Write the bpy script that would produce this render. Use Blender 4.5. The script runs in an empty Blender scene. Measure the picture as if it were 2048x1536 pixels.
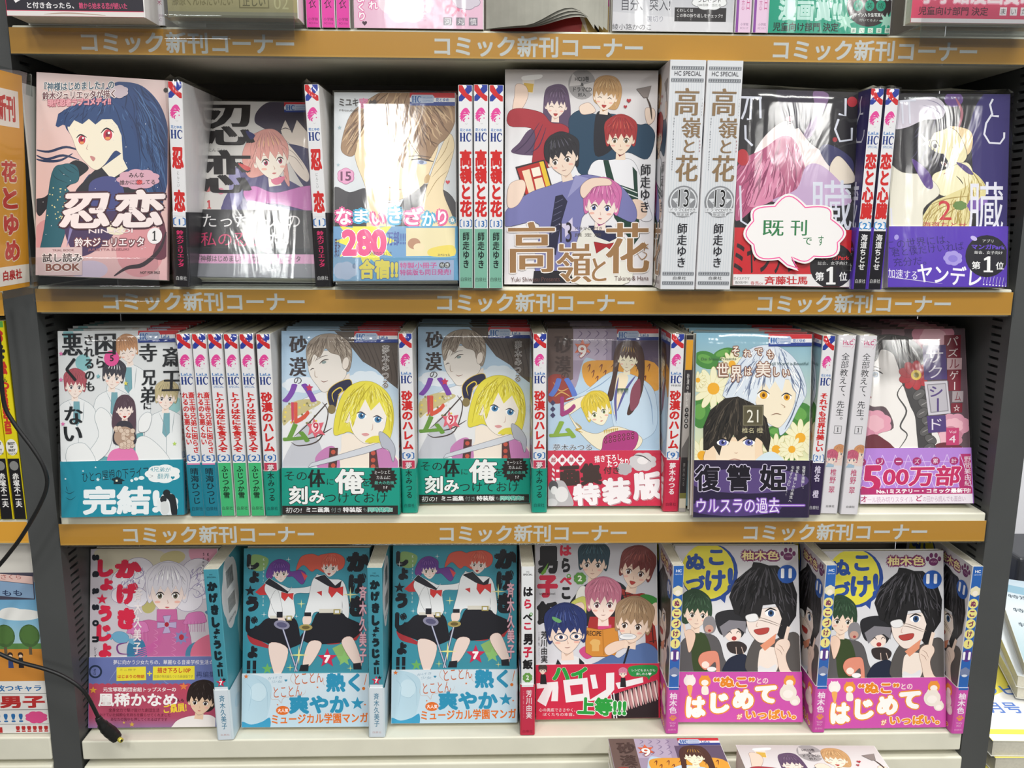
import bpy, math, random
import numpy as np
from mathutils import Matrix, Vector
from mathutils.geometry import tessellate_polygon

# ------------------------------------------------------------------ camera, light, exposure
# x, y, z, length x, length y, power of each ceiling fixture or added fill lamp
LAMPS = [(-.36, -1.85, 1.35, .22, .60, 20), (-.87, -1.53, 1.35, .20, .40, 9), (1.95, -3.35, 1.35, .50, .80, 50), (.60, -1.00, 1.35, 1.20, .25, 26), (-1.7, -3.0, 1.35, .30, 1.2, 20), (-.1, -4.2, 1.35, 1.6, .4, 56), (1.35, -.05, 1.35, .3, .6, 24)]  # last pair are added fills: far front of the aisle, wall at right

SC = bpy.context.scene
COL = SC.collection
CAM = (-0.03985, -0.78236, 0.00104, 0.19145, 0.0277, -0.00597, 1700.0)
def cam_axes():
    th, ps, ro = CAM[3:6]
    f = np.array([math.sin(ps)*math.cos(th), math.cos(ps)*math.cos(th), -math.sin(th)])
    r = np.array([math.cos(ps), -math.sin(ps), 0.]); d = np.cross(f, r)
    c, s = math.cos(ro), math.sin(ro)
    return c*r+s*d, -s*r+c*d, f
def make_camera():
    r, d, f = cam_axes()
    cd = bpy.data.cameras.new('camera'); cd.sensor_width = 36; cd.lens = 36*CAM[6]/2048
    cd.clip_start = .01; cd.clip_end = 50
    o = bpy.data.objects.new('camera', cd); COL.objects.link(o)
    m = Matrix(((r[0], -d[0], -f[0], CAM[0]), (r[1], -d[1], -f[1], CAM[1]), (r[2], -d[2], -f[2], CAM[2]), (0, 0, 0, 1)))
    o.matrix_world = m
    SC.camera = o
make_camera()
SC.view_settings.view_transform = 'Standard'; SC.view_settings.look = 'None'
SC.view_settings.exposure = 0.0; SC.view_settings.gamma = 1.0
SC.view_settings.use_curve_mapping = False
w_ = bpy.data.worlds.new('World'); SC.world = w_; w_.use_nodes = True
w_.node_tree.nodes['Background'].inputs[0].default_value = (.95, .97, 1, 1)
w_.node_tree.nodes['Background'].inputs[1].default_value = .15
def area(name, loc, size, power, target, col=(1, .985, .95)):
    l = bpy.data.lights.new(name, 'AREA'); l.shape = 'RECTANGLE'; l.size, l.size_y = size; l.energy = power; l.color = col
    o = bpy.data.objects.new(name, l); COL.objects.link(o); o.location = loc
    o.rotation_euler = (Vector(target)-Vector(loc)).to_track_quat('-Z', 'Y').to_euler()
    return o
# ceiling fluorescents of the aisle, plus added front and right-wall fills, all shining down
for lx, ly, lz, sx, sy, pw in LAMPS:
    area('ceiling_or_fill_lamp', (lx, ly, lz), (sx, sy), pw, (lx, ly+.0001, lz-1))

# ------------------------------------------------------------------ small helpers
def s2l(c):
    return c/12.92 if c <= .04045 else ((c+.055)/1.055)**2.4
def hexc(h):
    if not isinstance(h, str): return h
    h = h.lstrip('#')
    if len(h) == 3: h = ''.join(x*2 for x in h)
    return tuple(s2l(int(h[i:i+2], 16)/255) for i in (0, 2, 4))
MATS = {}
def mat(name, color=None, rough=.5, metal=0, coat=0, coatr=.05, spec=.5, noise=0, nscale=30, bump=0, bscale=200, attr=False, wrinkle=0):
    if name in MATS: return MATS[name]
    m = bpy.data.materials.new(name); m.use_nodes = True; nt = m.node_tree; b = nt.nodes['Principled BSDF']
    b.inputs['Roughness'].default_value = rough; b.inputs['Metallic'].default_value = metal
    b.inputs['Coat Weight'].default_value = coat; b.inputs['Coat Roughness'].default_value = coatr
    b.inputs['Specular IOR Level'].default_value = spec
    if attr:
        a = nt.nodes.new('ShaderNodeAttribute'); a.attribute_name = 'Col'
        nt.links.new(a.outputs['Color'], b.inputs['Base Color'])
    else:
        c = hexc(color)
        b.inputs['Base Color'].default_value = (*c, 1)
        if noise:
            tc = nt.nodes.new('ShaderNodeTexCoord'); n = nt.nodes.new('ShaderNodeTexNoise'); n.inputs['Scale'].default_value = nscale; n.inputs['Detail'].default_value = 4
            r = nt.nodes.new('ShaderNodeValToRGB')
            r.color_ramp.elements[0].position = .3; r.color_ramp.elements[1].position = .7
            r.color_ramp.elements[0].color = (*[x*(1-noise) for x in c], 1); r.color_ramp.elements[1].color = (*[min(1, x*(1+noise*.5)) for x in c], 1)
            nt.links.new(tc.outputs['Object'], n.inputs['Vector']); nt.links.new(n.outputs['Fac'], r.inputs['Fac']); nt.links.new(r.outputs['Color'], b.inputs['Base Color'])
    if bump or wrinkle:
        tc = nt.nodes.new('ShaderNodeTexCoord'); n = nt.nodes.new('ShaderNodeTexNoise'); n.inputs['Scale'].default_value = bscale; n.inputs['Detail'].default_value = 5
        bp = nt.nodes.new('ShaderNodeBump'); bp.inputs['Strength'].default_value = bump or wrinkle; bp.inputs['Distance'].default_value = .001
        nt.links.new(tc.outputs['Object'], n.inputs['Vector']); nt.links.new(n.outputs['Fac'], bp.inputs['Height'])
        nt.links.new(bp.outputs['Normal'], b.inputs['Coat Normal' if wrinkle else 'Normal'])
    MATS[name] = m
    return m
def film_mat(name, fac=.1, rough=.04, tint=(1, 1, 1), wr=.5, sc=45, stretch=(1, 1, .35)):
    if name in MATS: return MATS[name]
    m = bpy.data.materials.new(name); m.use_nodes = True; nt = m.node_tree; nt.nodes.clear()
    N = nt.nodes.new; L = nt.links.new
    out = N('ShaderNodeOutputMaterial'); mix = N('ShaderNodeMixShader'); tr = N('ShaderNodeBsdfTransparent'); gl = N('ShaderNodeBsdfGlossy')
    tr.inputs[0].default_value = (*tint, 1); gl.inputs['Roughness'].default_value = rough; gl.inputs[0].default_value = (1, 1, 1, 1)
    fr = N('ShaderNodeLayerWeight'); fr.inputs['Blend'].default_value = .5
    pw = N('ShaderNodeMath'); pw.operation = 'POWER'; pw.inputs[1].default_value = 4.0
    mm = N('ShaderNodeMath'); mm.operation = 'MULTIPLY_ADD'; mm.inputs[1].default_value = .6; mm.inputs[2].default_value = fac
    L(fr.outputs['Facing'], pw.inputs[0]); L(pw.outputs[0], mm.inputs[0]); L(mm.outputs[0], mix.inputs[0]); L(tr.outputs[0], mix.inputs[1]); L(gl.outputs[0], mix.inputs[2]); L(mix.outputs[0], out.inputs[0])
    if wr:
        tc = N('ShaderNodeTexCoord'); mp = N('ShaderNodeMapping'); mp.inputs['Scale'].default_value = stretch
        n = N('ShaderNodeTexNoise'); n.inputs['Scale'].default_value = sc; n.inputs['Detail'].default_value = 3; n.inputs['Distortion'].default_value = 1.2
        n2 = N('ShaderNodeTexVoronoi'); n2.inputs['Scale'].default_value = sc*1.7; n2.feature = 'F1'
        ad = N('ShaderNodeMath'); ad.operation = 'MULTIPLY_ADD'; ad.inputs[1].default_value = .25
        bp = N('ShaderNodeBump'); bp.inputs['Strength'].default_value = wr; bp.inputs['Distance'].default_value = .002
        L(tc.outputs['Object'], mp.inputs[0]); L(mp.outputs[0], n.inputs['Vector']); L(mp.outputs[0], n2.inputs['Vector'])
        L(n2.outputs['Distance'], ad.inputs[0]); L(n.outputs['Fac'], ad.inputs[2]); L(ad.outputs[0], bp.inputs['Height'])
        L(bp.outputs[0], gl.inputs['Normal'])
    MATS[name] = m
    return m
PRINT = mat('printed_paper', attr=True, rough=.42, spec=.4)
BAND = mat('printed_band_paper', attr=True, rough=.35, spec=.4)
PAPER = mat('page_paper', '#d8d4c4', rough=.9, noise=.08, nscale=400)
FILM = film_mat('shrink_film', fac=.04, rough=.13, wr=.42, sc=32)
FILMT = film_mat('taut_shrink_film', fac=.035, rough=.10, wr=.30, sc=30)
CLEAR = film_mat('clear_acrylic', fac=.06, rough=.03, tint=(.93, .945, .95), wr=0)

def link(name, me, parent=None):
    o = bpy.data.objects.new(name, me); COL.objects.link(o)
    if parent is not None: o.parent = parent
    return o
def mesh(name, V, F, m, cols=None):
    me = bpy.data.meshes.new(name); me.from_pydata([tuple(v) for v in V], [], F); me.materials.append(m)
    if cols is not None:
        at = me.attributes.new('Col', 'FLOAT_COLOR', 'POINT')
        a = np.ones((len(V), 4), dtype=np.float32); a[:, :3] = np.array(cols, dtype=np.float32); at.data.foreach_set('color', a.ravel())
    me.update()
    return me
def boxes(name, L, m, parent=None, bevel=0):
    V, F = [], []
    for x0, x1, y0, y1, z0, z1 in L:
        n = len(V)
        V += [(x0, y0, z0), (x1, y0, z0), (x1, y1, z0), (x0, y1, z0), (x0, y0, z1), (x1, y0, z1), (x1, y1, z1), (x0, y1, z1)]
        F += [[n+i for i in f] for f in ((0, 3, 2, 1), (4, 5, 6, 7), (0, 1, 5, 4), (1, 2, 6, 5), (2, 3, 7, 6), (3, 0, 4, 7))]
    o = link(name, mesh(name, V, F, m), parent)
    if bevel:
        b = o.modifiers.new('bevel', 'BEVEL'); b.width = bevel; b.segments = 3; b.limit_method = 'ANGLE'
    return o
def empty(name, M=None, label=None, cat=None, group=None):
    o = bpy.data.objects.new(name, None); COL.objects.link(o); o.empty_display_size = .02
    if M is not None: o.matrix_world = M
    tag(o, label, cat, group); return o
def tag(o, label=None, cat=None, group=None, kind=None):
    for k, v in (('label', label), ('category', cat), ('group', group), ('kind', kind)):
        if v: o[k] = v
    return o
def catmull(p, closed=True, n=5):
    p = [np.array(q, float) for q in p]; m = len(p); out = []
    rng = range(m) if closed else range(m-1)
    for i in rng:
        if closed: a, b, c, d = p[i-1], p[i], p[(i+1) % m], p[(i+2) % m]
        else: a, b, c, d = p[max(i-1, 0)], p[i], p[i+1], p[min(i+2, m-1)]
        for k in range(n):
            t = k/n
            out.append(.5*((2*b)+(c-a)*t+(2*a-5*b+4*c-d)*t*t+(-a+3*b-3*c+d)*t**3))
    if not closed: out.append(p[-1])
    return out
def tess(pts):
    return [list(t) for t in tessellate_polygon([[Vector((float(p[0]), float(p[1]), 0)) for p in pts]])]
GL = {}
def glyph(s, b=0.0):
    k = (s, round(b, 4))
    if s == '1':
        P = [(.12, 0), (.52, 0), (.52, .05), (.39, .05), (.39, .73), (.31, .73), (.13, .62), (.13, .56), (.27, .62), (.27, .05), (.12, .05)]
        return np.array(P, float), tess(P)
    if k in GL: return GL[k]
    c = bpy.data.curves.new('t', 'FONT'); c.body = s; c.resolution_u = 3; c.offset = b
    o = bpy.data.objects.new('t', c); COL.objects.link(o)
    dg = bpy.context.evaluated_depsgraph_get(); e = o.evaluated_get(dg); me = e.to_mesh(); me.calc_loop_triangles()
    V = np.array([v.co[:2] for v in me.vertices], float).reshape(-1, 2); T = [list(t.vertices) for t in me.loop_triangles]
    e.to_mesh_clear(); bpy.data.objects.remove(o); bpy.data.curves.remove(c)
    GL[k] = (V, T); return GL[k]

# ------------------------------------------------------------------ flat print: words and pictures as thin inked shapes on a surface
class Art:
    """A sheet of print. Shapes are given in the sheet's own drawing units (the quad q holds its corners TL TR BR BL)."""
    def __init__(s, q, asp, bg='#fff', bandv=None):
        s.asp = asp  # width/height
        src = np.array(q, float); dst = [(0, 0), (1, 0), (1, 1), (0, 1)]
        A = []; B = []
        for (x, y), (u, v) in zip(src, dst):
            A.append([x, y, 1, 0, 0, 0, -u*x, -u*y]); B.append(u); A.append([0, 0, 0, x, y, 1, -v*x, -v*y]); B.append(v)
        h = np.linalg.solve(np.array(A), np.array(B)); s.Hm = np.append(h, 1).reshape(3, 3)
        s.items = []; s.bandv = bandv; s.mode = 'cover'; s.layer = 0; s.bg = bg
    def uv(s, P):
        P = np.asarray(P, float).reshape(-1, 2); q = np.c_[P, np.ones(len(P))]@s.Hm.T
        return q[:, :2]/q[:, 2:]
    def add(s, P, T, col, cols=None, same=False):
        if not same: s.layer += 1
        s.items.append((s.mode, s.layer, s.uv(P), T, cols if cols is not None else hexc(col)))
    def P(s, col, pts, sm=0, ol=None, ow=2):
        if sm: pts = catmull(pts, True, 5)
        if ol:
            s.L(ol, ow*2, list(pts)+[pts[0]], sm=0, taper=0)
        s.add(pts, tess(pts), col)
    def R(s, col, x0, y0, x1, y1): s.P(col, [(x0, y0), (x1, y0), (x1, y1), (x0, y1)])
    def grad(s, x0, y0, x1, y1, stops, n=14):
        stops = [(t, np.array(hexc(c))) for t, c in stops]; V = []; C = []; T = []
        for i in range(n+1):
            t = i/n
            for (a, ca), (b, cb) in zip(stops, stops[1:]):
                if a <= t <= b+1e-9: c = ca+(cb-ca)*((t-a)/max(b-a, 1e-9)); break
            V += [(x0, y0+(y1-y0)*t), (x1, y0+(y1-y0)*t)]; C += [c, c]
            if i: k = 2*i; T += [[k-2, k-1, k+1], [k-2, k+1, k]]
        s.add(V, T, None, cols=np.array(C))
    def E(s, col, cx, cy, rx, ry=None, rot=0, n=24, ol=None, ow=2):
        ry = ry or rx; r = math.radians(rot); f = lambda a, b: [(cx+a*math.cos(t)*math.cos(r)-b*math.sin(t)*math.sin(r), cy+a*math.cos(t)*math.sin(r)+b*math.sin(t)*math.cos(r)) for t in [2*math.pi*i/n for i in range(n)]]
        if ol: s.P(ol, f(rx+ow, ry+ow))
        s.P(col, f(rx, ry))
    def L(s, col, w, pts, sm=1, taper=1, n=5):
        if sm: pts = catmull(pts, False, n)
        pts = [np.array(p, float) for p in pts]; V = []; T = []; m = len(pts)
        for i, p in enumerate(pts):
            d = pts[min(i+1, m-1)]-pts[max(i-1, 0)]; d = d/(np.hypot(*d)+1e-9); nn = np.array([-d[1], d[0]])
            ww = w/2*(1 if not taper else max(.12, math.sin(math.pi*(.08+.84*i/max(m-1, 1)))))
            V += [p+nn*ww, p-nn*ww]
            if i: k = 2*i; T += [[k-2, k-1, k+1], [k-2, k+1, k]]
        s.add(V, T, col)
    def star(s, col, cx, cy, r, k=5, inner=.42, rot=-90):
        s.P(col, [(cx+(r if i % 2 == 0 else r*inner)*math.cos(math.radians(rot+i*180/k)), cy+(r if i % 2 == 0 else r*inner)*math.sin(math.radians(rot+i*180/k))) for i in range(2*k)])
    def cloud(s, col, cx, cy, rx, ry, k=9, ol=None, ow=3):
        pts = []
        for i in range(k):
            for j in range(6):
                t = 2*math.pi*(i+j/6)/k; q = 1+.13*math.sin(math.pi*j/6)
                pts.append((cx+rx*q*math.cos(t), cy+ry*q*math.sin(t)))
        s.P(col, pts, ol=ol, ow=ow)
    def heart(s, col, cx, cy, r):
        s.P(col, [(cx+r*16*math.sin(t)**3/16, cy-r*(13*math.cos(t)-5*math.cos(2*t)-2*math.cos(3*t)-math.cos(4*t))/16) for t in [2*math.pi*i/20 for i in range(20)]])
    def paw(s, col, cx, cy, r):
        s.E(col, cx, cy+r*.25, r*.6, r*.5)
        for dx, dy in ((-.75, -.15), (-.3, -.6), (.3, -.6), (.75, -.15)): s.E(col, cx+dx*r, cy+dy*r, r*.23, r*.32)
    def _text(s, V, T, col, ol, ow, bx=0, by=0):
        if ol:
            for i in range(8):
                a = i*math.pi/4; s.layer += .35; s.add(V+np.array([math.cos(a)*(ow+bx), math.sin(a)*(ow+by)]), T, ol, same=True)
        s.layer += .6
        if bx > 0 and by == 0:
            for q_ in (-1, 1): s.layer += .35; s.add(V+np.array([q_*bx, 0]), T, col, same=True)
        elif bx > 0:
            big = max(bx, by) > 3
            for i in range(8 if big else 4):
                a = (i+.5)*math.pi/(4 if big else 2); s.layer += .35; s.add(V+np.array([math.cos(a)*bx*1.1, math.sin(a)*by*1.1]), T, col, same=True)
        s.layer += .35; s.add(V, T, col, same=True)
    def T(s, txt, x0, y0, x1, y1, col, b=.02, ol=None, ow=4, rot=0, sk=0):
        V, T = glyph(txt)
        if not len(V): return
        mn, mx = V.min(0), V.max(0); U = (V-mn)/(mx-mn+1e-9); bx = by = 0
        if b < -.001:
            b = -b; bx = b*(x1-x0)/(mx-mn+2*b)[0]; by = 0; x0, x1 = x0+bx, x1-bx
        elif b >= .015:
            bx = b*(x1-x0)/(mx-mn+2*b)[0]; by = b*(y1-y0)/(mx-mn+2*b)[1]; x0, x1, y0, y1 = x0+bx, x1-bx, y0+by, y1-by
        X = x0+U[:, 0]*(x1-x0); Y = y1-U[:, 1]*(y1-y0); X = X+(y1-Y)*sk
        if rot:
            c, q = math.cos(math.radians(rot)), math.sin(math.radians(rot)); cx, cy = (x0+x1)/2, (y0+y1)/2
            X, Y = cx+(X-cx)*c-(Y-cy)*q, cy+(X-cx)*q+(Y-cy)*c
        s._text(np.c_[X, Y], T, col, ol, ow, bx, by)
    def V(s, txt, xt, y0, xb, y1, w, col, b=.02, ol=None, ow=4, hk=1.0):
        """Upright Japanese line running down from (xt,y0) to (xb,y1); w is a character's width."""
        n = len(txt)
        for i, ch in enumerate(txt):
            if ch == ' ': continue
            V, T = glyph(ch)
            if not len(V): continue
            t = (i+.5)/n; cx = xt+(xb-xt)*t; cy = y0+(y1-y0)*t; ch_h = (y1-y0)/n*hk
            if ch in 'ー―〜…‥-' : A = np.c_[(V[:, 1]-.38)*-1, V[:, 0]-.5]; X = cx-A[:, 0]*w; Y = cy+A[:, 1]*ch_h
            else:
                gx = (V[:, 0].min()+V[:, 0].max())/2 if ch.isascii() else .5
                ox, oy = (.55, .5) if ch in '、。' else (0, 0)
                X = cx+(V[:, 0]-gx+ox)*w; Y = cy-(V[:, 1]-.38+oy)*ch_h
            s._text(np.c_[X, Y], T, col, ol, ow, (b*w if b >= .015 else abs(b)*w if b < -.001 else 0), b*ch_h if b >= .015 else 0)
    def band(s, col, v=None):
        s.mode = 'band'; s.layer = 0; s.bandcol = hexc(col)
    def mixc(s, a, b, t):
        A, B = (np.array([int(x[i:i+2], 16) for i in (1, 3, 5)]) for x in ([('#'+''.join(k*2 for k in q[1:]) if len(q) == 4 else q) for q in (a, b)]))
        return '#%02x%02x%02x' % tuple(int(v) for v in A*(1-t)+B*t)
    # --- a generic drawn face with hair, no particular person or character
    def head(s, cx, cy, w, skin='#f3e6d6', hair='#333', rot=0, look=0, eye='#445', hp=None, mouth=None, bang=1, closed=0, hl=None, dk=None, back=1, neck=1, seed=1, line='#4a3a3a'):
        r = math.radians(rot); c, q = math.cos(r), math.sin(r)
        f = lambda pts: [(cx+w*(x*c-y*q), cy+w*(x*q+y*c)) for x, y in pts]
        rnd = random.Random(seed); lw = max(1.2, w*.014)
        if hp: s.P(hair, hp, 1, ol=line, ow=lw*.6); s.hair(hp, (sum(q_[0] for q_ in hp)/len(hp), min(q_[1] for q_ in hp)), s.mixc(hair, '#000000', .24), s.mixc(hair, '#ffffff', .22), 34, w*.02, seed+3)
        elif back: s.P(hair, f([(-.64, -.1), (-.62, -.7), (0, -1.02), (.62, -.7), (.64, -.1), (.55, .3), (.3, .1), (-.3, .1), (-.55, .3)]), 1, ol=line, ow=lw*.6)
        if neck:
            s.P(skin, f([(-.17, .3), (.17, .3), (.2, .85), (-.2, .85)])); s.P(dk or '#d9b9a4', f([(-.17, .5), (.17, .42), (.16, .6), (-.05, .72)]))
        s.E(skin, *f([(-.5, .08)])[0], w*.07, w*.12); s.E(skin, *f([(.5, .08)])[0], w*.07, w*.12)
        s.P(skin, f([(-.5, -.3), (-.47, .12), (-.31, .42), (0, .64), (.31, .42), (.47, .12), (.5, -.3), (.3, -.6), (-.3, -.6)]), 1, ol=line, ow=lw*.5)
        s.E('#f0b8a8', *f([(-.3+look*.1, .27)])[0], w*.09, w*.04); s.E('#f0b8a8', *f([(.3+look*.1, .27)])[0], w*.09, w*.04)
        for sx in (-1, 1):
            ex = sx*.235+look*.13; k = 1-.25*(look*sx > 0)*abs(look)
            if closed: s.L('#2a2224', w*.035, f([(ex-.11, .09), (ex, .03), (ex+.11, .09)]))
            else:
                s.E('#fbfbfb', *f([(ex, .08)])[0], w*.105*k, w*.085, rot); s.E(eye, *f([(ex+look*.02, .08)])[0], w*.07*k, w*.088, rot)
                s.E('#1c1820', *f([(ex+look*.02, .07)])[0], w*.034, w*.05, rot); s.E('#fff', *f([(ex+look*.02-.025, .035)])[0], w*.02)
                s.L('#2a2224', w*.04, f([(ex-.125*k, .06), (ex-.04, -.025), (ex+.06, -.02), (ex+.13*k, .05)]))
            s.L(hair, w*.02, f([(ex-.12, -.12-.02*(sx < 0)), (ex, -.155), (ex+.12, -.12-.02*(sx > 0))]))
        s.L('#b98a78', w*.018, f([(look*.14-.01, .2), (look*.16+.02, .3), (look*.12, .32)]))
        if mouth == 'open': s.P('#b5403c', f([(look*.1-.11, .41), (look*.1, .395), (look*.1+.11, .41), (look*.1+.03, .52), (look*.1-.04, .52)]), 1, ol='#5a2a28', ow=lw*.4)
        elif mouth == 'lips': s.P('#c9706c', f([(look*.1-.07, .44), (look*.1-.02, .42), (look*.1+.07, .44), (look*.1, .475)]), 1)
        else: s.L('#8a4a44', w*.02, f([(look*.1-.09, .43), (look*.1, .445), (look*.1+.09, .425)]))
        if bang:
            top = [tuple(p) for p in catmull([(-.53, .1), (-.6, -.4), (-.34, -.86), (0, -.97), (.34, -.86), (.6, -.4), (.53, .1)], False, 4)]
            zz = [(.45, -.22), (.37, -.02), (.27, -.22), (.14, -.03), (.03, -.25), (-.1, -.01), (-.22, -.23), (-.33, -.01), (-.44, -.22)]
            zz = [(x+rnd.uniform(-.03, .03), y+rnd.uniform(-.04, .04)) for x, y in zz]
            pts = f(top+zz); s.L(line, lw, pts+[pts[0]], 0, 0); s.P(hair, pts)
            for i in range(7):
                x = -.42+.14*i; s.L(dk and line or line, lw*.9, f([(x*.4, -.88), (x*.9, -.55), (x*1.05, -.24)]))
            if hl:
                for i in range(5):
                    x = -.3+.15*i; s.L(hl, w*.035, f([(x*.75, -.72), (x*1.02, -.52), (x*1.08, -.42)]))
            hd = s.mixc(hair, '#000000', .24); hl2 = s.mixc(hair, '#ffffff', .22)
            s.hair(pts, f([(0, -.95)])[0], hd, hl2, 26, w*.018, seed)
    def strands(s, col, w, lines):
        for l in lines: s.L(col, w, l)
    def hair(s, poly, crown, dark, light, n=40, w=4, seed=1, curl=.15):
        """pen and wash strokes that run from a crown point outward, kept inside an outline"""
        rnd = random.Random(seed); poly = [tuple(p) for p in catmull(poly, True, 4)]; xs = [p[0] for p in poly]; ys = [p[1] for p in poly]
        def inside(x, y):
            c = False; j = len(poly)-1
            for i in range(len(poly)):
                (xi, yi), (xj, yj) = poly[i], poly[j]
                if (yi > y) != (yj > y) and x < (xj-xi)*(y-yi)/(yj-yi+1e-9)+xi: c = not c
                j = i
            return c
        H = max(ys)-min(ys); k = 0; tries = 0
        while k < n and tries < n*12:
            tries += 1; x, y = rnd.uniform(min(xs), max(xs)), rnd.uniform(min(ys), max(ys))
            if not inside(x, y): continue
            dx, dy = x-crown[0], y-crown[1]+H*.10; L = math.hypot(dx, dy)+1e-6; ln = H*rnd.uniform(.08, .26)
            dx, dy = dx/L, dy/L; dy = dy*.7+.45; c = rnd.uniform(-1, 1)*curl*ln
            x1, y1 = x+dx*ln, y+dy*ln; xm, ym = (x+x1)/2-dy*c, (y+y1)/2+dx*c
            if inside(x1, y1) and inside(xm, ym):
                s.layer -= .75; s.L(dark if rnd.random() < .62 else light, w*rnd.uniform(.5, 1.3), [(x, y), (xm, ym), (x1, y1)], n=3); k += 1
    def spark(s, col, cx, cy, r):
        s.star(col, cx, cy, r, 4, .13, 0)

def clip_tri(P, C, u0, v0, u1, v1):
    poly = [(*p, *c) for p, c in zip(P, C)]
    for ax, lim, sg in ((0, u0, 1), (0, u1, -1), (1, v0, 1), (1, v1, -1)):
        out = []
        for i in range(len(poly)):
            a, b = poly[i-1], poly[i]; da, db = sg*(a[ax]-lim), sg*(b[ax]-lim)
            if (da >= 0) != (db >= 0):
                t = da/(da-db); out.append(tuple(x+(y-x)*t for x, y in zip(a, b)))
            if db >= 0: out.append(b)
        poly = out
        if len(poly) < 3: return []
    return poly
class MB:
    def __init__(s): s.V = []; s.F = []; s.C = []
    def face(s, pts, col):
        n = len(s.V); s.V += [tuple(p) for p in pts]; s.F.append(list(range(n, n+len(pts)))); s.C += [hexc(col)]*len(pts)
    def art(s, a, mode, O, U, V, N, base=3e-5, dz=2.5e-6, rect=(0, 0, 1, 1)):
        O, U, V, N = (np.array(k, float) for k in (O, U, V, N)); u0, v0, u1, v1 = rect
        def pos(uv, lay): return O+uv[:, :1]*U+uv[:, 1:2]*V+N*(base+lay*dz)
        for md, lay, uv, T, col in a.items:
            if md != mode: continue
            C = col if isinstance(col, np.ndarray) else np.tile(np.array(col), (len(uv), 1))
            inside = (uv[:, 0] >= u0) & (uv[:, 0] <= u1) & (uv[:, 1] >= v0) & (uv[:, 1] <= v1)
            n = len(s.V); s.V += [tuple(p) for p in pos(uv, lay)]; s.C += [tuple(c) for c in C]
            for t in T:
                if inside[t].all(): s.F.append([n+k for k in t]); continue
                pl = clip_tri(uv[t], C[t], u0, v0, u1, v1)
                if len(pl) >= 3:
                    arr = np.array(pl); m = len(s.V); s.V += [tuple(p) for p in pos(arr[:, :2], lay)]; s.C += [tuple(c) for c in arr[:, 2:5]]; s.F.append(list(range(m, m+len(pl))))
    def build(s, name, m): return mesh(name, s.V, s.F, m, s.C)
# ------------------------------------------------------------------ printed designs
def rectq(w, h): return [(0, 0), (w, 0), (w, h), (0, h)]
def HC(a, x0, y0, x1, y1, col):
    w = x1-x0; h = y1-y0
    for x in (x0, x0+w*.3): a.R(col, x, y0, x+w*.15, y1); a.R(col, x-w*.03, y0, x+w*.18, y0+h*.06); a.R(col, x-w*.03, y1-h*.06, x+w*.18, y1)
    a.R(col, x0, y0+h*.47, x0+w*.4, y0+h*.54)
    cx = x0+w*.8; pts = [(cx+w*.2*math.cos(t), y0+h/2-h*.47*math.sin(t)) for t in [.6+(2*math.pi-1.2)*i/14 for i in range(15)]]
    a.L(col, w*.13, pts, 0, 1); a.R(col, cx+w*.14, y0+h*.05, cx+w*.2, y0+h*.3)
def ribbon(a, w, h):
    a.P('#2b3f9e', [(w, h*.0), (w, h*.30), (w*.25, h), (0, h), (0, h*.78), (w*.6, h*.12), (w*.55, 0)])
    a.P('#d02a2e', [(0, 0), (w*.28, 0), (w*.6, h*.5), (w, h*.72), (w, h), (w*.8, h), (w*.3, h*.62), (0, h*.3)])
def logo(a, cx, cy, r, col='#e8489e'):
    for i, (x0, y0, xm, ym, x1, y1, k) in enumerate([(-.7, -.55, .1, -1.05, .75, -.35, .30), (-.95, -.15, -.1, -.75, .62, -.05, .26), (-1., .25, -.35, -.3, .45, -.25, .24), (-.9, .6, -.55, .15, .2, -.05, .22), (-.6, .95, -.6, .5, -.1, .15, .22), (-.15, 1.05, -.35, .75, .0, .45, .2)]):
        a.L(col, r*k*1.35, [(cx+x0*r, cy+y0*r), (cx+xm*r, cy+ym*r), (cx+x1*r, cy+y1*r)])
    a.E(col, cx+r*.55, cy+r*.45, r*.11); a.L('#c9c9c9', r*.08, [(cx-r*.1, cy+r*1.3), (cx+r*.15, cy+r*1.4), (cx+r*.4, cy+r*1.28)])
def hc_spine(title, sub, vol, author, low, acol='#222', tcol='#d52b2b', low2=None, special=None, asp=.0739, tlines=None, pub='#333', split=.70, vcol='#2a6fb8', ty=(.31, .64), aw=50, tw=72):
    a = Art(rectq(100, 1350), asp, '#eeeef0'); H = 1350
    a.R('#eeeef0', 0, 0, 100, H); ribbon(a, 100, .078*H); logo(a, 50, .145*H, 40)
    a.T(sub, 22 if len(sub) > 4 else 12, .207*H, 88, .222*H, '#3a7cc0', .03)
    HC(a, 12, .228*H, 90, .27*H, '#1f3a86')
    if special: a.T(special, 16, .276*H, 88, .288*H, '#3a7cc0' if special == 'SPECIAL' else '#333', .01)
    if tlines:
        for i, (t, y0, y1) in enumerate(tlines): a.V(t, [72, 28][i], y0*H, [72, 28][i], y1*H, 44, tcol, .035)
    else: a.V(title, 50, ty[0]*H, 50, ty[1]*H, tw, tcol, .045)
    a.T('(%s)' % vol if False else '〔%s〕' % vol, 6, .652*H, 94, .693*H, vcol, .02)
    a.R(low, 0, split*H, 100, H)
    if low2: a.R(low2, 0, (split+.035)*H, 100, H)
    a.V(author, 50, .715*H, 50, .90*H, aw, acol, .03)
    a.T('白泉社', 12, .945*H, 88, .966*H, pub, .01)
    return a
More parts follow.
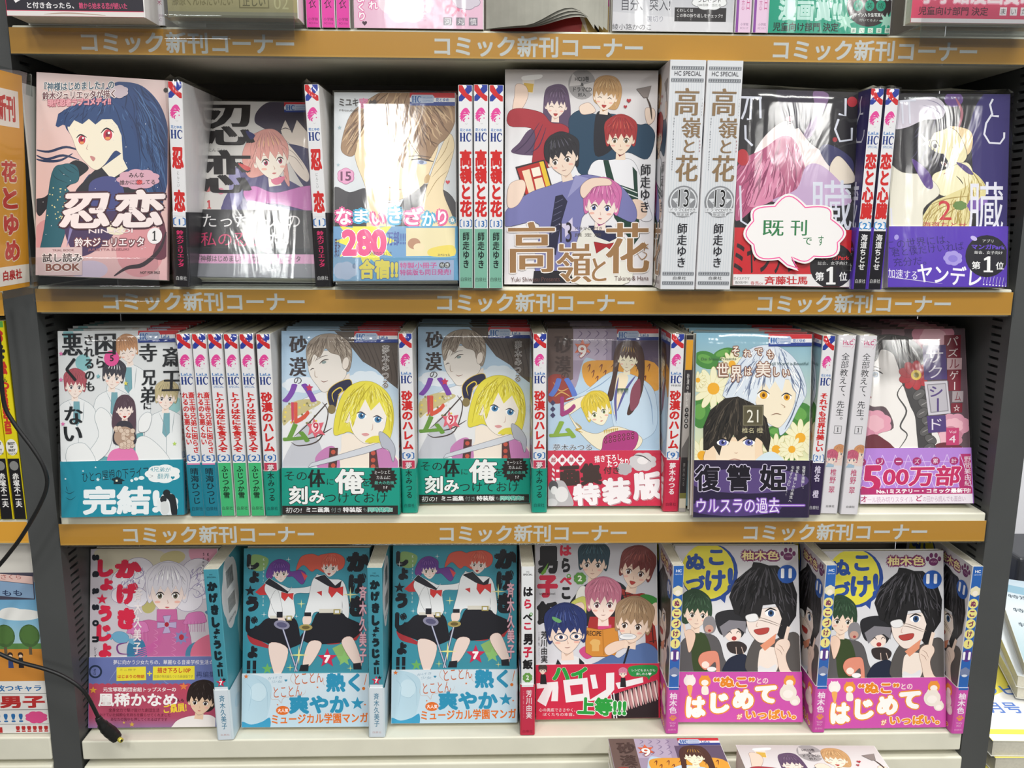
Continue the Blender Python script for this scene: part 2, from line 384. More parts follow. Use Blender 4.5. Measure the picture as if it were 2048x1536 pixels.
def hc_head(a, x0, y0, x1, y1, sub):
    h = y1-y0; a.R('#c92c35', x0, y0, x1, y0+h*.42); a.R('#e9ebee', x0, y0+h*.42, x1, y0+h*.72); a.R('#27408f', x0, y0+h*.72, x1, y1)
    w = x1-x0; a.P('#b9c6dc', [(x0+w*.02, y0+h*.33), (x0+w*.05, y0+h*.2), (x0+w*.48, y0+h*.2), (x0+w*.52, y0+h*.35), (x0+w*.5, y0+h*.8), (x0+w*.04, y0+h*.84)])
    HC(a, x0+w*.05, y0+h*.3, x0+w*.24, y0+h*.78, '#2c62a8')
    a.T('HAKUSENSHA', x0+w*.27, y0+h*.34, x0+w*.48, y0+h*.48, '#5a84b8', .01); a.T('COMICS', x0+w*.27, y0+h*.58, x0+w*.48, y0+h*.72, '#5a84b8', .01)
    a.T(sub, x0+w*.55, y0+h*.42, x0+w*(.75 if len(sub) > 3 and sub[0] == 'L' else .83), y0+h*.7, '#2c62a8', .03)
D = {}
# A1: reading sample, pink with a dark-blue haired girl
def d():
    a = Art([(240, 108), (1045, 185), (1050, 1390), (222, 1350)], .64, '#e3c2bf')
    a.grad(200, 90, 1080, 1400, [(0, '#cbb9b6'), (.2, '#e6c9c4'), (.6, '#e9c3bd'), (1, '#dbaeb0')])
    a.E('#d99a9c', 300, 1120, 90, 120); a.E('#d8959a', 880, 1200, 150, 170); a.E('#c9b8cc', 560, 1320, 120, 60)
    a.P('#2a4474', [(700, 195), (770, 183), (880, 210), (975, 300), (1030, 420), (1048, 560), (1046, 760), (1020, 900), (980, 1040), (860, 1060), (700, 1000), (560, 940), (500, 840), (560, 730), (640, 700), (420, 450), (450, 330), (560, 290)], 1)
    a.P('#31507f', [(860, 260), (960, 380), (1000, 600), (980, 800), (900, 960), (870, 700), (880, 450)], 1)
    a.P('#2b2c34', [(640, 680), (760, 700), (900, 820), (940, 1000), (880, 1060), (560, 1000), (470, 860), (540, 760)], 1)
    for l in ([(225, 570), (310, 585), (420, 560), (520, 590)], [(225, 600), (300, 630), (400, 610), (500, 640)], [(225, 625), (280, 640), (380, 640), (460, 600)]): a.L('#28395c', 16, l)
    a.P('#24262e', [(225, 880), (300, 850), (400, 700), (480, 640), (560, 690), (480, 760), (340, 880), (250, 980)], 1)
    a.P('#f2ead4', [(430, 430), (460, 510), (490, 590), (540, 655), (600, 702), (655, 672), (720, 590), (770, 600), (770, 430), (700, 350), (500, 350)], 1, ol='#6a4a4a', ow=1.5)
    a.E('#f2ead4', 798, 515, 34, 54, 10, ol='#6a4a4a', ow=1.5); a.E('#d8b8b8', 798, 520, 16, 34, 10)
    a.P('#f2ead4', [(640, 690), (770, 600), (800, 700), (700, 760)], 0)
    for x, y, k in ((517, 520, 1), (676, 494, 1.25)):
        a.E('#fbf6f0', x, y, 28*k, 26*k); a.E('#c9364e', x, y, 22*k, 27*k); a.E('#7c1f34', x, y-4, 11*k, 13*k); a.E('#e89858', x, y+16*k, 13*k, 7*k); a.E('#fff', x+7, y-12, 6*k)
        a.L('#2a2230', 9, [(x-34*k, y-12), (x-8, y-32*k), (x+30*k, y-14)])
    a.L('#b08080', 3, [(556, 545), (546, 572), (556, 580)]); a.P('#c98a86', [(568, 618), (590, 622), (600, 634), (588, 650), (574, 636)], 1)
    a.P('#2c4878', [(355, 430), (372, 360), (440, 320), (560, 280), (700, 290), (800, 360), (830, 470), (880, 640), (830, 760), (770, 640), (760, 500), (735, 440), (700, 400), (640, 400), (600, 430), (560, 395), (520, 425), (470, 400), (440, 440), (400, 425), (370, 440)])
    a.hair([(700, 195), (880, 210), (1030, 420), (1046, 760), (980, 1040), (860, 900), (880, 600), (820, 400), (700, 300)], (760, 190), '#1c3058', '#4a6c9c', 70, 7, 2)
    a.hair([(360, 425), (372, 360), (440, 320), (560, 280), (700, 290), (800, 360), (830, 470), (770, 430), (640, 390), (520, 410)], (700, 250), '#1c3058', '#4a6c9c', 40, 5, 3)
    for l in ([(560, 290), (530, 340), (520, 420)], [(640, 290), (640, 340), (600, 420)], [(700, 300), (740, 380), (790, 560)], [(780, 330), (850, 460), (880, 700)], [(830, 260), (930, 420), (950, 700)], [(450, 330), (420, 380), (410, 420)]): a.L('#1c2f58', 5, l)
    a.P('#28606e', [(330, 720), (400, 665), (470, 670), (498, 710), (490, 770), (420, 800), (450, 860), (430, 1010), (380, 1180), (300, 1350), (222, 1350), (280, 1060)], 1, ol='#1c3c4a', ow=2)
    for l in ([(370, 690), (400, 720), (440, 745)], [(400, 672), (430, 700), (470, 720)], [(440, 668), (470, 690), (495, 712)], [(335, 720), (360, 750), (430, 780)]): a.L('#173c48', 4, l)
    a.P('#4a4f86', [(560, 800), (640, 745), (740, 760), (780, 850), (760, 960), (600, 960)], 1); a.P('#4b3a5e', [(430, 1010), (760, 960), (700, 1120), (540, 1230), (450, 1190)], 1)
    a.P('#8b83b4', [(440, 1060), (480, 1000), (420, 1180)]); a.P('#efe6cc', [(690, 1020), (790, 1040), (770, 1100), (680, 1090)], 1); a.P('#6a3848', [(960, 900), (1030, 1040), (1045, 1240), (960, 1240), (1000, 1080)], 1)
    a.L('#3a2c34', 26, [(720, 1360), (800, 1310), (900, 1290), (1000, 1200), (1040, 1090)])
    rr = random.Random(3)
    for i in range(26): a.E('#e8dca0', rr.uniform(300, 430), rr.uniform(800, 1010), 4)
    for i in range(40): a.E('#e8e8f0', rr.uniform(260, 1000), rr.uniform(400, 1200), 2.5)
    a.cloud('#d8a8b8', 865, 765, 120, 55, 9); a.T('みんな', 808, 725, 900, 755, '#3a2a30'); a.T('誰かに恋してる', 752, 768, 968, 798, '#3a2a30'); a.E('#e66', 873, 783, 18, 14); a.T('恋', 858, 768, 888, 798, '#a02030')
    a.cloud('#c4b4bc', 740, 240, 55, 35, 7)
    a.T('『神様はじめました』の', 288, 172, 714, 224, '#3a5a6c', .03, ol='#e8e0dc', ow=4); a.T('鈴木ジュリエッタが描く', 276, 226, 720, 276, '#6a4048', .03, ol='#e8e0dc', ow=4); a.T('現代忍者ラブコメディ!!', 308, 272, 694, 316, '#e8a8b0', .03, ol='#b86878', ow=3)
    a.T('忍恋', 372, 828, 1015, 1060, '#f4e6e4', .035, ol='#4a2a34', ow=11, sk=.12); a.T('NIN-KOI', 560, 1066, 835, 1092, '#f0e0e0'); a.T('にん    こい', 600, 935, 900, 948, '#6a4a58')
    a.E('#f2eeee', 970, 1113, 46, 50); a.T('1', 956, 1082, 982, 1144, '#333')
    a.T('鈴木ジュリエッタ', 472, 1118, 905, 1176, '#f4ecec', .02, ol='#7a4a50', ow=6); a.T('JULIETTA SUZUKI', 556, 1186, 812, 1204, '#a8707a')
    a.R('#d8bcbc', 222, 1176, 520, 1352); a.T('TRIAL BOOK', 330, 1188, 470, 1202, '#7a4a4a'); a.T('試し読み', 268, 1214, 520, 1270, '#4a3a3c', .02, ol='#e8dcd8', ow=6); a.T('BOOK', 288, 1278, 506, 1326, '#8a5448', .04, ol='#efe6e0', ow=4)
    a.T('NOT FOR SALE', 884, 1332, 1006, 1348, '#5a4a4a'); a.E('#2a2624', 1024, 240, 13)
    return a
D['A1'] = d()
# A2: white cover, bold black brush title, pink-haired girl and a dark-haired man
def d():
    a = Art([(285, 318), (985, 325), (915, 1400), (165, 1395)], .64, '#cfcdc9')
    a.R('#cfccc8', 100, 300, 1000, 1420)
    a.P('#3a3346', [(545, 440), (560, 380), (630, 325), (760, 318), (1000, 318), (1000, 620), (900, 700), (780, 560), (740, 470), (700, 520), (640, 500), (580, 470)], 1)
    a.P('#e4d8cc', [(700, 470), (740, 420), (860, 450), (900, 560), (860, 600), (740, 560)], 1, ol='#5a4a50', ow=1.5); a.P('#3a3346', [(600, 360), (740, 330), (900, 360), (860, 500), (800, 430), (770, 510), (730, 430), (690, 520), (660, 420), (620, 460)])
    a.L('#3a2a34', 5, [(700, 490), (730, 478), (762, 490)])
    a.P('#38365e', [(720, 580), (860, 600), (1000, 700), (1000, 960), (860, 860), (760, 700)], 1); a.P('#e8dcd0', [(715, 590), (740, 570), (830, 680), (870, 760), (850, 800), (770, 720)], 1, ol='#5a4a50', ow=1.5)
    for l in ([(720, 600), (770, 620), (830, 690)], [(740, 640), (790, 660), (840, 730)]): a.L('#7a6a68', 3, l)
    a.P('#4c4676', [(420, 720), (520, 690), (760, 800), (900, 900), (860, 990), (380, 990), (340, 930), (400, 820)], 1); a.P('#8a86b0', [(380, 760), (440, 730), (460, 900), (400, 960)], 1)
    a.head(640, 668, 190, '#f0e6d8', '#d99a90', rot=-8, look=.35, eye='#a83a5a', hp=[(470, 620), (520, 530), (600, 495), (690, 520), (720, 600), (750, 820), (720, 790), (700, 720), (560, 770), (500, 770), (470, 700)], mouth='lips', hl='#e8b890', dk='#c87a80', line='#8a5a60')
    a.P('#d9708f', [(640, 790), (720, 770), (700, 810), (660, 820)], 1)
    a.P('#c878b8', [(470, 860), (540, 830), (660, 870), (840, 830), (960, 840), (960, 990), (700, 940), (540, 930), (490, 920)], 1, ol='#7a4a78', ow=2); a.P('#e8e4ec', [(500, 920), (620, 940), (760, 990), (520, 990)], 1)
    a.E('#c5706f', 255, 845, 26, 18, -30); a.E('#d98aa0', 330, 860, 20)
    a.T('忍', 235, 340, 545, 582, '#161214', -.045); a.T('恋', 190, 610, 520, 872, '#161214', -.045); a.P('#262a66', [(490, 495), (545, 520), (520, 548)], 1); a.P('#c23a3a', [(440, 690), (510, 715), (500, 738), (470, 725)], 1)
    a.T('にんこい', 258, 602, 360, 620, '#444', .0); a.T('1', 243, 915, 268, 968, '#c0303a', .03)
    a.R('#b8353c', 870, 325, 990, 350); hc_head(a, 725, 325, 990, 385, '花とゆめ')
    a.band('#2c2c30', 990); a.R('#2c2c30', 80, 985, 1000, 1250)
    a.T('たった一人の', 215, 1000, 812, 1085, '#e6e4e4', .0); a.T('私の忍び', 200, 1115, 600, 1200, '#c8406a', .01); a.T('だ。', 622, 1115, 740, 1190, '#e6e4e4'); a.E('#e88ab8', 600, 1225, 40, 14, 20)
    a.R('#e4a8cc', 60, 1250, 1000, 1308); a.T('『神様はじめました』の鈴木ジュリエッタ', 180, 1258, 812, 1298, '#6a5a60', .02)
    a.R('#8e8e94', 60, 1308, 1000, 1420)
    return a
D['A2'] = d()
# A3: close-up of a brown-haired face, blue band
def d():
    a = Art([(88, 248), (838, 245), (852, 1400), (78, 1395)], .64, '#dfe2e2')
    a.R('#d7dce0', 60, 230, 880, 1420); a.P('#3c3a40', [(78, 830), (180, 850), (300, 840), (300, 1100), (78, 1100)], 1); a.P('#3c3a40', [(520, 880), (640, 800), (820, 880), (850, 1090), (480, 1090)], 1)
    a.P('#efd9b0', [(220, 430), (300, 420), (660, 500), (730, 560), (670, 740), (640, 800), (560, 860), (480, 900), (400, 915), (400, 1100), (290, 1100), (285, 850), (215, 640)], 1, ol='#7a6040', ow=2)
    a.P('#f4e4c4', [(300, 560), (560, 600), (600, 700), (500, 850), (400, 880), (330, 760)], 1)
    a.P('#efdcb4', [(700, 700), (790, 500), (830, 560), (800, 700), (760, 840), (820, 1000), (840, 1090), (620, 1090), (640, 900)], 1, ol='#7a6040', ow=2)
    for l in ([(705, 690), (770, 600), (800, 520)], [(690, 760), (760, 680), (820, 600)], [(660, 880), (720, 780), (790, 720)]): a.L('#a88a58', 4, l)
    a.P('#9d7c5c', [(130, 560), (190, 380), (330, 270), (420, 246), (700, 246), (838, 300), (830, 430), (780, 520), (730, 560), (660, 660), (600, 600), (540, 480), (520, 700), (470, 620), (430, 450), (300, 430), (240, 480), (210, 620), (150, 620)], 1, ol='#4a3420', ow=2)
    for i, l in enumerate([[(420, 250), (330, 330), (240, 500), (170, 620)], [(470, 250), (440, 380), (480, 560), (540, 720)], [(540, 250), (500, 400), (560, 560), (640, 660)], [(600, 250), (600, 400), (660, 520), (730, 560)], [(500, 250), (400, 350), (300, 440), (220, 560)], [(660, 260), (720, 360), (780, 480)], [(560, 330), (520, 460), (530, 600)], [(740, 260), (800, 340), (820, 430)]]): a.L(['#5c4028', '#c0a078', '#6a4a30'][i % 3], [9, 16, 7][i % 3], l)
    a.hair([(130, 560), (190, 380), (330, 270), (420, 246), (700, 246), (838, 300), (830, 430), (780, 520), (730, 560), (660, 640), (600, 590), (540, 480), (520, 680), (470, 620), (430, 450), (300, 430), (240, 480), (180, 620)], (480, 200), '#6a4a30', '#c8aa84', 150, 8, 4)
    a.L('#3a2c28', 11, [(560, 655), (620, 648), (700, 665)]); a.E('#b8c4e0', 620, 668, 40, 13, 6); a.E('#5a6a90', 625, 668, 15, 12); a.L('#4a3020', 5, [(540, 632), (620, 630), (690, 640)])
    a.L('#a86a50', 5, [(410, 815), (450, 830), (500, 835)]); a.L('#8a6040', 3, [(365, 890), (420, 915), (500, 905)]); a.E('#c8a878', 660, 770, 16, 30, 20)
    a.T('ミユキ', 118, 284, 236, 332, '#2e2826', .03); a.T('蜜', 240, 280, 296, 345, '#e888b0', .03); a.T('蜂', 300, 290, 352, 336, '#3a3230', .03); a.T('Mitsubachi Miyuki', 120, 350, 346, 366, '#4a4038', .0)
    hc_head(a, 553, 243, 846, 325, '花とゆめ'); a.cloud('#e0a0c4', 157, 752, 46, 42, 6, ol='#b8608e', ow=3); a.T('15', 124, 724, 190, 782, '#6a3458', .03)
    a.star('#9ab4bc', 120, 460, 14); a.star('#a8c0c8', 110, 684, 12); a.heart('#d8404c', 790, 790, 14)
    x = 88
    for i, (c, x0, y0, x1, y1) in enumerate([('な', 88, 940, 200, 1056), ('ま', 200, 948, 300, 1040), ('い', 306, 970, 404, 1056), ('き', 414, 932, 508, 1050), ('ざ', 514, 940, 640, 1060), ('か', 622, 966, 722, 1068), ('り', 720, 956, 790, 1058), ('。', 800, 1004, 840, 1044)]):
        a.T(c, x0+8, y0+8, x1-8, y1-8, '#fff', .03, ol=['#e8609c', '#4ab4dc'][i % 2], ow=13)
    a.band('#5fa3cc', 1066); a.R('#5fa3cc', 60, 1066, 880, 1420); a.R('#6a9cc8', 60, 1066, 530, 1250)
    a.star('#f2e84c', 280, 1150, 190, 12, .6); a.R('#e8dcb0', 530, 1072, 836, 1245); a.E('#b88868', 580, 1168, 40, 34); a.E('#efdcb4', 610, 1190, 34, 24); a.P('#e8d45c', [(680, 1200), (820, 1180), (830, 1245), (680, 1245)], 1)
    a.T('280', 130, 1078, 408, 1242, '#e8508c', .05, ol='#fff', ow=5); a.T('累計', 86, 1130, 122, 1250, '#3a3a60', .02); a.T('万部!!!!', 412, 1090, 528, 1180, '#3050a0', .03)
    a.T('突破のなまいき', 300, 1214, 440, 1240, '#3a3a50', .0); a.T('スペシャル', 728, 1232, 806, 1248, '#555')
    a.R('#7fa8c8', 60, 1250, 250, 1420); a.cloud('#aebcd4', 150, 1330, 70, 50, 7); a.T('@', 196, 1286, 224, 1318, '#4a6a90'); a.T('合宿!!', 236, 1262, 480, 1384, '#e8d850', .05, ol='#4a6aa0', ow=5)
    a.R('#a8b8d8', 484, 1272, 830, 1398); a.T('特製小冊子', 490, 1284, 724, 1322, '#d060a0', .03); a.E('#444', 756, 1303, 19); a.E('#444', 788, 1303, 19); a.T('付', 744, 1290, 768, 1316, '#eee'); a.T('き', 776, 1290, 800, 1316, '#eee'); a.T('特装版も同日発売!', 490, 1326, 812, 1364, '#c85098', .03)
    return a
D['A3'] = d()
# A4: big box with a group of five drawn people
def d():
    a = Art([(93, 100), (1025, 100), (998, 1420), (90, 1405)], .71, '#e8e6e8')
    a.grad(60, 80, 1060, 1430, [(0, '#c4bcba'), (.12, '#d8d4d4'), (.45, '#efeff2'), (1, '#e6e2e6')])
    a.E('#a09c9c', 557, 188, 84, 92); a.P('#cfcac8', [(500, 120), (560, 190), (480, 200)]); a.P('#cfcac8', [(620, 250), (560, 190), (640, 170)])
    a.T('HC13巻', 514, 138, 600, 170, '#222', .02); a.T('&', 548, 178, 568, 198, '#222'); a.T('ドラマCD', 504, 204, 616, 232, '#222', .02); a.T('封入', 532, 238, 582, 262, '#222', .02)
    # beer
    a.P('#e8ddd0', [(195, 150), (270, 160), (262, 245), (205, 240)]); a.P('#d8b048', [(205, 180), (265, 186), (258, 238), (210, 234)]); a.P('#f6f4f2', [(200, 140), (310, 130), (300, 155), (205, 165)], 1)
    a.P('#ecd2c0', [(160, 190), (215, 200), (230, 260), (190, 340), (140, 350), (150, 260)], 1, ol='#8a6a60', ow=2)
    # purple-haired woman in red
    a.P('#5e4a66', [(330, 240), (370, 195), (440, 190), (475, 240), (490, 380), (470, 560), (420, 640), (330, 600), (250, 620), (130, 600), (180, 540), (230, 470), (310, 420)], 1)
    a.P('#a8343e', [(115, 360), (180, 335), (310, 360), (370, 420), (440, 430), (480, 470), (430, 560), (380, 680), (260, 690), (270, 470), (120, 440)], 1, ol='#5a2028', ow=2)
    a.head(400, 318, 118, '#f2dfd2', '#604c68', closed=1, mouth='open', back=0, hl='#86708c', seed=4, rot=3)
    for l in ([(300, 420), (220, 540), (150, 600)], [(320, 430), (260, 560), (210, 610)], [(340, 450), (300, 560), (250, 600)]): a.L('#433450', 6, l)
    # blond man in navy cardigan
    a.P('#2b4860', [(480, 400), (560, 340), (640, 370), (760, 370), (900, 430), (960, 430), (1005, 500), (960, 640), (840, 600), (760, 640), (560, 740), (500, 560)], 1, ol='#16283a', ow=2)
    a.P('#26262e', [(640, 380), (700, 350), (750, 400), (760, 560), (640, 620)], 1); a.P('#f0dac8', [(545, 320), (600, 300), (640, 350), (580, 370), (550, 360)], 1, ol='#8a6a60', ow=2)
    a.head(700, 262, 128, '#f4e2d0', '#c79c68', rot=6, look=-.2, closed=1, mouth='open', hl='#e4c490', dk='#a87a4a', seed=5, hp=[(625, 240), (640, 160), (700, 132), (770, 150), (800, 220), (780, 320), (740, 340), (640, 300)], line='#8a6038')
    a.P('#f0dac8', [(950, 330), (1000, 340), (1000, 400), (965, 430), (945, 380)], 1, ol='#8a6a60', ow=2); a.L('#4a3c34', 12, [(950, 260), (975, 320), (985, 400)]); a.P('#8a807c', [(890, 215), (980, 195), (960, 265), (935, 268)], 0, ol='#4a4440', ow=2)
    # red-haired man, white shirt, green apron
    a.P('#eeeef2', [(610, 690), (650, 650), (720, 650), (840, 640), (900, 700), (960, 900), (990, 1010), (920, 1010), (880, 850), (620, 760)], 1, ol='#6a6a74', ow=2)
    a.P('#1f4034', [(690, 650), (720, 650), (760, 790), (880, 830), (870, 690), (895, 720), (915, 1120), (880, 1170), (760, 1000)], 0, ol='#12241c', ow=1.5); a.L('#d8e0dc', 6, [(770, 800), (900, 850)], 0, 0); a.L('#d8e0dc', 6, [(775, 830), (905, 880)], 0, 0)
    a.head(795, 520, 150, '#f2dcc6', '#a83638', rot=0, look=-.1, eye='#8a7a5a', hl='#d06050', dk='#7c2028', seed=6, line='#5a2428')
    a.P('#f0d4c0', [(860, 900), (930, 900), (960, 980), (900, 1010)], 1)
    # frame / flip book
    a.P('#3a3034', [(155, 690), (330, 645), (385, 830), (215, 880)]); a.P('#b8322e', [(165, 700), (320, 655), (370, 820), (222, 868)]); a.P('#e8c43a', [(300, 660), (325, 655), (372, 818), (345, 826)]); a.P('#efd8b8', [(195, 715), (240, 703), (275, 845), (238, 855)]); a.P('#f4ecdc', [(250, 700), (300, 688), (312, 740), (264, 752)]); a.P('#f2e0c0', [(268, 765), (316, 752), (335, 815), (282, 830)])
    # black-haired man, violet shirt and striped tie
    a.P('#7b7cb2', [(105, 950), (240, 850), (380, 800), (560, 740), (700, 760), (800, 810), (890, 940), (870, 1030), (700, 960), (560, 1000), (520, 1330), (280, 1330), (300, 1040), (100, 1050)], 1, ol='#3e3e68', ow=2)
    a.P('#f0d8c6', [(120, 800), (200, 770), (215, 830), (170, 920), (110, 930)], 1, ol='#8a6a60', ow=2); a.P('#2c2c44', [(400, 870), (440, 860), (470, 900), (430, 1040), (400, 1230), (350, 1180), (380, 1000)], 0, ol='#1c1c30', ow=2)
    for k in range(6): a.L('#6a6a88', 3, [(372+k*5, 1100-k*38), (420+k*5, 1075-k*38)], 0, 0)
    a.P('#9a9ac8', [(520, 740), (600, 760), (470, 880)], 0); a.P('#2c2a30', [(270, 1325), (520, 1325), (520, 1400), (262, 1400)], 0)
    a.head(440, 640, 165, '#f0dac8', '#2f2d33', rot=-14, look=-.45, eye='#5a5048', hl='#5c5a66', seed=7, hp=[(330, 560), (370, 500), (440, 475), (530, 520), (540, 600), (530, 690), (480, 640), (350, 660)], line='#18161c')
    # pink-haired girl in sailor blouse with a hand on her hair
    a.P('#e8e6dc', [(540, 1120), (640, 1060), (760, 1080), (850, 1180), (850, 1400), (520, 1400)], 1, ol='#8a8878', ow=2); a.P('#2c3050', [(600, 1050), (740, 1050), (790, 1120), (730, 1150), (650, 1120)], 0); a.P('#a8282c', [(635, 1150), (710, 1165), (790, 1150), (780, 1230), (710, 1180), (650, 1220)], 0, ol='#5a1418', ow=2)
    a.head(680, 930, 175, '#f6e4da', '#d071a8', rot=4, look=-.2, eye='#4a5a9a', hl='#f0a8cc', dk='#a84a86', mouth='lips', seed=8, line='#7a3464')
    a.P('#f0d6c4', [(560, 800), (620, 760), (720, 765), (735, 800), (640, 810), (600, 850), (570, 880), (550, 850)], 1, ol='#8a6a60', ow=2)
    a.heart('#b03038', 843, 285, 14); a.heart('#b03038', 822, 322, 11)
    a.star('#d8d0e8', 480, 1060, 66, 4, .4, 20); a.T('13', 428, 1028, 498, 1150, '#2c2630', .0)
    a.T('ドラマCD付き', 520, 1056, 684, 1078, '#5a5450', .0); a.T('限 定 版', 520, 1096, 680, 1118, '#5a5450', .0)
    for t, x0, y0, x1, y1 in (('高', 112, 1025, 396, 1335), ('嶺', 406, 1155, 622, 1398), ('と', 622, 1250, 712, 1392), ('花', 706, 1035, 976, 1345)): a.T(t, x0, y0, x1, y1, '#a07a52', -.025, ol='#f2ece8', ow=7)
    a.star('#a07a52', 945, 1180, 32, 6, .35); a.L('#a07a52', 6, [(900, 1220), (930, 1260), (960, 1230), (930, 1210)])
    a.T('Yuki Shiwasu Presents', 130, 1362, 426, 1390, '#6a4a48', .0); a.T('Takane & Hana', 762, 1362, 972, 1390, '#6a4a48', .0)
    a.V('師走ゆき', 950, 670, 944, 975, 66, '#26262c', -.02)
    return a
D['A4'] = d()
def d():
    a = Art([(122, 35), (345, 38), (278, 1445), (65, 1443)], .168, '#dfe2e6')
    U = Art(rectq(223, 1408), .168, '#dfe2e6'); a = U
    a.R('#dcdfe3', 0, 0, 223, 1408)
    for i in range(14): a.R('#c3cbd3', 8+i*16, 130, 10+i*16, 1300)
    for y in (36, 108, 1296, 1356):
        a.R('#8e9298', 4, y, 219, y+5); a.R('#8e9298', 4, y+18, 219, y+23)
        for i in range(14): a.E('#6e7278', 14+i*15, y+11, 5, 7)
        for i in range(13): a.L('#a4a8ae', 3, [(16+i*15, y+4), (27+i*15, y+18)], 0, 0)
    a.T('HC SPECIAL', 30, 66, 196, 92, '#4a4a50', .0)
    for t, x0, y0, x1, y1 in (('高', 38, 165, 190, 328), ('嶺', 88, 340, 210, 462), ('と', 108, 474, 178, 552), ('花', 62, 566, 206, 728)): a.T(t, x0, y0, x1, y1, '#8f7658', -.025)
    a.star('#8f7658', 186, 640, 20, 6, .35); a.V('Takane', 213, 225, 213, 330, 18, '#4a4246', .0); a.V('Hana', 210, 470, 208, 548, 18, '#a04050', .0); a.V('Yuki Shiwasu Presents', 40, 340, 40, 660, 16, '#4a4a52', .0)
    a.E('#8a8c90', 122, 852, 96, 98); a.E('#dfe2e6', 122, 852, 86, 88); a.E('#8a8c90', 122, 852, 78, 80); a.star('#dfe2e6', 122, 860, 76, 5, .5); a.star('#8a8c90', 122, 870, 50, 5, .5)
    a.R('#a6a8ac', 84, 772, 164, 892); a.T('13', 90, 778, 156, 886, '#222', .0, ol='#dfe2e6', ow=4); a.R('#dfe2e6', 34, 892, 212, 918); a.T('ドラマCD付き', 44, 894, 202, 914, '#333', .0); a.R('#dfe2e6', 78, 922, 168, 944); a.T('限定版', 84, 924, 162, 942, '#333', .0)
    a.V('師走ゆき', 124, 985, 128, 1270, 66, '#2a2a30', -.02); a.T('白泉社', 80, 1324, 164, 1344, '#444', .0)
    return a
D['box'] = d()
# A5 / A6: black red and violet covers
def heartvol(a, c1, c2, line):
    pass
def d():
    a = Art([(570, 210), (1270, 225), (1245, 1435), (495, 1420)], .64, '#1c1a1e')
    a.R('#1d1b20', 460, 190, 1300, 1440)
    a.P('#2e2838', [(790, 215), (900, 220), (1060, 225), (1080, 300), (1000, 420), (900, 480), (830, 400), (800, 300)], 1); a.P('#7c6088', [(1000, 225), (1090, 240), (1060, 340), (990, 480), (940, 480), (1010, 340)], 1)
    a.P('#ecdfdc', [(820, 400), (900, 420), (980, 520), (1100, 620), (1060, 760), (900, 800), (760, 760), (640, 640), (700, 500)], 1); a.P('#2a2634', [(820, 300), (900, 310), (930, 430), (890, 440), (860, 360), (850, 430)])
    a.L('#3a2a3a', 7, [(850, 412), (880, 404), (900, 412)]); a.E('#d89aa8', 860, 380, 22, 14)
    a.P('#b4587e', [(560, 640), (700, 560), (820, 480), (900, 520), (960, 700), (970, 860), (860, 900), (700, 880), (530, 1000), (520, 800)], 1); a.P('#d887a8', [(640, 700), (760, 620), (820, 760), (740, 880), (600, 900)], 1)
    a.hair([(560, 640), (700, 560), (820, 480), (900, 520), (960, 700), (970, 860), (860, 900), (700, 880), (530, 1000), (520, 800)], (850, 400), '#8c3c62', '#eab0c8', 90, 7, 5)
    for l in ([(880, 500), (940, 680), (900, 860)], [(840, 520), (900, 700), (860, 880)], [(700, 600), (640, 760), (560, 960)], [(760, 580), (700, 760), (640, 900)]): a.L('#8c3c62', 8, l)
    a.P('#3a3a66', [(1040, 560), (1100, 530), (1230, 610), (1240, 700), (1150, 640), (1100, 660)], 1); a.P('#e8dccc', [(1110, 640), (1160, 600), (1245, 700), (1240, 760), (1090, 760), (1100, 700)], 1, ol='#5a4a50', ow=2); a.P('#c4a8cc', [(960, 660), (1060, 660), (1200, 800), (1200, 900), (760, 880), (900, 800)], 1)
    a.E('#b83038', 580, 610, 36, 50); a.E('#b0303a', 1228, 280, 30, 30); a.E('#a82a34', 1130, 500, 14)
    W = '#d8dce8'
    for l in ([(572, 260), (700, 262)], [(620, 262), (600, 340), (580, 385)], [(640, 262), (630, 385), (610, 385)], [(690, 262), (690, 380)], [(600, 420), (600, 500), (640, 540)], [(560, 780), (560, 1000), (620, 1040)], [(1190, 260), (1190, 360), (1150, 350)], [(1230, 430), (1230, 500), (1160, 510), (1130, 440), (1150, 380)]): a.L(W, 13, l, 0, 0)
    a.T('臓', 985, 745, 1240, 1060, W, .01)
    a.band('#c9232c', 1062); a.R('#c9232c', 460, 1062, 1300, 1345); a.R('#e8e6e6', 460, 1345, 1300, 1440)
    a.T('ミヤンデレ', 500, 1120, 900, 1340, '#2a1a1e', .02, sk=.1); a.E('#1e1c20', 1120, 1290, 140, 150); a.T('マンガPark', 1040, 1218, 1228, 1252, '#d03038', .03); a.T('総合、女子向け', 1030, 1260, 1218, 1284, '#e8e8e8', .0)
    a.T('第', 1014, 1330, 1070, 1390, '#f2f2f2', .02); a.T('1', 1084, 1296, 1144, 1414, '#f2f2f2', .02); a.T('位', 1166, 1330, 1218, 1390, '#f2f2f2', .02)
    a.T('ボイスドラマ', 500, 1362, 600, 1382, '#333', .0); a.T('配信中!', 510, 1390, 590, 1408, '#333', .0); a.T('春馬cv', 606, 1390, 684, 1416, '#c03038', .0); a.T('斉藤壮馬', 694, 1358, 966, 1414, '#c42a32', .03)
    return a
D['A5'] = d()
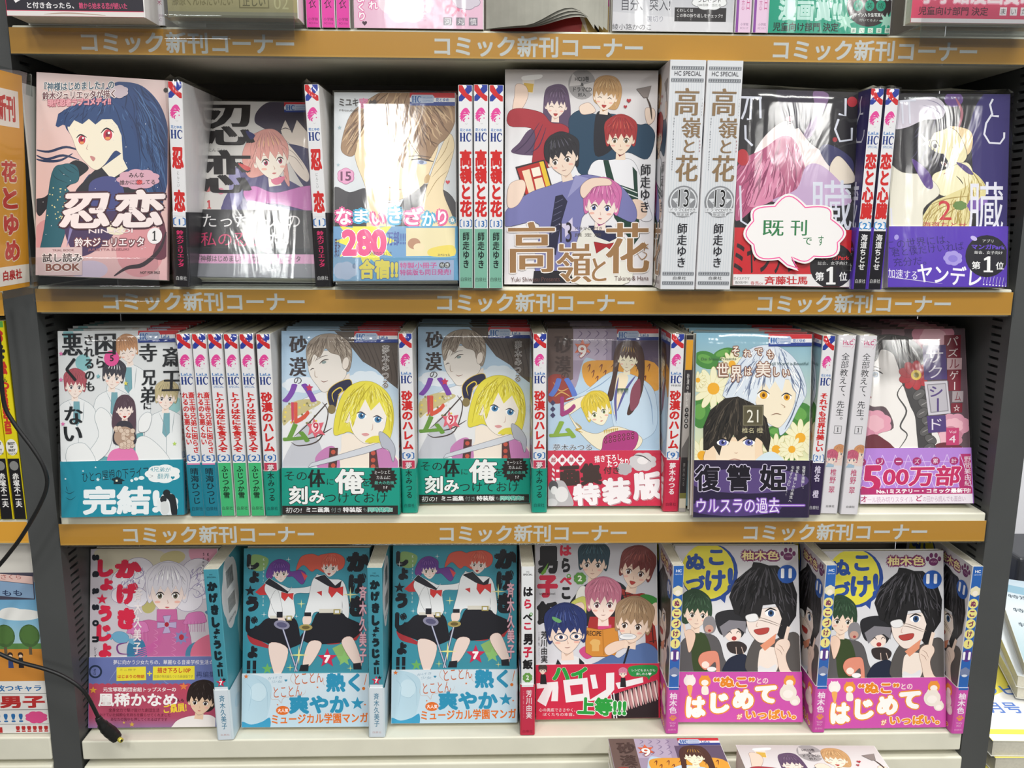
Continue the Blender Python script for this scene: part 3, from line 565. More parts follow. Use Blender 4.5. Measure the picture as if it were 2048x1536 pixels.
def d():
    a = Art([(342, 235), (1003, 245), (1010, 1420), (245, 1440)], .64, '#2a2350')
    a.R('#1f1d22', 220, 220, 1040, 1450); a.P('#332a6c', [(780, 400), (860, 240), (1010, 240), (1015, 1050), (840, 1050), (790, 560)], 1)
    a.P('#d8d0dc', [(340, 300), (560, 255), (640, 300), (620, 370), (520, 380), (420, 420), (340, 420)], 1); a.E('#6a4a8c', 690, 270, 52, 40)
    for l in ([(540, 270), (600, 290), (650, 340)], [(520, 300), (580, 320), (640, 370)]): a.L('#8a80a0', 4, l)
    a.L('#b06a78', 16, [(700, 260), (735, 340), (715, 430)]); a.P('#e8cfa0', [(640, 420), (780, 440), (790, 540), (740, 580), (600, 520)], 1)
    a.P('#ece4b8', [(520, 450), (600, 420), (700, 440), (760, 560), (740, 620), (660, 660), (560, 620), (500, 540)], 1, ol='#3a2c30', ow=3)
    a.P('#1e1c28', [(440, 500), (500, 410), (600, 375), (700, 390), (640, 430), (560, 470), (620, 560), (660, 640), (600, 680), (500, 650), (440, 600)], 1)
    a.P('#ece4b8', [(540, 500), (590, 480), (640, 540), (620, 570), (560, 545)], 1); a.E('#f4f0e0', 580, 525, 24, 14, 60); a.E('#2a2434', 580, 525, 11, 13); a.L('#2a1c24', 6, [(560, 500), (585, 495), (605, 530)]); a.E('#f4ece0', 630, 630, 22, 11, 35); a.E('#6a2434', 630, 630, 10); a.L('#6a3a34', 4, [(680, 530), (700, 585)])
    a.P('#f0eac4', [(560, 700), (640, 660), (760, 620), (800, 700), (760, 760), (640, 820), (580, 790)], 1, ol='#4a3c30', ow=2); a.L('#3a2c24', 6, [(700, 700), (725, 725), (740, 750)]); a.L('#a86060', 4, [(625, 690), (640, 680)])
    a.P('#e2d69a', [(700, 620), (830, 700), (880, 800), (800, 900), (760, 1040), (480, 1040), (540, 880), (640, 820), (760, 760), (790, 700)], 1)
    a.hair([(700, 620), (830, 700), (880, 800), (800, 900), (760, 1040), (480, 1040), (540, 880), (640, 820), (760, 760)], (760, 600), '#b09850', '#f6eec4', 80, 6, 6)
    a.hair([(440, 500), (500, 410), (600, 375), (700, 390), (640, 430), (560, 470), (620, 560), (660, 640), (600, 680), (500, 650), (440, 600)], (600, 380), '#0c0a14', '#4a4660', 60, 6, 7)
    for l in ([(780, 660), (840, 780), (760, 1000)], [(540, 880), (640, 840), (780, 820)], [(500, 1000), (600, 900), (720, 860)], [(560, 1030), (660, 920), (740, 880)], [(600, 860), (520, 940), (490, 1030)]): a.L('#a8904e', 6, l)
    a.P('#e8e4d4', [(250, 620), (380, 680), (520, 700), (600, 800), (500, 900), (470, 1040), (250, 1040)], 1, ol='#8a8470', ow=2); a.P('#5a4a84', [(700, 620), (760, 640), (800, 690), (760, 680)], 1); a.P('#5a3c88', [(440, 600), (540, 680), (560, 770), (510, 760)], 1)
    a.cloud('#6a8a4c', 720, 880, 38, 26, 7); a.cloud('#7a5aa8', 810, 880, 42, 40, 7); a.cloud('#8a6ab8', 860, 850, 24, 24, 6)
    W = '#e4e4f0'
    for l in ([(905, 270), (890, 300), (905, 360), (940, 362)], [(905, 345), (870, 400), (860, 460), (890, 508), (950, 512), (972, 480), (972, 450)], [(350, 280), (480, 272)], [(400, 280), (400, 400)], [(440, 280), (440, 400)], [(500, 460), (530, 500), (510, 520)], [(300, 900), (300, 1010), (360, 1044), (420, 1044)]): a.L(W, 11, l, 0, 0)
    a.T('臓', 770, 735, 980, 1040, W, .0); a.T('2', 592, 850, 668, 972, '#c8303a', .0); a.T('海道ちとせ', 490, 985, 760, 1022, '#c04050', .0)
    a.band('#5836b4', 1050); a.R('#5836b4', 200, 1050, 1060, 1450)
    a.T('この世界には、', 262, 1090, 650, 1150, '#2c1c6c', .0, rot=-7); a.T('君と僕だけいれば', 280, 1140, 740, 1196, '#2c1c6c', .0, rot=-7); a.T('充分だ。', 290, 1222, 500, 1282, '#2c1c6c', .0, rot=-5)
    a.cloud('#a89ae0', 670, 1225, 54, 46, 7); a.E('#8c7cd4', 670, 1228, 30, 24); a.T('加速する', 252, 1310, 440, 1375, '#f2f0f8', .01, rot=4); a.T('ヤンデレ', 440, 1272, 850, 1410, '#f4f2fa', .02, rot=4)
    for i in range(8): a.L('#f4f2fa', 7, [(870+i*20, 1340+i*2), (862+i*20, 1390+i*2)], 0); a.E('#f4f2fa', 864+i*20, 1402+i*1.5, 5)
    a.E('#1c1a24', 880, 1210, 132, 142); a.T('アプリ', 854, 1096, 920, 1116, '#eee', .0); a.T('マンガPark', 786, 1128, 992, 1162, '#6a4ad0', .03); a.T('総合、女子向け', 804, 1172, 978, 1194, '#eee', .0); a.T('第', 788, 1244, 842, 1298, '#f2f2f2', .02); a.T('1', 862, 1208, 922, 1318, '#f2f2f2', .02); a.T('位', 938, 1244, 988, 1298, '#f2f2f2', .02)
    a.L('#e8e4f4', 4, [(248, 1366), (400, 1380), (600, 1404)]); a.E('#a89ae0', 320, 1090, 14, 18, 20); a.E('#c8bcec', 800, 1090, 22, 14, 30)
    return a
D['A6'] = d()
# B1: white cover, four men in white suits, bouquet girl, teal band
def d():
    a = Art([(362, 232), (1030, 240), (1098, 1310), (345, 1325)], .64, '#e4e6e6')
    a.R('#dfe2e3', 320, 220, 1130, 1340)
    for c, x, y, r in (('#8cc4c8', 500, 400, 45), ('#8cc4c8', 420, 860, 90), ('#7ebcc2', 1040, 860, 70), ('#9ccccc', 1010, 640, 50), ('#8cc4c8', 420, 250, 30)): a.E(c, x, y, r)
    a.P('#6aa8b0', [(480, 740), (560, 730), (760, 740), (840, 800), (820, 980), (600, 980), (500, 900)], 1)
    for x, y, hw, hair, rot, look, sd, s in ((748, 345, 92, '#c8936a', -12, -.3, 11, 1), (668, 480, 98, '#3e3e48', 8, -.2, 12, 1), (450, 528, 98, '#b05560', 3, .1, 13, 1), (970, 600, 100, '#c4b68c', 2, -.1, 14, 1)):
        a.P('#eceff0', [(x-110, y+150), (x-30, y+75), (x+40, y+75), (x+120, y+160), (x+110, y+430), (x-100, y+430)], 1, ol='#8a98a0', ow=2)
        a.P('#78aab4', [(x-10, y+85), (x+22, y+85), (x+26, y+200), (x+4, y+225), (x-16, y+200)], 0, ol='#4a7a88', ow=1); a.L('#8a98a0', 3, [(x-40, y+80), (x+6, y+200), (x+10, y+400)]); a.L('#8a98a0', 3, [(x+50, y+85), (x+40, y+200)])
        a.head(x, y, hw, '#f6e6dc', hair, rot=rot, look=look, eye='#6a6a74', closed=(sd == 11), seed=sd, hl='#fff' if sd == 12 else None)
    for p in ([(560, 700), (600, 650), (660, 720), (640, 900), (520, 990), (480, 960), (580, 820)], [(800, 850), (860, 820), (960, 900), (1000, 985), (830, 985)], [(400, 880), (500, 860), (560, 985), (400, 985)]): a.P('#f0f2f2', p, 1, ol='#8a98a0', ow=2)
    a.P('#e77fb6', [(640, 985), (660, 900), (780, 890), (810, 985)], 1); a.P('#5a4450', [(665, 680), (690, 600), (740, 580), (790, 620), (800, 740), (790, 830), (750, 790), (700, 790), (660, 760)], 1); a.head(734, 664, 88, '#fae8e0', '#5a4450', closed=1, mouth='open', back=0, seed=15)
    a.P('#3c3a44', [(690, 740), (770, 740), (800, 860), (670, 860)], 1); rr = random.Random(2)
    a.E('#b89c88', 732, 820, 60, 60)
    for i in range(28): x, y = rr.uniform(680, 785), rr.uniform(768, 880); a.E('#e0cbb8', x, y, 13, ol='#a0826c', ow=2)
    a.P('#f2f4f4', [(820, 720), (860, 680), (890, 700), (870, 780), (820, 790)], 1, ol='#8a98a0', ow=2)
    a.E('#e8569a', 660, 380, 42); a.T('5', 650, 362, 672, 396, '#222', .03)
    K = '#1c2024'
    a.T('悪', 384, 246, 500, 360, K, -.035); a.T('く', 400, 374, 462, 500, K, -.035); a.T('な', 384, 640, 492, 744, K, -.035); a.T('い', 376, 756, 486, 842, K, -.035)
    a.V('されるのも', 532, 250, 538, 560, 60, K, -.035); a.T('困', 568, 250, 684, 360, K, -.035); a.T('ら', 574, 366, 620, 428, K, -.035)
    a.T('斎', 942, 326, 1040, 430, K, -.035); a.T('王', 944, 452, 1050, 562, K, -.035); a.T('寺', 812, 306, 912, 400, K, -.035); a.T('兄', 828, 446, 912, 528, K, -.035); a.T('弟', 822, 536, 908, 626, K, -.035); a.T('に', 842, 626, 886, 662, K, -.035)
    hc_head(a, 806, 232, 1036, 300, 'LaLa')
    for x, y, c in ((378, 350, '#e478b0'), (372, 490, '#e478b0'), (374, 740, '#e478b0'), (584, 475, '#7ab8c0'), (740, 516, '#e8dc5c'), (1028, 864, '#b8d85c')): a.star(c, x, y, 14)
    a.band('#1f8ea4', 988); a.R('#1f8ea4', 300, 985, 1140, 1345); a.V('ひとつ屋根の下ライ', 0, 0, 0, 0, 0, '#000') if 0 else None
    a.T('ひとつ屋根の下ライフ', 480, 1014, 880, 1078, '#12303c', .01, rot=-5)
    a.P('#16303a', [(655, 1080), (690, 1060), (740, 1086), (722, 1090), (722, 1108), (670, 1108), (670, 1088)]); a.R('#f2f4d0', 682, 1080, 694, 1092)
    a.T('完結!', 478, 1118, 950, 1305, '#eef4f6', .04)
    a.cloud('#f0f4f4', 965, 1046, 96, 52, 7); a.T('4兄弟が', 890, 1004, 1012, 1034, '#3a98a8', .0, rot=3); a.T('翻弄', 934, 1044, 1006, 1076, '#3a98a8', .0); a.heart('#1f8ea4', 1026, 1070, 12); a.L('#222', 4, [(886, 1050), (906, 1058), (888, 1070)], 0)
    a.cloud('#e8eef0', 1000, 1240, 60, 66, 8); a.E('#23282c', 992, 1166, 22); a.P('#23282c', [(980, 1185), (1040, 1180), (1062, 1300), (1030, 1310), (1010, 1220)], 1); a.E('#2c3034', 974, 1206, 20, 24); a.P('#d8dcdc', [(960, 1230), (1000, 1225), (1010, 1290), (970, 1300)], 1)
    for x, y, r in ((575, 1078, 14), (486, 1024, 7), (562, 1002, 7), (378, 1072, 8), (610, 1068, 5)): a.star('#e8f4f4', x, y, r)
    for l in ([(370, 1150), (400, 1165), (430, 1150)], [(375, 1190), (405, 1205), (435, 1185)], [(380, 1120), (388, 1150)]): a.L('#0f4456', 4, l)
    a.E('#e8f4f4', 780, 1086, 9); a.E('#e8f4f4', 806, 1076, 14, 10); a.E('#e8f4f4', 838, 1070, 18, 12)
    return a
D['B1'] = d()
# B2: desert cover, ash-haired man and blond-bobbed girl, green band
def d():
    a = Art([(818, 150), (1628, 155), (1645, 1440), (812, 1440)], .64, '#a8c4dc')
    a.grad(780, 130, 1680, 1110, [(0, '#9ebdd8'), (.35, '#b8cfe2'), (1, '#e4e6ea')]); a.cloud('#e2e8ee', 960, 520, 130, 50, 7); a.cloud('#dce6ee', 1400, 500, 120, 70, 8)
    a.P('#5a4f48', [(1180, 150), (1640, 150), (1640, 560), (1560, 500), (1480, 420), (1380, 360), (1300, 260)], 0)
    for i in range(9): a.L('#453b36', 7, [(1220+i*45, 170+i*12), (1300+i*40, 240+i*28), (1330+i*36, 290+i*30)])
    a.P('#e9eaec', [(830, 720), (900, 650), (1140, 560), (1220, 640), (1240, 1000), (1100, 1110), (812, 1110)], 1, ol='#8a8c94', ow=2); a.P('#c8cad2', [(900, 900), (1000, 800), (1100, 1000), (1000, 1100), (812, 1110)], 1)
    a.P('#cbbf8a', [(830, 680), (960, 620), (1090, 640), (1000, 700), (880, 760), (825, 800)], 1); rr = random.Random(5)
    for i in range(30): a.E(['#e8d45c', '#8a8458', '#d8d8c8'][i % 3], rr.uniform(835, 1060), rr.uniform(640, 790), 8)
    # man
    a.P('#eadfd4', [(1100, 540), (1290, 440), (1290, 560), (1160, 640)]); a.P('#e9e2da', [(1000, 330), (1030, 290), (1250, 300), (1270, 420), (1240, 490), (1120, 570), (1060, 520), (1010, 440)], 1, ol='#6a5a52', ow=2)
    a.P('#9a8c7e', [(990, 330), (1000, 240), (1080, 180), (1200, 175), (1290, 240), (1305, 340), (1280, 430), (1240, 380), (1220, 320), (1160, 300), (1120, 270), (1080, 330), (1040, 310), (1010, 390)], 1, ol='#54483c', ow=2)
    a.hair([(990, 330), (1000, 240), (1080, 180), (1200, 175), (1290, 240), (1305, 340), (1280, 430), (1240, 380), (1220, 320), (1160, 300), (1120, 270), (1080, 330), (1010, 390)], (1130, 160), '#6e6054', '#c4b8a8', 90, 5, 8)
    for l in ([(1080, 190), (1040, 250), (1020, 320)], [(1140, 180), (1120, 230), (1100, 290)], [(1200, 185), (1200, 250), (1180, 300)], [(1250, 220), (1270, 300), (1270, 380)]): a.L('#6e6054', 6, l)
    a.E('#eadfd4', 1262, 372, 22, 42, 10, ol='#6a5a52', ow=2); a.L('#4a3e38', 7, [(1080, 375), (1110, 350), (1145, 345)]); a.E('#8a9a98', 1112, 365, 16, 9, -15); a.L('#4a3e38', 6, [(1015, 420), (1030, 408), (1044, 410)]); a.L('#54483c', 4, [(1060, 350), (1100, 325), (1140, 318)])
    a.L('#a08878', 4, [(1048, 420), (1050, 462), (1070, 466)]); a.L('#8a5a50', 5, [(1090, 490), (1110, 500), (1140, 490)])
    a.P('#2c2c48', [(1140, 570), (1200, 510), (1290, 485), (1300, 540), (1220, 580), (1190, 680), (1150, 660)], 1, ol='#d8b840', ow=4); a.L('#e4c84c', 9, [(1180, 640), (1170, 580), (1220, 540), (1240, 560), (1210, 590)]); a.E('#8a7a50', 1165, 690, 28, 32)
    # title
    K = '#3a3234'
    a.T('砂', 870, 182, 996, 300, K, -.04); a.T('漠', 868, 330, 990, 460, K, -.04); a.T('の', 902, 468, 956, 512, K, .01)
    for l in ([(1100, 640), (1140, 720), (1080, 900), (940, 945), (880, 920)], [(900, 880), (1000, 790), (1120, 660), (1130, 650)], [(1170, 820), (1060, 880), (960, 900)]): a.L('#4c403c', 9, l)
    a.T('ハ', 820, 510, 1060, 640, '#7a44a8', .03); a.T('レ', 900, 640, 1010, 790, '#d85a44', .04); a.T('ム', 820, 790, 1010, 920, '#6a9a3c', .04); a.P('#c84060', [(880, 640), (900, 640), (900, 760), (885, 790)])
    # girl
    a.P('#f6eadc', [(1250, 860), (1420, 900), (1560, 960), (1640, 1110), (1180, 1110), (1230, 980)], 1); a.P('#c884b8', [(1050, 1030), (1120, 960), (1190, 960), (1220, 1110), (1080, 1110)], 1); a.P('#c884b8', [(1480, 960), (1560, 980), (1630, 1050), (1630, 1110), (1440, 1110)], 1)
    a.P('#5a3c3c', [(1150, 960), (1210, 960), (1200, 1110), (1140, 1110)]); a.P('#5a3c3c', [(1430, 960), (1480, 970), (1500, 1110), (1430, 1110)])
    for y in (990, 1040, 1085): a.E('#c85a48', 1176, y, 16); a.E('#c85a48', 1458, y+8, 16)
    a.P('#e6da4a', [(1180, 860), (1200, 700), (1260, 560), (1360, 500), (1470, 510), (1570, 600), (1600, 740), (1580, 880), (1540, 930), (1500, 900), (1420, 930), (1300, 850), (1240, 860)], 1, ol='#9a8c20', ow=2)
    a.P('#f6efe6', [(1290, 760), (1300, 680), (1420, 600), (1540, 680), (1545, 780), (1520, 850), (1440, 920), (1390, 925), (1320, 860)], 1, ol='#7a6a50', ow=2); a.E('#f2e8dc', 1270, 740, 26, 46, -8, ol='#8a7a50', ow=2)
    a.P('#e9de50', [(1230, 700), (1280, 580), (1400, 520), (1500, 540), (1580, 640), (1590, 800), (1550, 740), (1500, 640), (1440, 700), (1400, 620), (1340, 740), (1310, 820), (1290, 700), (1250, 800), (1215, 850)])
    a.hair([(1230, 700), (1280, 580), (1400, 520), (1500, 540), (1580, 640), (1590, 800), (1550, 740), (1500, 640), (1440, 700), (1400, 620), (1340, 740), (1310, 820), (1250, 800)], (1430, 480), '#c0b02c', '#f8f4a0', 110, 5, 9)
    for l in ([(1400, 510), (1300, 600), (1240, 780)], [(1450, 515), (1380, 600), (1320, 720)], [(1500, 540), (1560, 660), (1570, 840)], [(1380, 530), (1260, 640), (1210, 840)], [(1540, 600), (1590, 720), (1580, 860)]): a.L('#b8a828', 6, l)
    for x, y in ((1375, 735), (1490, 762)): a.E('#fff', x, y, 36, 22, 8); a.E('#4a86b4', x, y, 24, 22); a.E('#1c3c5c', x, y, 10, 13); a.E('#fff', x+7, y-8, 5); a.L('#3a3040', 8, [(x-36, y-16), (x-4, y-26), (x+34, y-4)])
    a.P('#e0a0a0', [(1375, 862), (1410, 856), (1430, 868), (1400, 878)], 1); a.L('#c8a090', 4, [(1455, 790), (1452, 830), (1440, 836)])
    a.P('#e6da4a', [(1400, 920), (1450, 880), (1530, 880), (1540, 930), (1480, 925)], 1)
    a.P('#d4d8e0', [(1000, 1098), (1020, 1070), (1500, 925), (1520, 960), (1400, 1000)], 0, ol='#7a7e8a', ow=3); a.P('#b8bcc8', [(1500, 850), (1560, 880), (1610, 960), (1600, 1060), (1570, 980), (1520, 950)], 1, ol='#6a6e7a', ow=3)
    a.P('#e06878', [(1040, 750), (1060, 790), (1110, 780), (1090, 830), (1120, 870), (1070, 860), (1050, 890), (1030, 850), (1000, 870), (1010, 820), (990, 790), (1030, 790)], 0); a.E('#f4dce0', 1052, 815, 30, 34); a.T('9', 1034, 780, 1074, 850, '#c84054', .02, ol='#fff', ow=3); a.star('#c83a5c', 1010, 540, 28, 5, .5)
    a.V('夢木みつる', 1540, 250, 1540, 545, 52, '#4a403e', .0, ol='#cfcac6', ow=3); hc_head(a, 1322, 150, 1632, 232, 'LaLa')
    a.band('#159a86', 1106); a.R('#159a86', 780, 1100, 1680, 1372); a.R('#2c2624', 780, 1372, 1680, 1450)
    K = '#1e2422'
    a.T('その', 832, 1128, 990, 1190, K, .0); a.T('体', 996, 1112, 1122, 1240, K, -.035); a.T('に', 1132, 1180, 1180, 1222, K, .0); a.T('俺', 1188, 1108, 1400, 1290, '#f2f4f2', .03, ol='#1c2422', ow=5); a.T('を', 1378, 1176, 1436, 1232, K, .0)
    a.T('刻', 862, 1230, 996, 1362, '#f2f4f2', .03, ol='#1c2422', ow=5); a.T('み', 1006, 1262, 1116, 1354, '#f2f4f2', .03, ol='#1c2422', ow=5); a.T('つけておけ', 1120, 1280, 1560, 1352, K, .0)
    a.star('#2c2422', 1530, 1182, 104, 20, .82); a.T('ミーシェと', 1470, 1120, 1580, 1146, '#eee', .0, rot=-3); a.T('カルムに', 1484, 1158, 1582, 1182, '#eee', .0); a.T('最大の危機', 1470, 1196, 1608, 1220, '#58c8b4', .0); a.T('!?', 1534, 1232, 1562, 1252, '#eee', .0)
    a.T('初の!', 836, 1384, 950, 1424, '#e8e8e8', .01, sk=.1); a.T('ミニ画集', 984, 1382, 1152, 1420, '#f4f4f4', .03); a.T('付き', 1162, 1386, 1236, 1420, '#8a9a98', .0); a.T('特装版', 1246, 1382, 1382, 1420, '#f4f4f4', .03); a.T('も', 1390, 1388, 1416, 1414, '#8a9a98', .0); a.T('同時発売!!', 1424, 1384, 1600, 1418, '#1fa48e', .03, ol='#c8e8e0', ow=2)
    return a
D['B2'] = d()
# B4: lavender room cover, long-haired man and reclining blond girl, red band
def d():
    a = Art([(150, 135), (930, 140), (965, 1378), (152, 1378)], .64, '#9a8ca4')
    a.R('#a394ac', 100, 120, 1000, 1000); a.P('#6a5650', [(140, 120), (330, 135), (330, 480), (150, 560)]); a.R('#b8aac0', 330, 135, 560, 350)
    for i in range(12): a.L('#7e6e90', 7, [(350+i % 4*60+20, 150+i//4*60), (390+i % 4*60, 170+i//4*60), (360+i % 4*60, 200+i//4*60)])
    a.R('#5e5068', 600, 220, 960, 440)
    a.P('#b8d0e4', [(150, 560), (330, 560), (400, 360), (460, 340), (640, 420), (830, 430), (940, 520), (940, 980), (150, 980)], 1); a.P('#e3a13a', [(405, 372), (600, 352), (900, 370), (930, 560), (600, 560), (430, 520)], 1)
    for i in range(16): a.L('#7c3a24', 8, [(430+i*28, 400+(i % 3)*40), (450+i*28, 380+(i % 3)*40), (440+i*28, 430+(i % 3)*40)])
    a.P('#9a3e34', [(155, 470), (250, 450), (340, 540), (330, 620), (160, 640)], 1)
    for l in ([(190, 500), (240, 560), (300, 540)], [(200, 600), (250, 570), (310, 600)]): a.L('#d8b060', 8, l)
    a.P('#c8dcec', [(280, 620), (420, 560), (560, 450), (650, 430), (790, 470), (900, 560), (930, 760), (900, 860), (800, 920), (720, 970), (620, 800), (580, 640), (400, 600)], 1, ol='#6a86a4', ow=2)
    for l in ([(640, 460), (600, 620), (640, 790)], [(820, 500), (880, 640), (900, 800)], [(420, 570), (520, 520), (600, 460)]): a.L('#8ca8c8', 7, l)
    a.P('#f4e4c4', [(640, 460), (720, 470), (660, 640), (620, 720)], 1); a.L('#5a5a9c', 18, [(650, 470), (630, 620), (640, 770)]); a.L('#5a5a9c', 18, [(770, 460), (700, 560), (645, 700)])
    for i in range(9): a.P('#3e5a44', [(640+i*9, 545), (650+i*9, 545), (644+i*9, 590)])
    a.P('#4a2e24', [(620, 300), (660, 235), (740, 222), (800, 250), (830, 360), (820, 560), (760, 700), (715, 720), (760, 560), (790, 420), (680, 300), (640, 440), (610, 620), (575, 600), (610, 450)], 1, ol='#2a1810', ow=2); a.P('#8a4658', [(740, 560), (800, 480), (800, 640), (740, 700)], 1)
    a.head(714, 348, 122, '#f4ecd0', '#4e3022', rot=4, look=-.3, back=0, eye='#6a5a40', hl='#c89a30', seed=21, closed=1, line='#2a1810')
    a.P('#f2e8cc', [(270, 660), (420, 590), (520, 560), (550, 590), (440, 640), (330, 710), (300, 720)], 1, ol='#7a6a48', ow=2); a.P('#f2e8cc', [(300, 720), (380, 820), (500, 860), (640, 810), (820, 890), (760, 980), (540, 980), (380, 850)], 1, ol='#7a6a48', ow=2)
    a.head(510, 708, 150, '#f6efd4', '#e2c83c', rot=-20, look=.1, eye='#7a8a4a', hl='#f4e478', dk='#b89a20', mouth='lips', seed=22, line='#8a7420', neck=0)
    a.L('#c8a030', 10, [(350, 780), (390, 820), (350, 830), (400, 850)])
    for i in range(8): a.P('#c8a838', [(550+i*13, 836-i*2), (560+i*13, 834-i*2), (554+i*13, 864-i*2)])
    a.P('#b0387e', [(540, 960), (560, 880), (660, 840), (780, 850), (790, 920), (730, 990), (540, 990)], 1, ol='#5a1c40', ow=2)
    for i in range(14): a.E('#6a2038', 565+i % 7*32, 890+i//7*28-(i % 7)*5, 11); a.E('#c85a94', 565+i % 7*32, 890+i//7*28-(i % 7)*5, 5)
    K = '#4a3834'
    a.T('砂', 196, 180, 326, 300, K, -.04); a.T('漠', 200, 320, 316, 430, K, -.04); a.T('の', 248, 432, 298, 478, K, .01)
    a.T('ハ', 156, 470, 360, 600, '#5a78c8', .04); a.T('レ', 238, 600, 350, 738, '#a03878', .05); a.T('ム', 160, 770, 352, 890, '#8aac3c', .04)
    a.star('#e0683c', 395, 268, 62, 6, .5); a.T('9', 362, 246, 424, 334, '#f8f0ec', .02, ol='#a03038', ow=4); a.V('◆◆◆', 186, 620, 186, 750, 40, '#3e3a60', .0)
    a.T('夢木みつる', 190, 932, 466, 978, '#2c2c34', .01, ol='#dce6f0', ow=3); hc_head(a, 636, 138, 932, 218, 'LaLa')
    a.band('#d0304e', 988); a.R('#d0304e', 100, 985, 1000, 1390)
    for i, c in enumerate('超豪華!'): a.P('#f4eef0', [(190+i*64, 1002), (228+i*64, 1044), (190+i*64, 1088), (152+i*64, 1044)]); a.T(c, 174+i*64, 1026, 208+i*64, 1060, '#b02440', .03)
    a.T('描き下ろし', 484, 1008, 680, 1056, '#fff', .02, rot=-5); a.T('たっぷり!', 576, 1040, 746, 1090, '#fff', .03, rot=-5)
    a.cloud('#d4d0d2', 830, 1060, 90, 60, 8); a.cloud('#bcb8bc', 700, 1110, 50, 40, 7); a.E('#efeaea', 830, 1050, 40, 28); a.L('#4a4448', 8, [(760, 1010), (830, 1020), (890, 1060)])
    a.T('ミニ', 178, 1100, 236, 1200, '#f4eef0', .03); a.T('画集', 238, 1070, 540, 1232, '#42302c', .05, rot=-3); a.T('付き', 550, 1094, 664, 1146, '#42302c', .02)
    a.P('#bcb8ba', [(155, 1230), (250, 1190), (300, 1260), (330, 1378), (155, 1378)], 1); a.E('#e8e4e4', 250, 1290, 48, 56); a.E('#5a5458', 190, 1230, 34, 40); a.E('#e8e4e4', 196, 1260, 24, 30); a.E('#d4d0d2', 180, 1350, 40, 30)
    for t, x0, y0, x1, y1 in (('特', 330, 1212, 528, 1372), ('装', 540, 1170, 748, 1366), ('版', 760, 1130, 966, 1330)): a.T(t, x0+6, y0+6, x1+6, y1+6, '#c8a8b0', .05, rot=-4); a.T(t, x0, y0, x1, y1, '#f6f0f2', .05, ol='#a82440', ow=3, rot=-4)
    return a
D['B4'] = d()
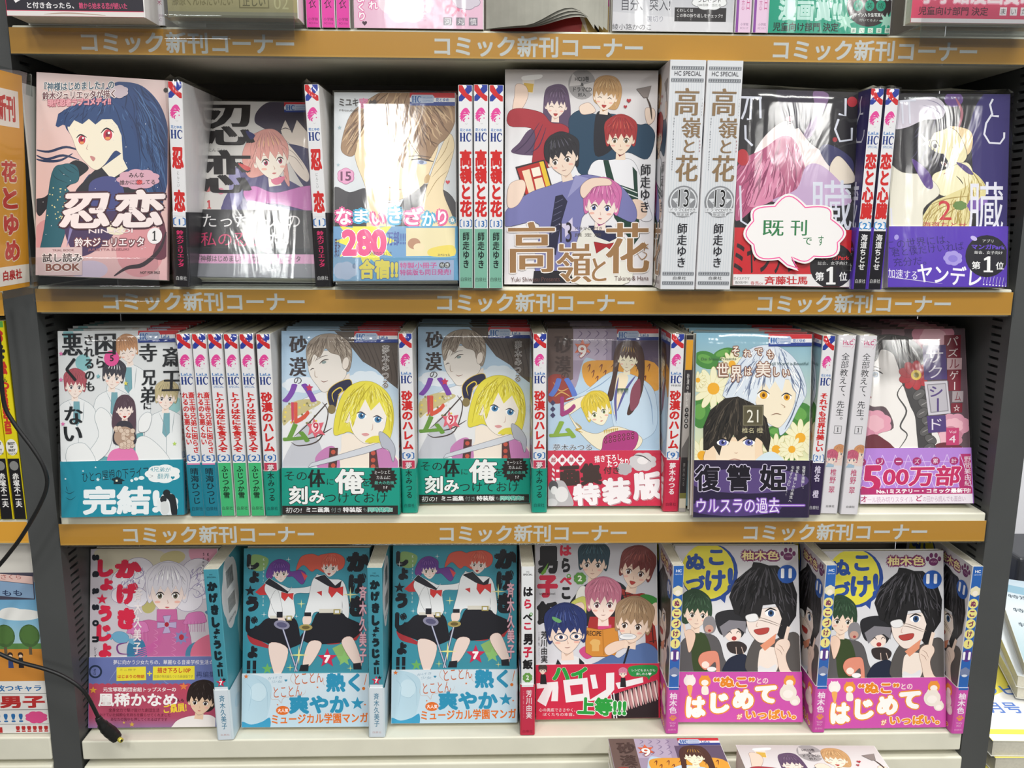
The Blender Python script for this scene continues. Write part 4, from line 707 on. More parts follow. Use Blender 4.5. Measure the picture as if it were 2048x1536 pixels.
# B5: daisies, pale-haired face and black-haired face, violet band
def d():
    a = Art([(230, 140), (1040, 155), (1018, 1445), (205, 1440)], .64, '#8fb8c8')
    a.grad(190, 120, 1060, 1060, [(0, '#7fb0c8'), (.3, '#a8c8cc'), (1, '#e8e8b8')])
    for x, y, rx, ry, r in ((300, 330, 90, 60, 20), (420, 290, 80, 40, -20), (260, 700, 70, 110, 0), (960, 720, 90, 90, 30), (800, 840, 80, 50, 0), (860, 1010, 70, 50, 10), (340, 620, 80, 40, 30)): a.E('#4a8a40', x, y, rx, ry, r); a.E('#6aa850', x-8, y-8, rx*.6, ry*.5, r)
    def daisy(x, y, r, c='#f0b030'):
        for k in range(12): a.E('#f4f0cc', x+r*.6*math.cos(k*.524), y+r*.6*math.sin(k*.524), r*.42, r*.15, math.degrees(k*.524), ol='#d8cc80', ow=2)
        a.E(c, x, y, r*.28)
    for x, y, r in ((350, 530, 150), (480, 360, 90), (960, 880, 130), (270, 1000, 120), (790, 960, 110), (240, 470, 60), (900, 960, 90)): daisy(x, y, r)
    a.P('#dde6f0', [(420, 560), (480, 420), (600, 260), (760, 230), (880, 290), (960, 400), (1000, 560), (940, 680), (880, 800), (820, 860), (800, 800), (720, 790), (600, 740), (440, 600)], 1, ol='#7a8aa8', ow=2)
    a.P('#f6ead0', [(640, 540), (700, 470), (900, 480), (925, 560), (900, 680), (830, 790), (780, 800), (700, 740), (650, 640)], 1, ol='#a89070', ow=2)
    a.P('#e4ecf4', [(560, 600), (620, 420), (720, 300), (840, 300), (930, 420), (960, 560), (900, 520), (860, 430), (830, 560), (780, 480), (740, 540), (700, 470), (660, 560), (640, 640), (600, 600)])
    a.hair([(420, 560), (480, 420), (600, 260), (760, 230), (880, 290), (960, 400), (1000, 560), (940, 680), (900, 520), (860, 430), (830, 540), (740, 520), (660, 560), (600, 600)], (760, 200), '#8a98b4', '#ffffff', 110, 7, 10)
    for l in ([(700, 300), (620, 440), (590, 620)], [(780, 290), (720, 420), (690, 540)], [(840, 310), (880, 420), (920, 520)], [(640, 340), (520, 440), (440, 560)], [(900, 360), (960, 480), (930, 640)], [(940, 600), (900, 720), (850, 820)], [(560, 420), (480, 500), (440, 580)]): a.L('#5c6a88', 9, l)
    for x, y, s in ((700, 578, 1.15), (862, 594, .95)): a.E('#fff', x, y, 36*s, 22*s); a.E('#e8a820', x, y, 24*s, 23*s); a.E('#6a3c10', x, y, 9*s, 12*s); a.L('#2a2a38', 9, [(x-40*s, y-8), (x-4, y-30*s), (x+38*s, y-8)])
    a.L('#b08868', 5, [(820, 640), (850, 660), (840, 668)]); a.L('#8a6048', 6, [(752, 718), (790, 708), (826, 716)])
    a.P('#f6dcbc', [(300, 950), (340, 880), (660, 880), (690, 940), (660, 1060), (310, 1060)], 1, ol='#8a6a50', ow=2); a.P('#f8e6cc', [(360, 900), (640, 900), (640, 1060), (370, 1060)], 0)
    a.P('#2b2620', [(280, 960), (280, 800), (330, 680), (430, 600), (520, 588), (630, 640), (720, 740), (750, 880), (735, 985), (690, 900), (650, 870), (620, 940), (580, 860), (520, 900), (490, 850), (450, 930), (430, 840), (390, 1000), (350, 930), (310, 960)], 0, ol='#14100c', ow=2)
    a.hair([(280, 960), (280, 800), (330, 680), (430, 600), (520, 588), (630, 640), (720, 740), (750, 880), (690, 900), (580, 860), (450, 900), (350, 930)], (520, 560), '#0c0a08', '#5c5246', 110, 6, 11)
    for l in ([(500, 592), (400, 700), (340, 880)], [(530, 592), (480, 720), (430, 860)], [(560, 600), (620, 720), (660, 860)], [(600, 620), (700, 740), (720, 880)], [(520, 600), (520, 740), (500, 860)]): a.L('#4c443a', 7, l)
    for x in (415, 598): a.E('#fff', x, 910, 42, 22); a.E('#6a70b4', x, 910, 28, 22); a.E('#22244c', x, 908, 11, 13); a.E('#fff', x+9, 900, 6); a.L('#14100c', 10, [(x-46, 902), (x-4, 882), (x+46, 902)])
    a.P('#d8e8f0', [(640, 1060), (700, 990), (780, 980), (850, 1060)], 1); a.L('#c08870', 4, [(495, 980), (510, 985), (520, 978)]); a.L('#a05a50', 5, [(460, 1032), (500, 1026), (540, 1034)])
    a.R('#4a4438', 552, 645, 700, 796); a.R('#8a8468', 558, 651, 694, 790); a.R('#5c563e', 562, 655, 690, 786); a.T('21', 584, 680, 664, 768, '#f0ecdc', .0); a.T('椎名 橙', 548, 806, 696, 844, '#d0c8a0', .01)
    for c, x0, y0, x1, y1 in (('そ', 478, 236, 528, 302), ('れ', 558, 258, 612, 310), ('で', 640, 250, 692, 300), ('も', 722, 262, 768, 324), ('世', 372, 352, 454, 446), ('界', 470, 372, 546, 484), ('は', 568, 380, 616, 440), ('美', 646, 344, 748, 450), ('し', 770, 384, 808, 446), ('い', 832, 400, 880, 450)): a.T(c, x0, y0, x1, y1, '#f2e8dc', .02, ol='#8a5a44', ow=6)
    a.T('Dai Shiina Presents', 264, 312, 508, 330, '#4a6a50', .0); a.T('Still World is Beautiful', 742, 348, 1010, 370, '#3a5a5c', .0); hc_head(a, 733, 150, 1040, 238, '花とゆめ')
    a.band('#392a4c', 1040); a.R('#2b2140', 180, 1036, 1060, 1460); a.E('#5c4880', 600, 1180, 420, 90); a.E('#54407a', 500, 1370, 330, 60)
    for t, x0, x1 in (('復', 215, 396), ('讐', 440, 610), ('姫', 672, 862)): a.T(t, x0, 1066, x1, 1254, '#191420', .03, ol='#d8d0e8', ow=6)
    a.T('ウルスラの過去──', 230, 1302, 990, 1408, '#f4eefc', .01, ol='#8a5cc0', ow=7)
    a.V('復讐が連鎖し、', 985, 1076, 972, 1250, 24, '#eee', .0); a.V('彼女を憎しみの渦流へ', 945, 1076, 884, 1336, 24, '#eee', .0); a.V('引きずり込む…!!', 908, 1076, 856, 1290, 24, '#eee', .0)
    return a
D['B5'] = d()
# B6: woman's profile with black braid, lilac band
def d():
    a = Art([(425, 118), (1037, 120), (1115, 1253), (380, 1248)], .64, '#8a7078')
    a.R('#5e4a52', 340, 100, 1150, 900)
    for x, y, r, c in ((860, 170, 110, '#d890a4'), (500, 680, 100, '#e4a0b4'), (430, 760, 70, '#d890a8'), (980, 700, 90, '#d898ac'), (940, 780, 90, '#c88498'), (640, 130, 60, '#8a6a74')):
        a.cloud(c, x, y, r, r*.8, 8); a.cloud('#ecb8c4' if r > 80 else c, x, y, r*.6, r*.5, 7)
    a.P('#f0ece8', [(480, 220), (600, 200), (660, 330), (690, 460), (760, 640), (860, 700), (900, 830), (800, 890), (640, 870), (520, 760), (620, 710), (580, 580), (500, 570), (460, 530), (455, 480), (470, 330)], 1, ol='#8a7a74', ow=2)
    a.P('#6c2634', [(400, 800), (500, 750), (580, 800), (700, 880), (1120, 880), (1120, 900), (390, 900)], 1); a.P('#6c2634', [(880, 820), (1000, 820), (1080, 900), (860, 900)], 1)
    a.P('#4c4a4a', [(460, 330), (450, 240), (520, 165), (640, 150), (760, 190), (850, 330), (830, 440), (700, 460), (670, 360), (640, 260), (570, 230), (540, 290), (490, 310)], 1, ol='#2a2828', ow=2)
    a.hair([(460, 330), (450, 240), (520, 165), (640, 150), (760, 190), (850, 330), (830, 440), (700, 440), (670, 360), (640, 260), (570, 230), (500, 300)], (640, 130), '#2c2a2a', '#8c8884', 100, 6, 12)
    for l in ([(650, 160), (700, 260), (740, 400)], [(700, 170), (780, 280), (800, 420)], [(600, 155), (540, 200), (500, 290)], [(640, 160), (660, 260), (690, 420)], [(560, 165), (490, 220), (470, 320)]): a.L('#8a8684', 8, l)
    a.P('#3f3d3e', [(700, 450), (800, 460), (830, 520), (850, 640), (850, 760), (880, 890), (780, 890), (760, 780), (750, 640), (720, 560)], 1)
    for i in range(7): a.E('#5a5858', 775+i*9+(i % 2)*22, 500+i*58, 40, 26, 40 if i % 2 else -40, ol='#242222', ow=3); a.L('#9a9694', 6, [(755+i*9+(i % 2)*22, 510+i*58), (790+i*9+(i % 2)*22, 490+i*58)])
    a.L('#4a4848', 10, [(690, 430), (650, 500), (700, 600), (660, 700), (700, 760), (640, 860)])
    for k in range(9): a.E('#b42430', 752+52*math.cos(k*.7), 384+48*math.sin(k*.7), 40, 26, math.degrees(k*.7), ol='#7c1420', ow=2)
    a.E('#e8c83c', 762, 382, 30); a.E('#8a7c28', 762, 382, 16)
    a.E('#fbfaf8', 530, 375, 34, 18); a.E('#4a6a8a', 528, 375, 18, 18); a.E('#1c2430', 528, 375, 9); a.L('#1c1a1e', 10, [(488, 362), (530, 350), (572, 372)]); a.L('#3a3638', 6, [(470, 330), (520, 328), (560, 342)])
    a.P('#a84a4c', [(460, 490), (495, 508), (490, 520), (462, 522)], 1); a.E('#2c2c30', 688, 440, 6)
    for c, x0, y0, x1, y1, bg, fc in (('パ', 922, 156, 1014, 222, '#7c1c30', '#f0e4e4'), ('ズ', 930, 222, 1014, 285, '#7c1c30', '#f0e4e4'), ('ル', 938, 285, 1022, 352, '#c8a8ac', '#7c1c30'), ('ゲ', 940, 352, 1018, 420, '#7c1c30', '#f0e4e4'), ('ー', 948, 420, 1018, 480, '#7c1c30', '#f0e4e4'), ('ム', 970, 482, 1034, 550, '#a89ca0', '#7c1c30'), ('☆', 964, 556, 1030, 616, '#7c1c30', '#f0e4e4')):
        a.R(bg, x0, y0, x1, y1); (a.V(c, (x0+x1)/2, y0, (x0+x1)/2, y1, 60, fc, .01) if c == 'ー' else a.T(c, x0+14, y0+8, x1-14, y1-8, fc, .01))
    a.P('#4c3478', [(800, 208), (930, 210), (940, 410), (808, 412)]); a.P('#d0ccd4', [(808, 422), (940, 418), (962, 620), (830, 632)]); a.P('#8c8890', [(822, 438), (932, 432), (950, 606), (842, 616)]); a.P('#bcb8c0', [(828, 444), (928, 438), (944, 600), (848, 610)]); a.P('#4c3478', [(820, 636), (932, 632), (938, 738), (828, 746)])
    a.T('サ', 820, 232, 916, 312, '#e8e0ec', .0); a.T('ク', 832, 326, 910, 402, '#e8e0ec', .0); a.T('シ', 838, 450, 914, 516, '#4c3478', .02); a.R('#4c3478', 880, 524, 892, 608); a.T('ド', 848, 654, 908, 726, '#e8e0ec', .0)
    a.R('#c43c70', 936, 714, 1014, 830); a.T('Vol', 954, 732, 996, 750, '#f0d8e4', .0); a.T('4', 954, 764, 994, 812, '#f0e4ec', .0); a.T('Puzzle Game☆', 880, 842, 1050, 862, '#d8c8c8', .0)
    a.band('#b684d8', 892); a.R('#b684d8', 340, 890, 1150, 1130); a.R('#b4286c', 1018, 890, 1150, 1130)
    for i in range(9):
        a.L('#dcc0f0', 4, [(380+i*80, 892), (300+i*80, 1130)], 0, 0); a.L('#dcc0f0', 4, [(380+i*80, 892), (460+i*80, 1130)], 0, 0)
    for y in (940, 1040): a.L('#dcc0f0', 4, [(380, y), (1018, y)], 0, 0)
    for i, c in enumerate('シリーズ累計'): a.E('#a8246c', 408+i*115, 938, 28); (a.R('#f0e0f0', 622, 934, 656, 941) if c == 'ー' else a.T(c, 392+i*115, 922, 424+i*115, 954, '#f4e8f4', .0))
    a.T('5', 386, 962, 510, 1168, '#c42060', .03, ol='#f8e8f4', ow=5, sk=.15); a.T('00万部', 528, 968, 1018, 1118, '#c42060', .03, ol='#f8e8f4', ow=5, sk=.1)
    a.V('野間美由紀', 1066, 905, 1074, 1120, 46, '#f2e4ec', .01)
    a.R('#b4286c', 340, 1130, 1150, 1176); a.T('No.1ミステリー・コミック最新刊!', 488, 1134, 1092, 1170, '#fff', .04); a.R('#ece4ec', 340, 1176, 1150, 1262)
    a.T('オ', 384, 1184, 424, 1232, '#b02464', .02); a.T('ール読み切りスタイル', 428, 1192, 722, 1236, '#c8a0bc', .0); a.T('ど', 742, 1184, 782, 1230, '#b02464', .02); a.T('の回から読んでも面白い', 786, 1192, 1060, 1234, '#b898b0', .0)
    return a
D['B6'] = d()
# C1: white-curled person in pink uniform, red band
def d():
    a = Art([(62, 0), (955, 5), (1000, 1365), (48, 1380)], .70, '#cfc6cc')
    a.R('#cbc4cc', 20, -20, 1020, 840); a.P('#d0c8b0', [(120, 0), (560, 20), (600, 160), (300, 200), (130, 120)], 1); a.P('#dc9cb0', [(760, 0), (1000, 0), (1000, 260), (820, 160)], 1); a.E('#c8bc8a', 640, 70, 90, 50, -10); a.E('#b8b070', 480, 420, 50, 60, 20)
    for x, y, r in ((400, 160, 110), (330, 240, 120), (380, 360, 90), (820, 170, 110), (860, 280, 110), (760, 380, 100), (280, 340, 70)): a.E('#e0dce4', x, y, r, r*.85, ol='#8a80a0', ow=3)
    for x, y, r in ((380, 180, 60), (340, 290, 60), (840, 200, 60), (820, 320, 60)): a.L('#9a90b4', 7, [(x-r, y), (x, y-r), (x+r, y), (x, y+r*.7), (x-r*.5, y+r*.2)])
    for cx_, cy_, sd_ in ((400, 200, 1), (340, 280, 2), (820, 200, 3), (860, 300, 4)): a.hair([(cx_-90, cy_), (cx_, cy_-80), (cx_+90, cy_), (cx_, cy_+80)], (cx_, cy_-100), '#9a90b4', '#ffffff', 26, 6, sd_, .5)
    a.head(610, 330, 235, '#f0ddd6', '#dcd8e0', rot=0, look=.08, eye='#6a6450', mouth='lips', seed=31, hl='#fff', back=1, line='#8a80a0', dk='#d8b8b8', neck=0)
    a.P('#c86aa0', [(540, 450), (680, 450), (690, 560), (540, 560)], 0, ol='#8a3a6c', ow=2)
    a.P('#c3689c', [(330, 600), (460, 530), (560, 540), (700, 530), (760, 560), (780, 830), (500, 830), (440, 700)], 1, ol='#8a3a6c', ow=2); a.P('#4a82a0', [(880, 470), (980, 560), (960, 640), (780, 720), (760, 830), (860, 830), (980, 700), (980, 480)], 1); a.P('#d8708c', [(820, 700), (960, 640), (980, 830), (800, 830)], 1)
    a.P('#3a7aa0', [(340, 700), (440, 680), (470, 830), (340, 830)], 1)
    for x0, y0, x1 in ((335, 560, 480), (740, 490, 890)):
        a.P('#d078b0', [(x0, y0+40), (x0+30, y0-10), (x1-30, y0-20), (x1, y0+30), (x1-10, y0+60), (x0, y0+70)], 1, ol='#8a3a6c', ow=2)
        for k in range(12): a.L('#b8589a' if k % 2 else '#d488bc', 9, [(x0+8+k*12, y0+50), (x0+4+k*13, y0+130)], 0)
    a.P('#b8a8cc', [(585, 500), (640, 495), (625, 550), (680, 545), (680, 590), (625, 580), (640, 625), (585, 630), (600, 580), (545, 590), (545, 548), (600, 552)], 0, ol='#6a5a84', ow=3); a.E('#a82838', 612, 563, 16, 18)
    a.star('#8a86b8', 718, 662, 56, 8, .6); a.E('#b83040', 720, 660, 18, 22)
    for k in range(5): a.L('#c860a0', 9, [(580, 620+k*18), (500, 720+k*14), (380, 760+k*18)])
    for k in range(8): a.L('#d88ab8', 5, [(520+k % 2*130, 600+k*26), (550+k % 2*130, 625+k*26), (520+k % 2*130, 640+k*26)])
    a.E('#6ea8c8', 280, 660, 62, 44, 15, ol='#4a80a4', ow=2); a.P('#6ea8c8', [(180, 620), (225, 640), (215, 680), (180, 660)]); a.P('#6ea8c8', [(340, 670), (385, 670), (380, 720), (340, 700)]); a.L('#7c3c84', 12, [(330, 700), (260, 720), (270, 780), (340, 790)])
    R_ = '#d42848'
    a.T('かげき', 235, 80, 425, 600, R_, .05) if 0 else None
    for c, x0, y0, x1, y1 in (('か', 235, 78, 425, 215), ('げ', 248, 250, 400, 410), ('き', 256, 435, 385, 598), ('し', 112, 75, 225, 205), ('ょ', 130, 215, 222, 305), ('う', 118, 415, 215, 540), ('じ', 105, 560, 215, 690), ('ょ', 122, 705, 215, 815)): a.T(c, x0, y0, x1, y1, R_, .09)
    a.star(R_, 145, 370, 42); a.R(R_, 130, 830, 158, 920); a.R(R_, 178, 830, 206, 920); a.star(R_, 176, 975, 34)
    for c, y in zip('season', (64, 185, 312, 432, 552, 676)): a.T(c, 75, y-26, 122, y+22, '#20242c', .05, rot=90)
    a.V('シーズン', 96, 730, 96, 850, 22, '#2a2a30', .01); a.V('Kageki-', 890, 30, 888, 250, 24, '#3a3a44', .01); a.V('Syoujo', 858, 30, 856, 190, 24, '#3a3a44', .01); a.V('斉木久美子', 404, 290, 402, 790, 60, '#eee4e4', .02)
    a.band('#6f7ab0', 822); a.R('#6a76ae', 20, 822, 1020, 1400); a.grad(20, 1030, 1020, 1400, [(0, '#bc4a60'), (.7, '#b04c68'), (1, '#8f78a8')])
    for i in range(22): a.E('#bc4a60', 60+i*45, 1036, 26, 20)
    for l in ([(300, 830), (260, 900), (200, 1000)], [(600, 990), (620, 1010), (640, 1020)]): a.L('#8a94c4', 6, l)
    a.E('#28344c', 100, 924, 50, 52); a.E('#6f7ab0', 100, 924, 36, 38); a.V('ゼロ', 96, 900, 96, 952, 20, '#28344c', .02)
    a.T('夢に向かう少女たちの、華麗なる音楽学校生活☆', 232, 832, 958, 868, '#f4f0f4', .01)
    a.P('#efe040', [(256, 890), (470, 884), (474, 990), (256, 998)]); a.P('#efe040', [(522, 884), (824, 880), (828, 986), (522, 992)]); a.T('はじまりの物語', 264, 948, 462, 976, '#c85a28', .03); a.T('ミニ冊子', 280, 902, 400, 918, '#8a8040', .0); a.T('描き下ろし10P', 554, 892, 796, 934, '#c84a28', .03); a.T('収録の特別編もついた新装版です', 530, 950, 816, 974, '#8a8040', .0); a.T('+', 480, 920, 516, 958, '#efe040', .03); a.T('再編集', 838, 922, 976, 970, '#3c4670', .01)
    a.T('元宝塚歌劇団宙組トップスターの', 158, 1046, 694, 1082, '#f8f0f0', .02); a.T('凰稀かなめ', 122, 1092, 708, 1200, '#fbf6f6', .03); a.T('さんも', 676, 1136, 756, 1162, '#302028', .02); a.T('ご贔屓!', 606, 1176, 776, 1248, '#f0d040', .03, rot=-6)
    a.T('全身全力で駆け抜けた劇団生活', 200, 1214, 576, 1244, '#6a2438', .0); a.T('かけていた純粋な気持ちを蘇らせてくれました', 130, 1254, 660, 1282, '#6a2438', .0); a.T('あなたの背中も押してくれるはずです', 216, 1290, 636, 1318, '#6a2438', .0)
    a.P('#ece6e4', [(680, 1350), (730, 1300), (840, 1270), (960, 1270), (1010, 1330), (1010, 1400), (680, 1400)], 1); a.head(880, 1160, 165, '#e8c8ac', '#2c2220', rot=5, look=-.2, eye='#2a2020', mouth='lips', seed=33, hp=[(775, 1130), (800, 1030), (880, 988), (960, 1010), (992, 1100), (980, 1200), (920, 1240), (800, 1180)], line='#2a1c18')
    for x, y, r, c in ((85, 1070, 30, '#e0a040'), (750, 1040, 34, '#e88048'), (375, 1345, 22, '#d8b048'), (60, 1135, 14, '#e8c060'), (315, 1330, 12, '#e8c060')): a.star(c, x, y, r)
    return a
D['C1'] = d()
# C2: two sword girls in sailor uniform on teal, pale band
def d():
    a = Art([(45, 10), (1000, 10), (992, 1370), (50, 1375)], .70, '#3f93a4')
    a.R('#3c8fa2', 0, -20, 1040, 1000); a.P('#86a868', [(110, 60), (230, 90), (200, 180), (110, 170)], 1); a.P('#8ab46a', [(720, 780), (800, 740), (850, 860), (780, 890)], 0); a.star('#6cb060', 234, 935, 44); a.star('#8cc070', 810, 860, 60)
    K = '#181a22'
    for c, x0, y0, x1, y1 in (('し', 68, 55, 165, 175), ('ょ', 88, 185, 165, 280), ('う', 66, 380, 162, 500), ('じ', 66, 530, 165, 670), ('ょ', 84, 760, 160, 855), ('か', 825, 40, 1010, 195), ('げ', 840, 205, 975, 365), ('き', 845, 380, 965, 540)): a.T(c, x0, y0, x1, y1, K, .1)
    a.star(K, 98, 340, 44); a.R(K, 80, 872, 106, 940); a.R(K, 124, 872, 150, 940); a.R(K, 80, 945, 106, 968); a.R(K, 124, 945, 150, 968)
    a.V('Kageki-Syojo', 198, 80, 196, 460, 22, '#d8e4dc', .0)
    # left girl
    a.P('#c83a3c', [(135, 350), (210, 280), (240, 370), (170, 372)]); a.P('#a8323a', [(80, 670), (140, 700), (250, 760), (300, 790), (200, 770), (110, 740)], 1)
    a.P('#6a3c8a', [(215, 220), (250, 130), (320, 95), (390, 130), (400, 190), (480, 180), (520, 220), (490, 290), (420, 230), (380, 230), (300, 200), (250, 250)], 1, ol='#3a1c54', ow=2); a.P('#d04a4c', [(480, 190), (530, 225), (510, 260)], 0)
    a.head(325, 205, 105, '#ecd8d0', '#62398a', rot=-5, seed=41, eye='#5a5a3a', back=0, hl='#9a6ab8', line='#3a1c54', neck=0)
    W = '#e6e8ea'
    a.P(W, [(215, 290), (260, 260), (350, 300), (410, 320), (560, 300), (600, 215), (620, 250), (560, 350), (430, 370), (430, 540), (245, 550), (250, 420), (210, 340)], 1, ol='#5a5a64', ow=2); a.P(W, [(255, 400), (300, 330), (330, 420), (340, 510), (300, 520), (265, 460)], 1, ol='#5a5a64', ow=2)
    a.P('#26262e', [(205, 280), (240, 240), (300, 280), (385, 345), (412, 310), (380, 360), (300, 330)], 0, ol='#e8e8ec', ow=2); a.P('#d43a3a', [(335, 350), (380, 362), (425, 358), (418, 410), (385, 380), (360, 418), (335, 390)], 0, ol='#7a1c1c', ow=2)
    a.P('#1c1c24', [(240, 548), (430, 545), (480, 700), (490, 740), (350, 790), (240, 745), (80, 672), (170, 600)], 1); a.R('#d8d4c8', 250, 530, 425, 552); a.R('#a89a5c', 374, 530, 414, 568); a.R('#e6e8ea', 382, 538, 406, 560)
    a.P('#ecd6cc', [(245, 745), (385, 782), (340, 965), (285, 965)], 1, ol='#8a6a64', ow=2); a.P('#ecd6cc', [(310, 540), (350, 540), (370, 590), (330, 610)], 1)
    a.R('#202028', 300, 500, 345, 545)
    # right girl
    a.P('#d25a48', [(445, 180), (480, 80), (560, 55), (610, 70), (640, 60), (740, 50), (808, 90), (800, 160), (740, 190), (660, 200), (600, 170), (560, 190), (500, 140)], 1, ol='#8a2c24', ow=2)
    a.head(702, 160, 112, '#ecd8d0', '#d4604c', rot=6, look=-.3, seed=42, eye='#6a5a40', back=0, hl='#ec9078', line='#8a2c24', neck=0, mouth='open')
    a.P(W, [(570, 260), (620, 220), (700, 250), (800, 270), (840, 420), (840, 545), (800, 545), (790, 400), (780, 510), (600, 500), (560, 540), (510, 530), (540, 400)], 1, ol='#5a5a64', ow=2)
    a.P('#26262e', [(580, 240), (660, 215), (740, 300), (790, 260), (780, 310), (745, 330), (680, 300)], 0, ol='#e8e8ec', ow=2); a.P('#d43a3a', [(695, 308), (745, 322), (800, 308), (798, 380), (752, 345), (715, 392), (690, 350)], 0, ol='#7a1c1c', ow=2); a.P('#c83a3c', [(600, 350), (640, 340), (640, 380)], 0)
    a.P('#a83234', [(840, 720), (900, 690), (960, 620), (900, 720)]); a.P('#b83838', [(640, 735), (700, 715), (780, 740), (700, 750)], 1)
    a.P('#1c1c24', [(620, 500), (785, 510), (830, 545), (950, 610), (900, 690), (790, 735), (620, 748), (530, 735), (480, 690), (560, 600)], 1); a.R('#d8d4c8', 620, 480, 790, 510); a.R('#a89a5c', 728, 482, 780, 520); a.R('#e6e8ea', 738, 490, 770, 512)
    a.P('#ecd6cc', [(545, 735), (640, 745), (560, 900), (500, 905)], 1, ol='#8a6a64', ow=2); a.P('#ecd6cc', [(790, 735), (870, 700), (940, 895), (890, 905)], 1, ol='#8a6a64', ow=2); a.P('#202028', [(485, 905), (545, 900), (540, 952), (472, 952)]); a.P('#202028', [(876, 895), (934, 888), (940, 940), (880, 940)]); a.P('#ecd6cc', [(500, 540), (560, 530), (555, 590), (505, 600)], 1); a.R('#202028', 510, 505, 560, 535)
    for p0, p1, c in (((345, 620), (458, 955), '#c0c4d8'), ((520, 620), (440, 955), '#c8ccd8')): a.L('#4a4a68', 15, [p0, p1], 0, 0); a.L(c, 8, [p0, p1], 0, 0)
    a.E('#8a88a0', 340, 600, 60, 34, 10); a.E('#5a5878', 340, 600, 40, 20, 10); a.E('#a8985c', 520, 620, 50, 24); a.E('#6a5c34', 520, 620, 30, 13)
    for x, y, r, c in ((485, 440, 34, '#e8e8a0'), (470, 830, 70, '#e8e490'), (855, 370, 60, '#e0e0a0'), (205, 520, 22, '#e8f0f0'), (95, 155, 26, '#e8f0f0'), (385, 95, 20, '#e8f0f0'), (405, 925, 30, '#d8e080'), (855, 930, 24, '#e8e490'), (450, 535, 16, '#fff')): a.spark(c, x, y, r)
    a.star('#cc2850', 683, 855, 76); a.T('7', 658, 830, 706, 890, '#fbf4f6', .06); a.V('斉木久美子', 950, 300, 950, 890, 56, '#e4b8c4', .02, ol='#a85a70', ow=2)
    a.band('#d4e2ea', 962); a.grad(0, 955, 1040, 1400, [(0, '#d8e4ec'), (1, '#bcd8e8')]); a.P('#b8d4e2', [(50, 1010), (150, 980), (260, 1040), (260, 1200), (200, 1360), (50, 1360)], 1); a.E('#c8dfea', 170, 1110, 60, 70)
    for l in ([(80, 1040), (120, 1100), (100, 1250)], [(150, 1000), (230, 1080), (240, 1240)], [(120, 1160), (180, 1180), (220, 1150)]): a.L('#94b8cc', 3, l)
    a.P('#3f9cc4', [(50, 1330), (120, 1350), (200, 1330), (260, 1300), (240, 1400), (40, 1400)], 1)
    a.star('#e07838', 78, 990, 20); O = '#c8683c'
    a.T('かげき', 240, 990, 350, 1010, '#8aa8bc', .0, rot=-6); a.T('少女', 270, 1018, 350, 1040, '#8aa8bc', .0); a.heart('#3a8cae', 376, 1020, 11)
    a.T('とことん', 440, 956, 652, 1044, O, .0, rot=-6); a.T('とことん', 285, 1062, 495, 1144, O, .0, rot=-4); a.T('熱く', 676, 962, 930, 1108, '#2f92b8', .05); a.L('#e0782c', 20, [(978, 975), (962, 1055)], 0); a.E('#e0782c', 956, 1082, 12)
    a.T('爽やか', 400, 1130, 850, 1272, '#2f92b8', .05); a.star('#2f92b8', 910, 1194, 52); a.E('#e0702c', 354, 1245, 50, 34); a.T('大人気', 316, 1230, 396, 1260, '#fff', .02); a.T('ミュージカル学園マンガ', 272, 1266, 990, 1344, '#e0742c', .03, rot=-1)
    for x, y, r, c in ((612, 1072, 10, '#e0742c'), (966, 1202, 10, '#e0742c'), (315, 1202, 8, '#e0742c')): a.star(c, x, y, r)
    for l in ([(430, 960), (410, 1010), (440, 1050)], [(660, 1000), (655, 1040), (670, 1060)], [(260, 1110), (270, 1160), (320, 1165), (345, 1190), (365, 1150), (500, 1130), (525, 1090)]): a.L('#c8a898', 3, l)
    return a
D['C2'] = d()
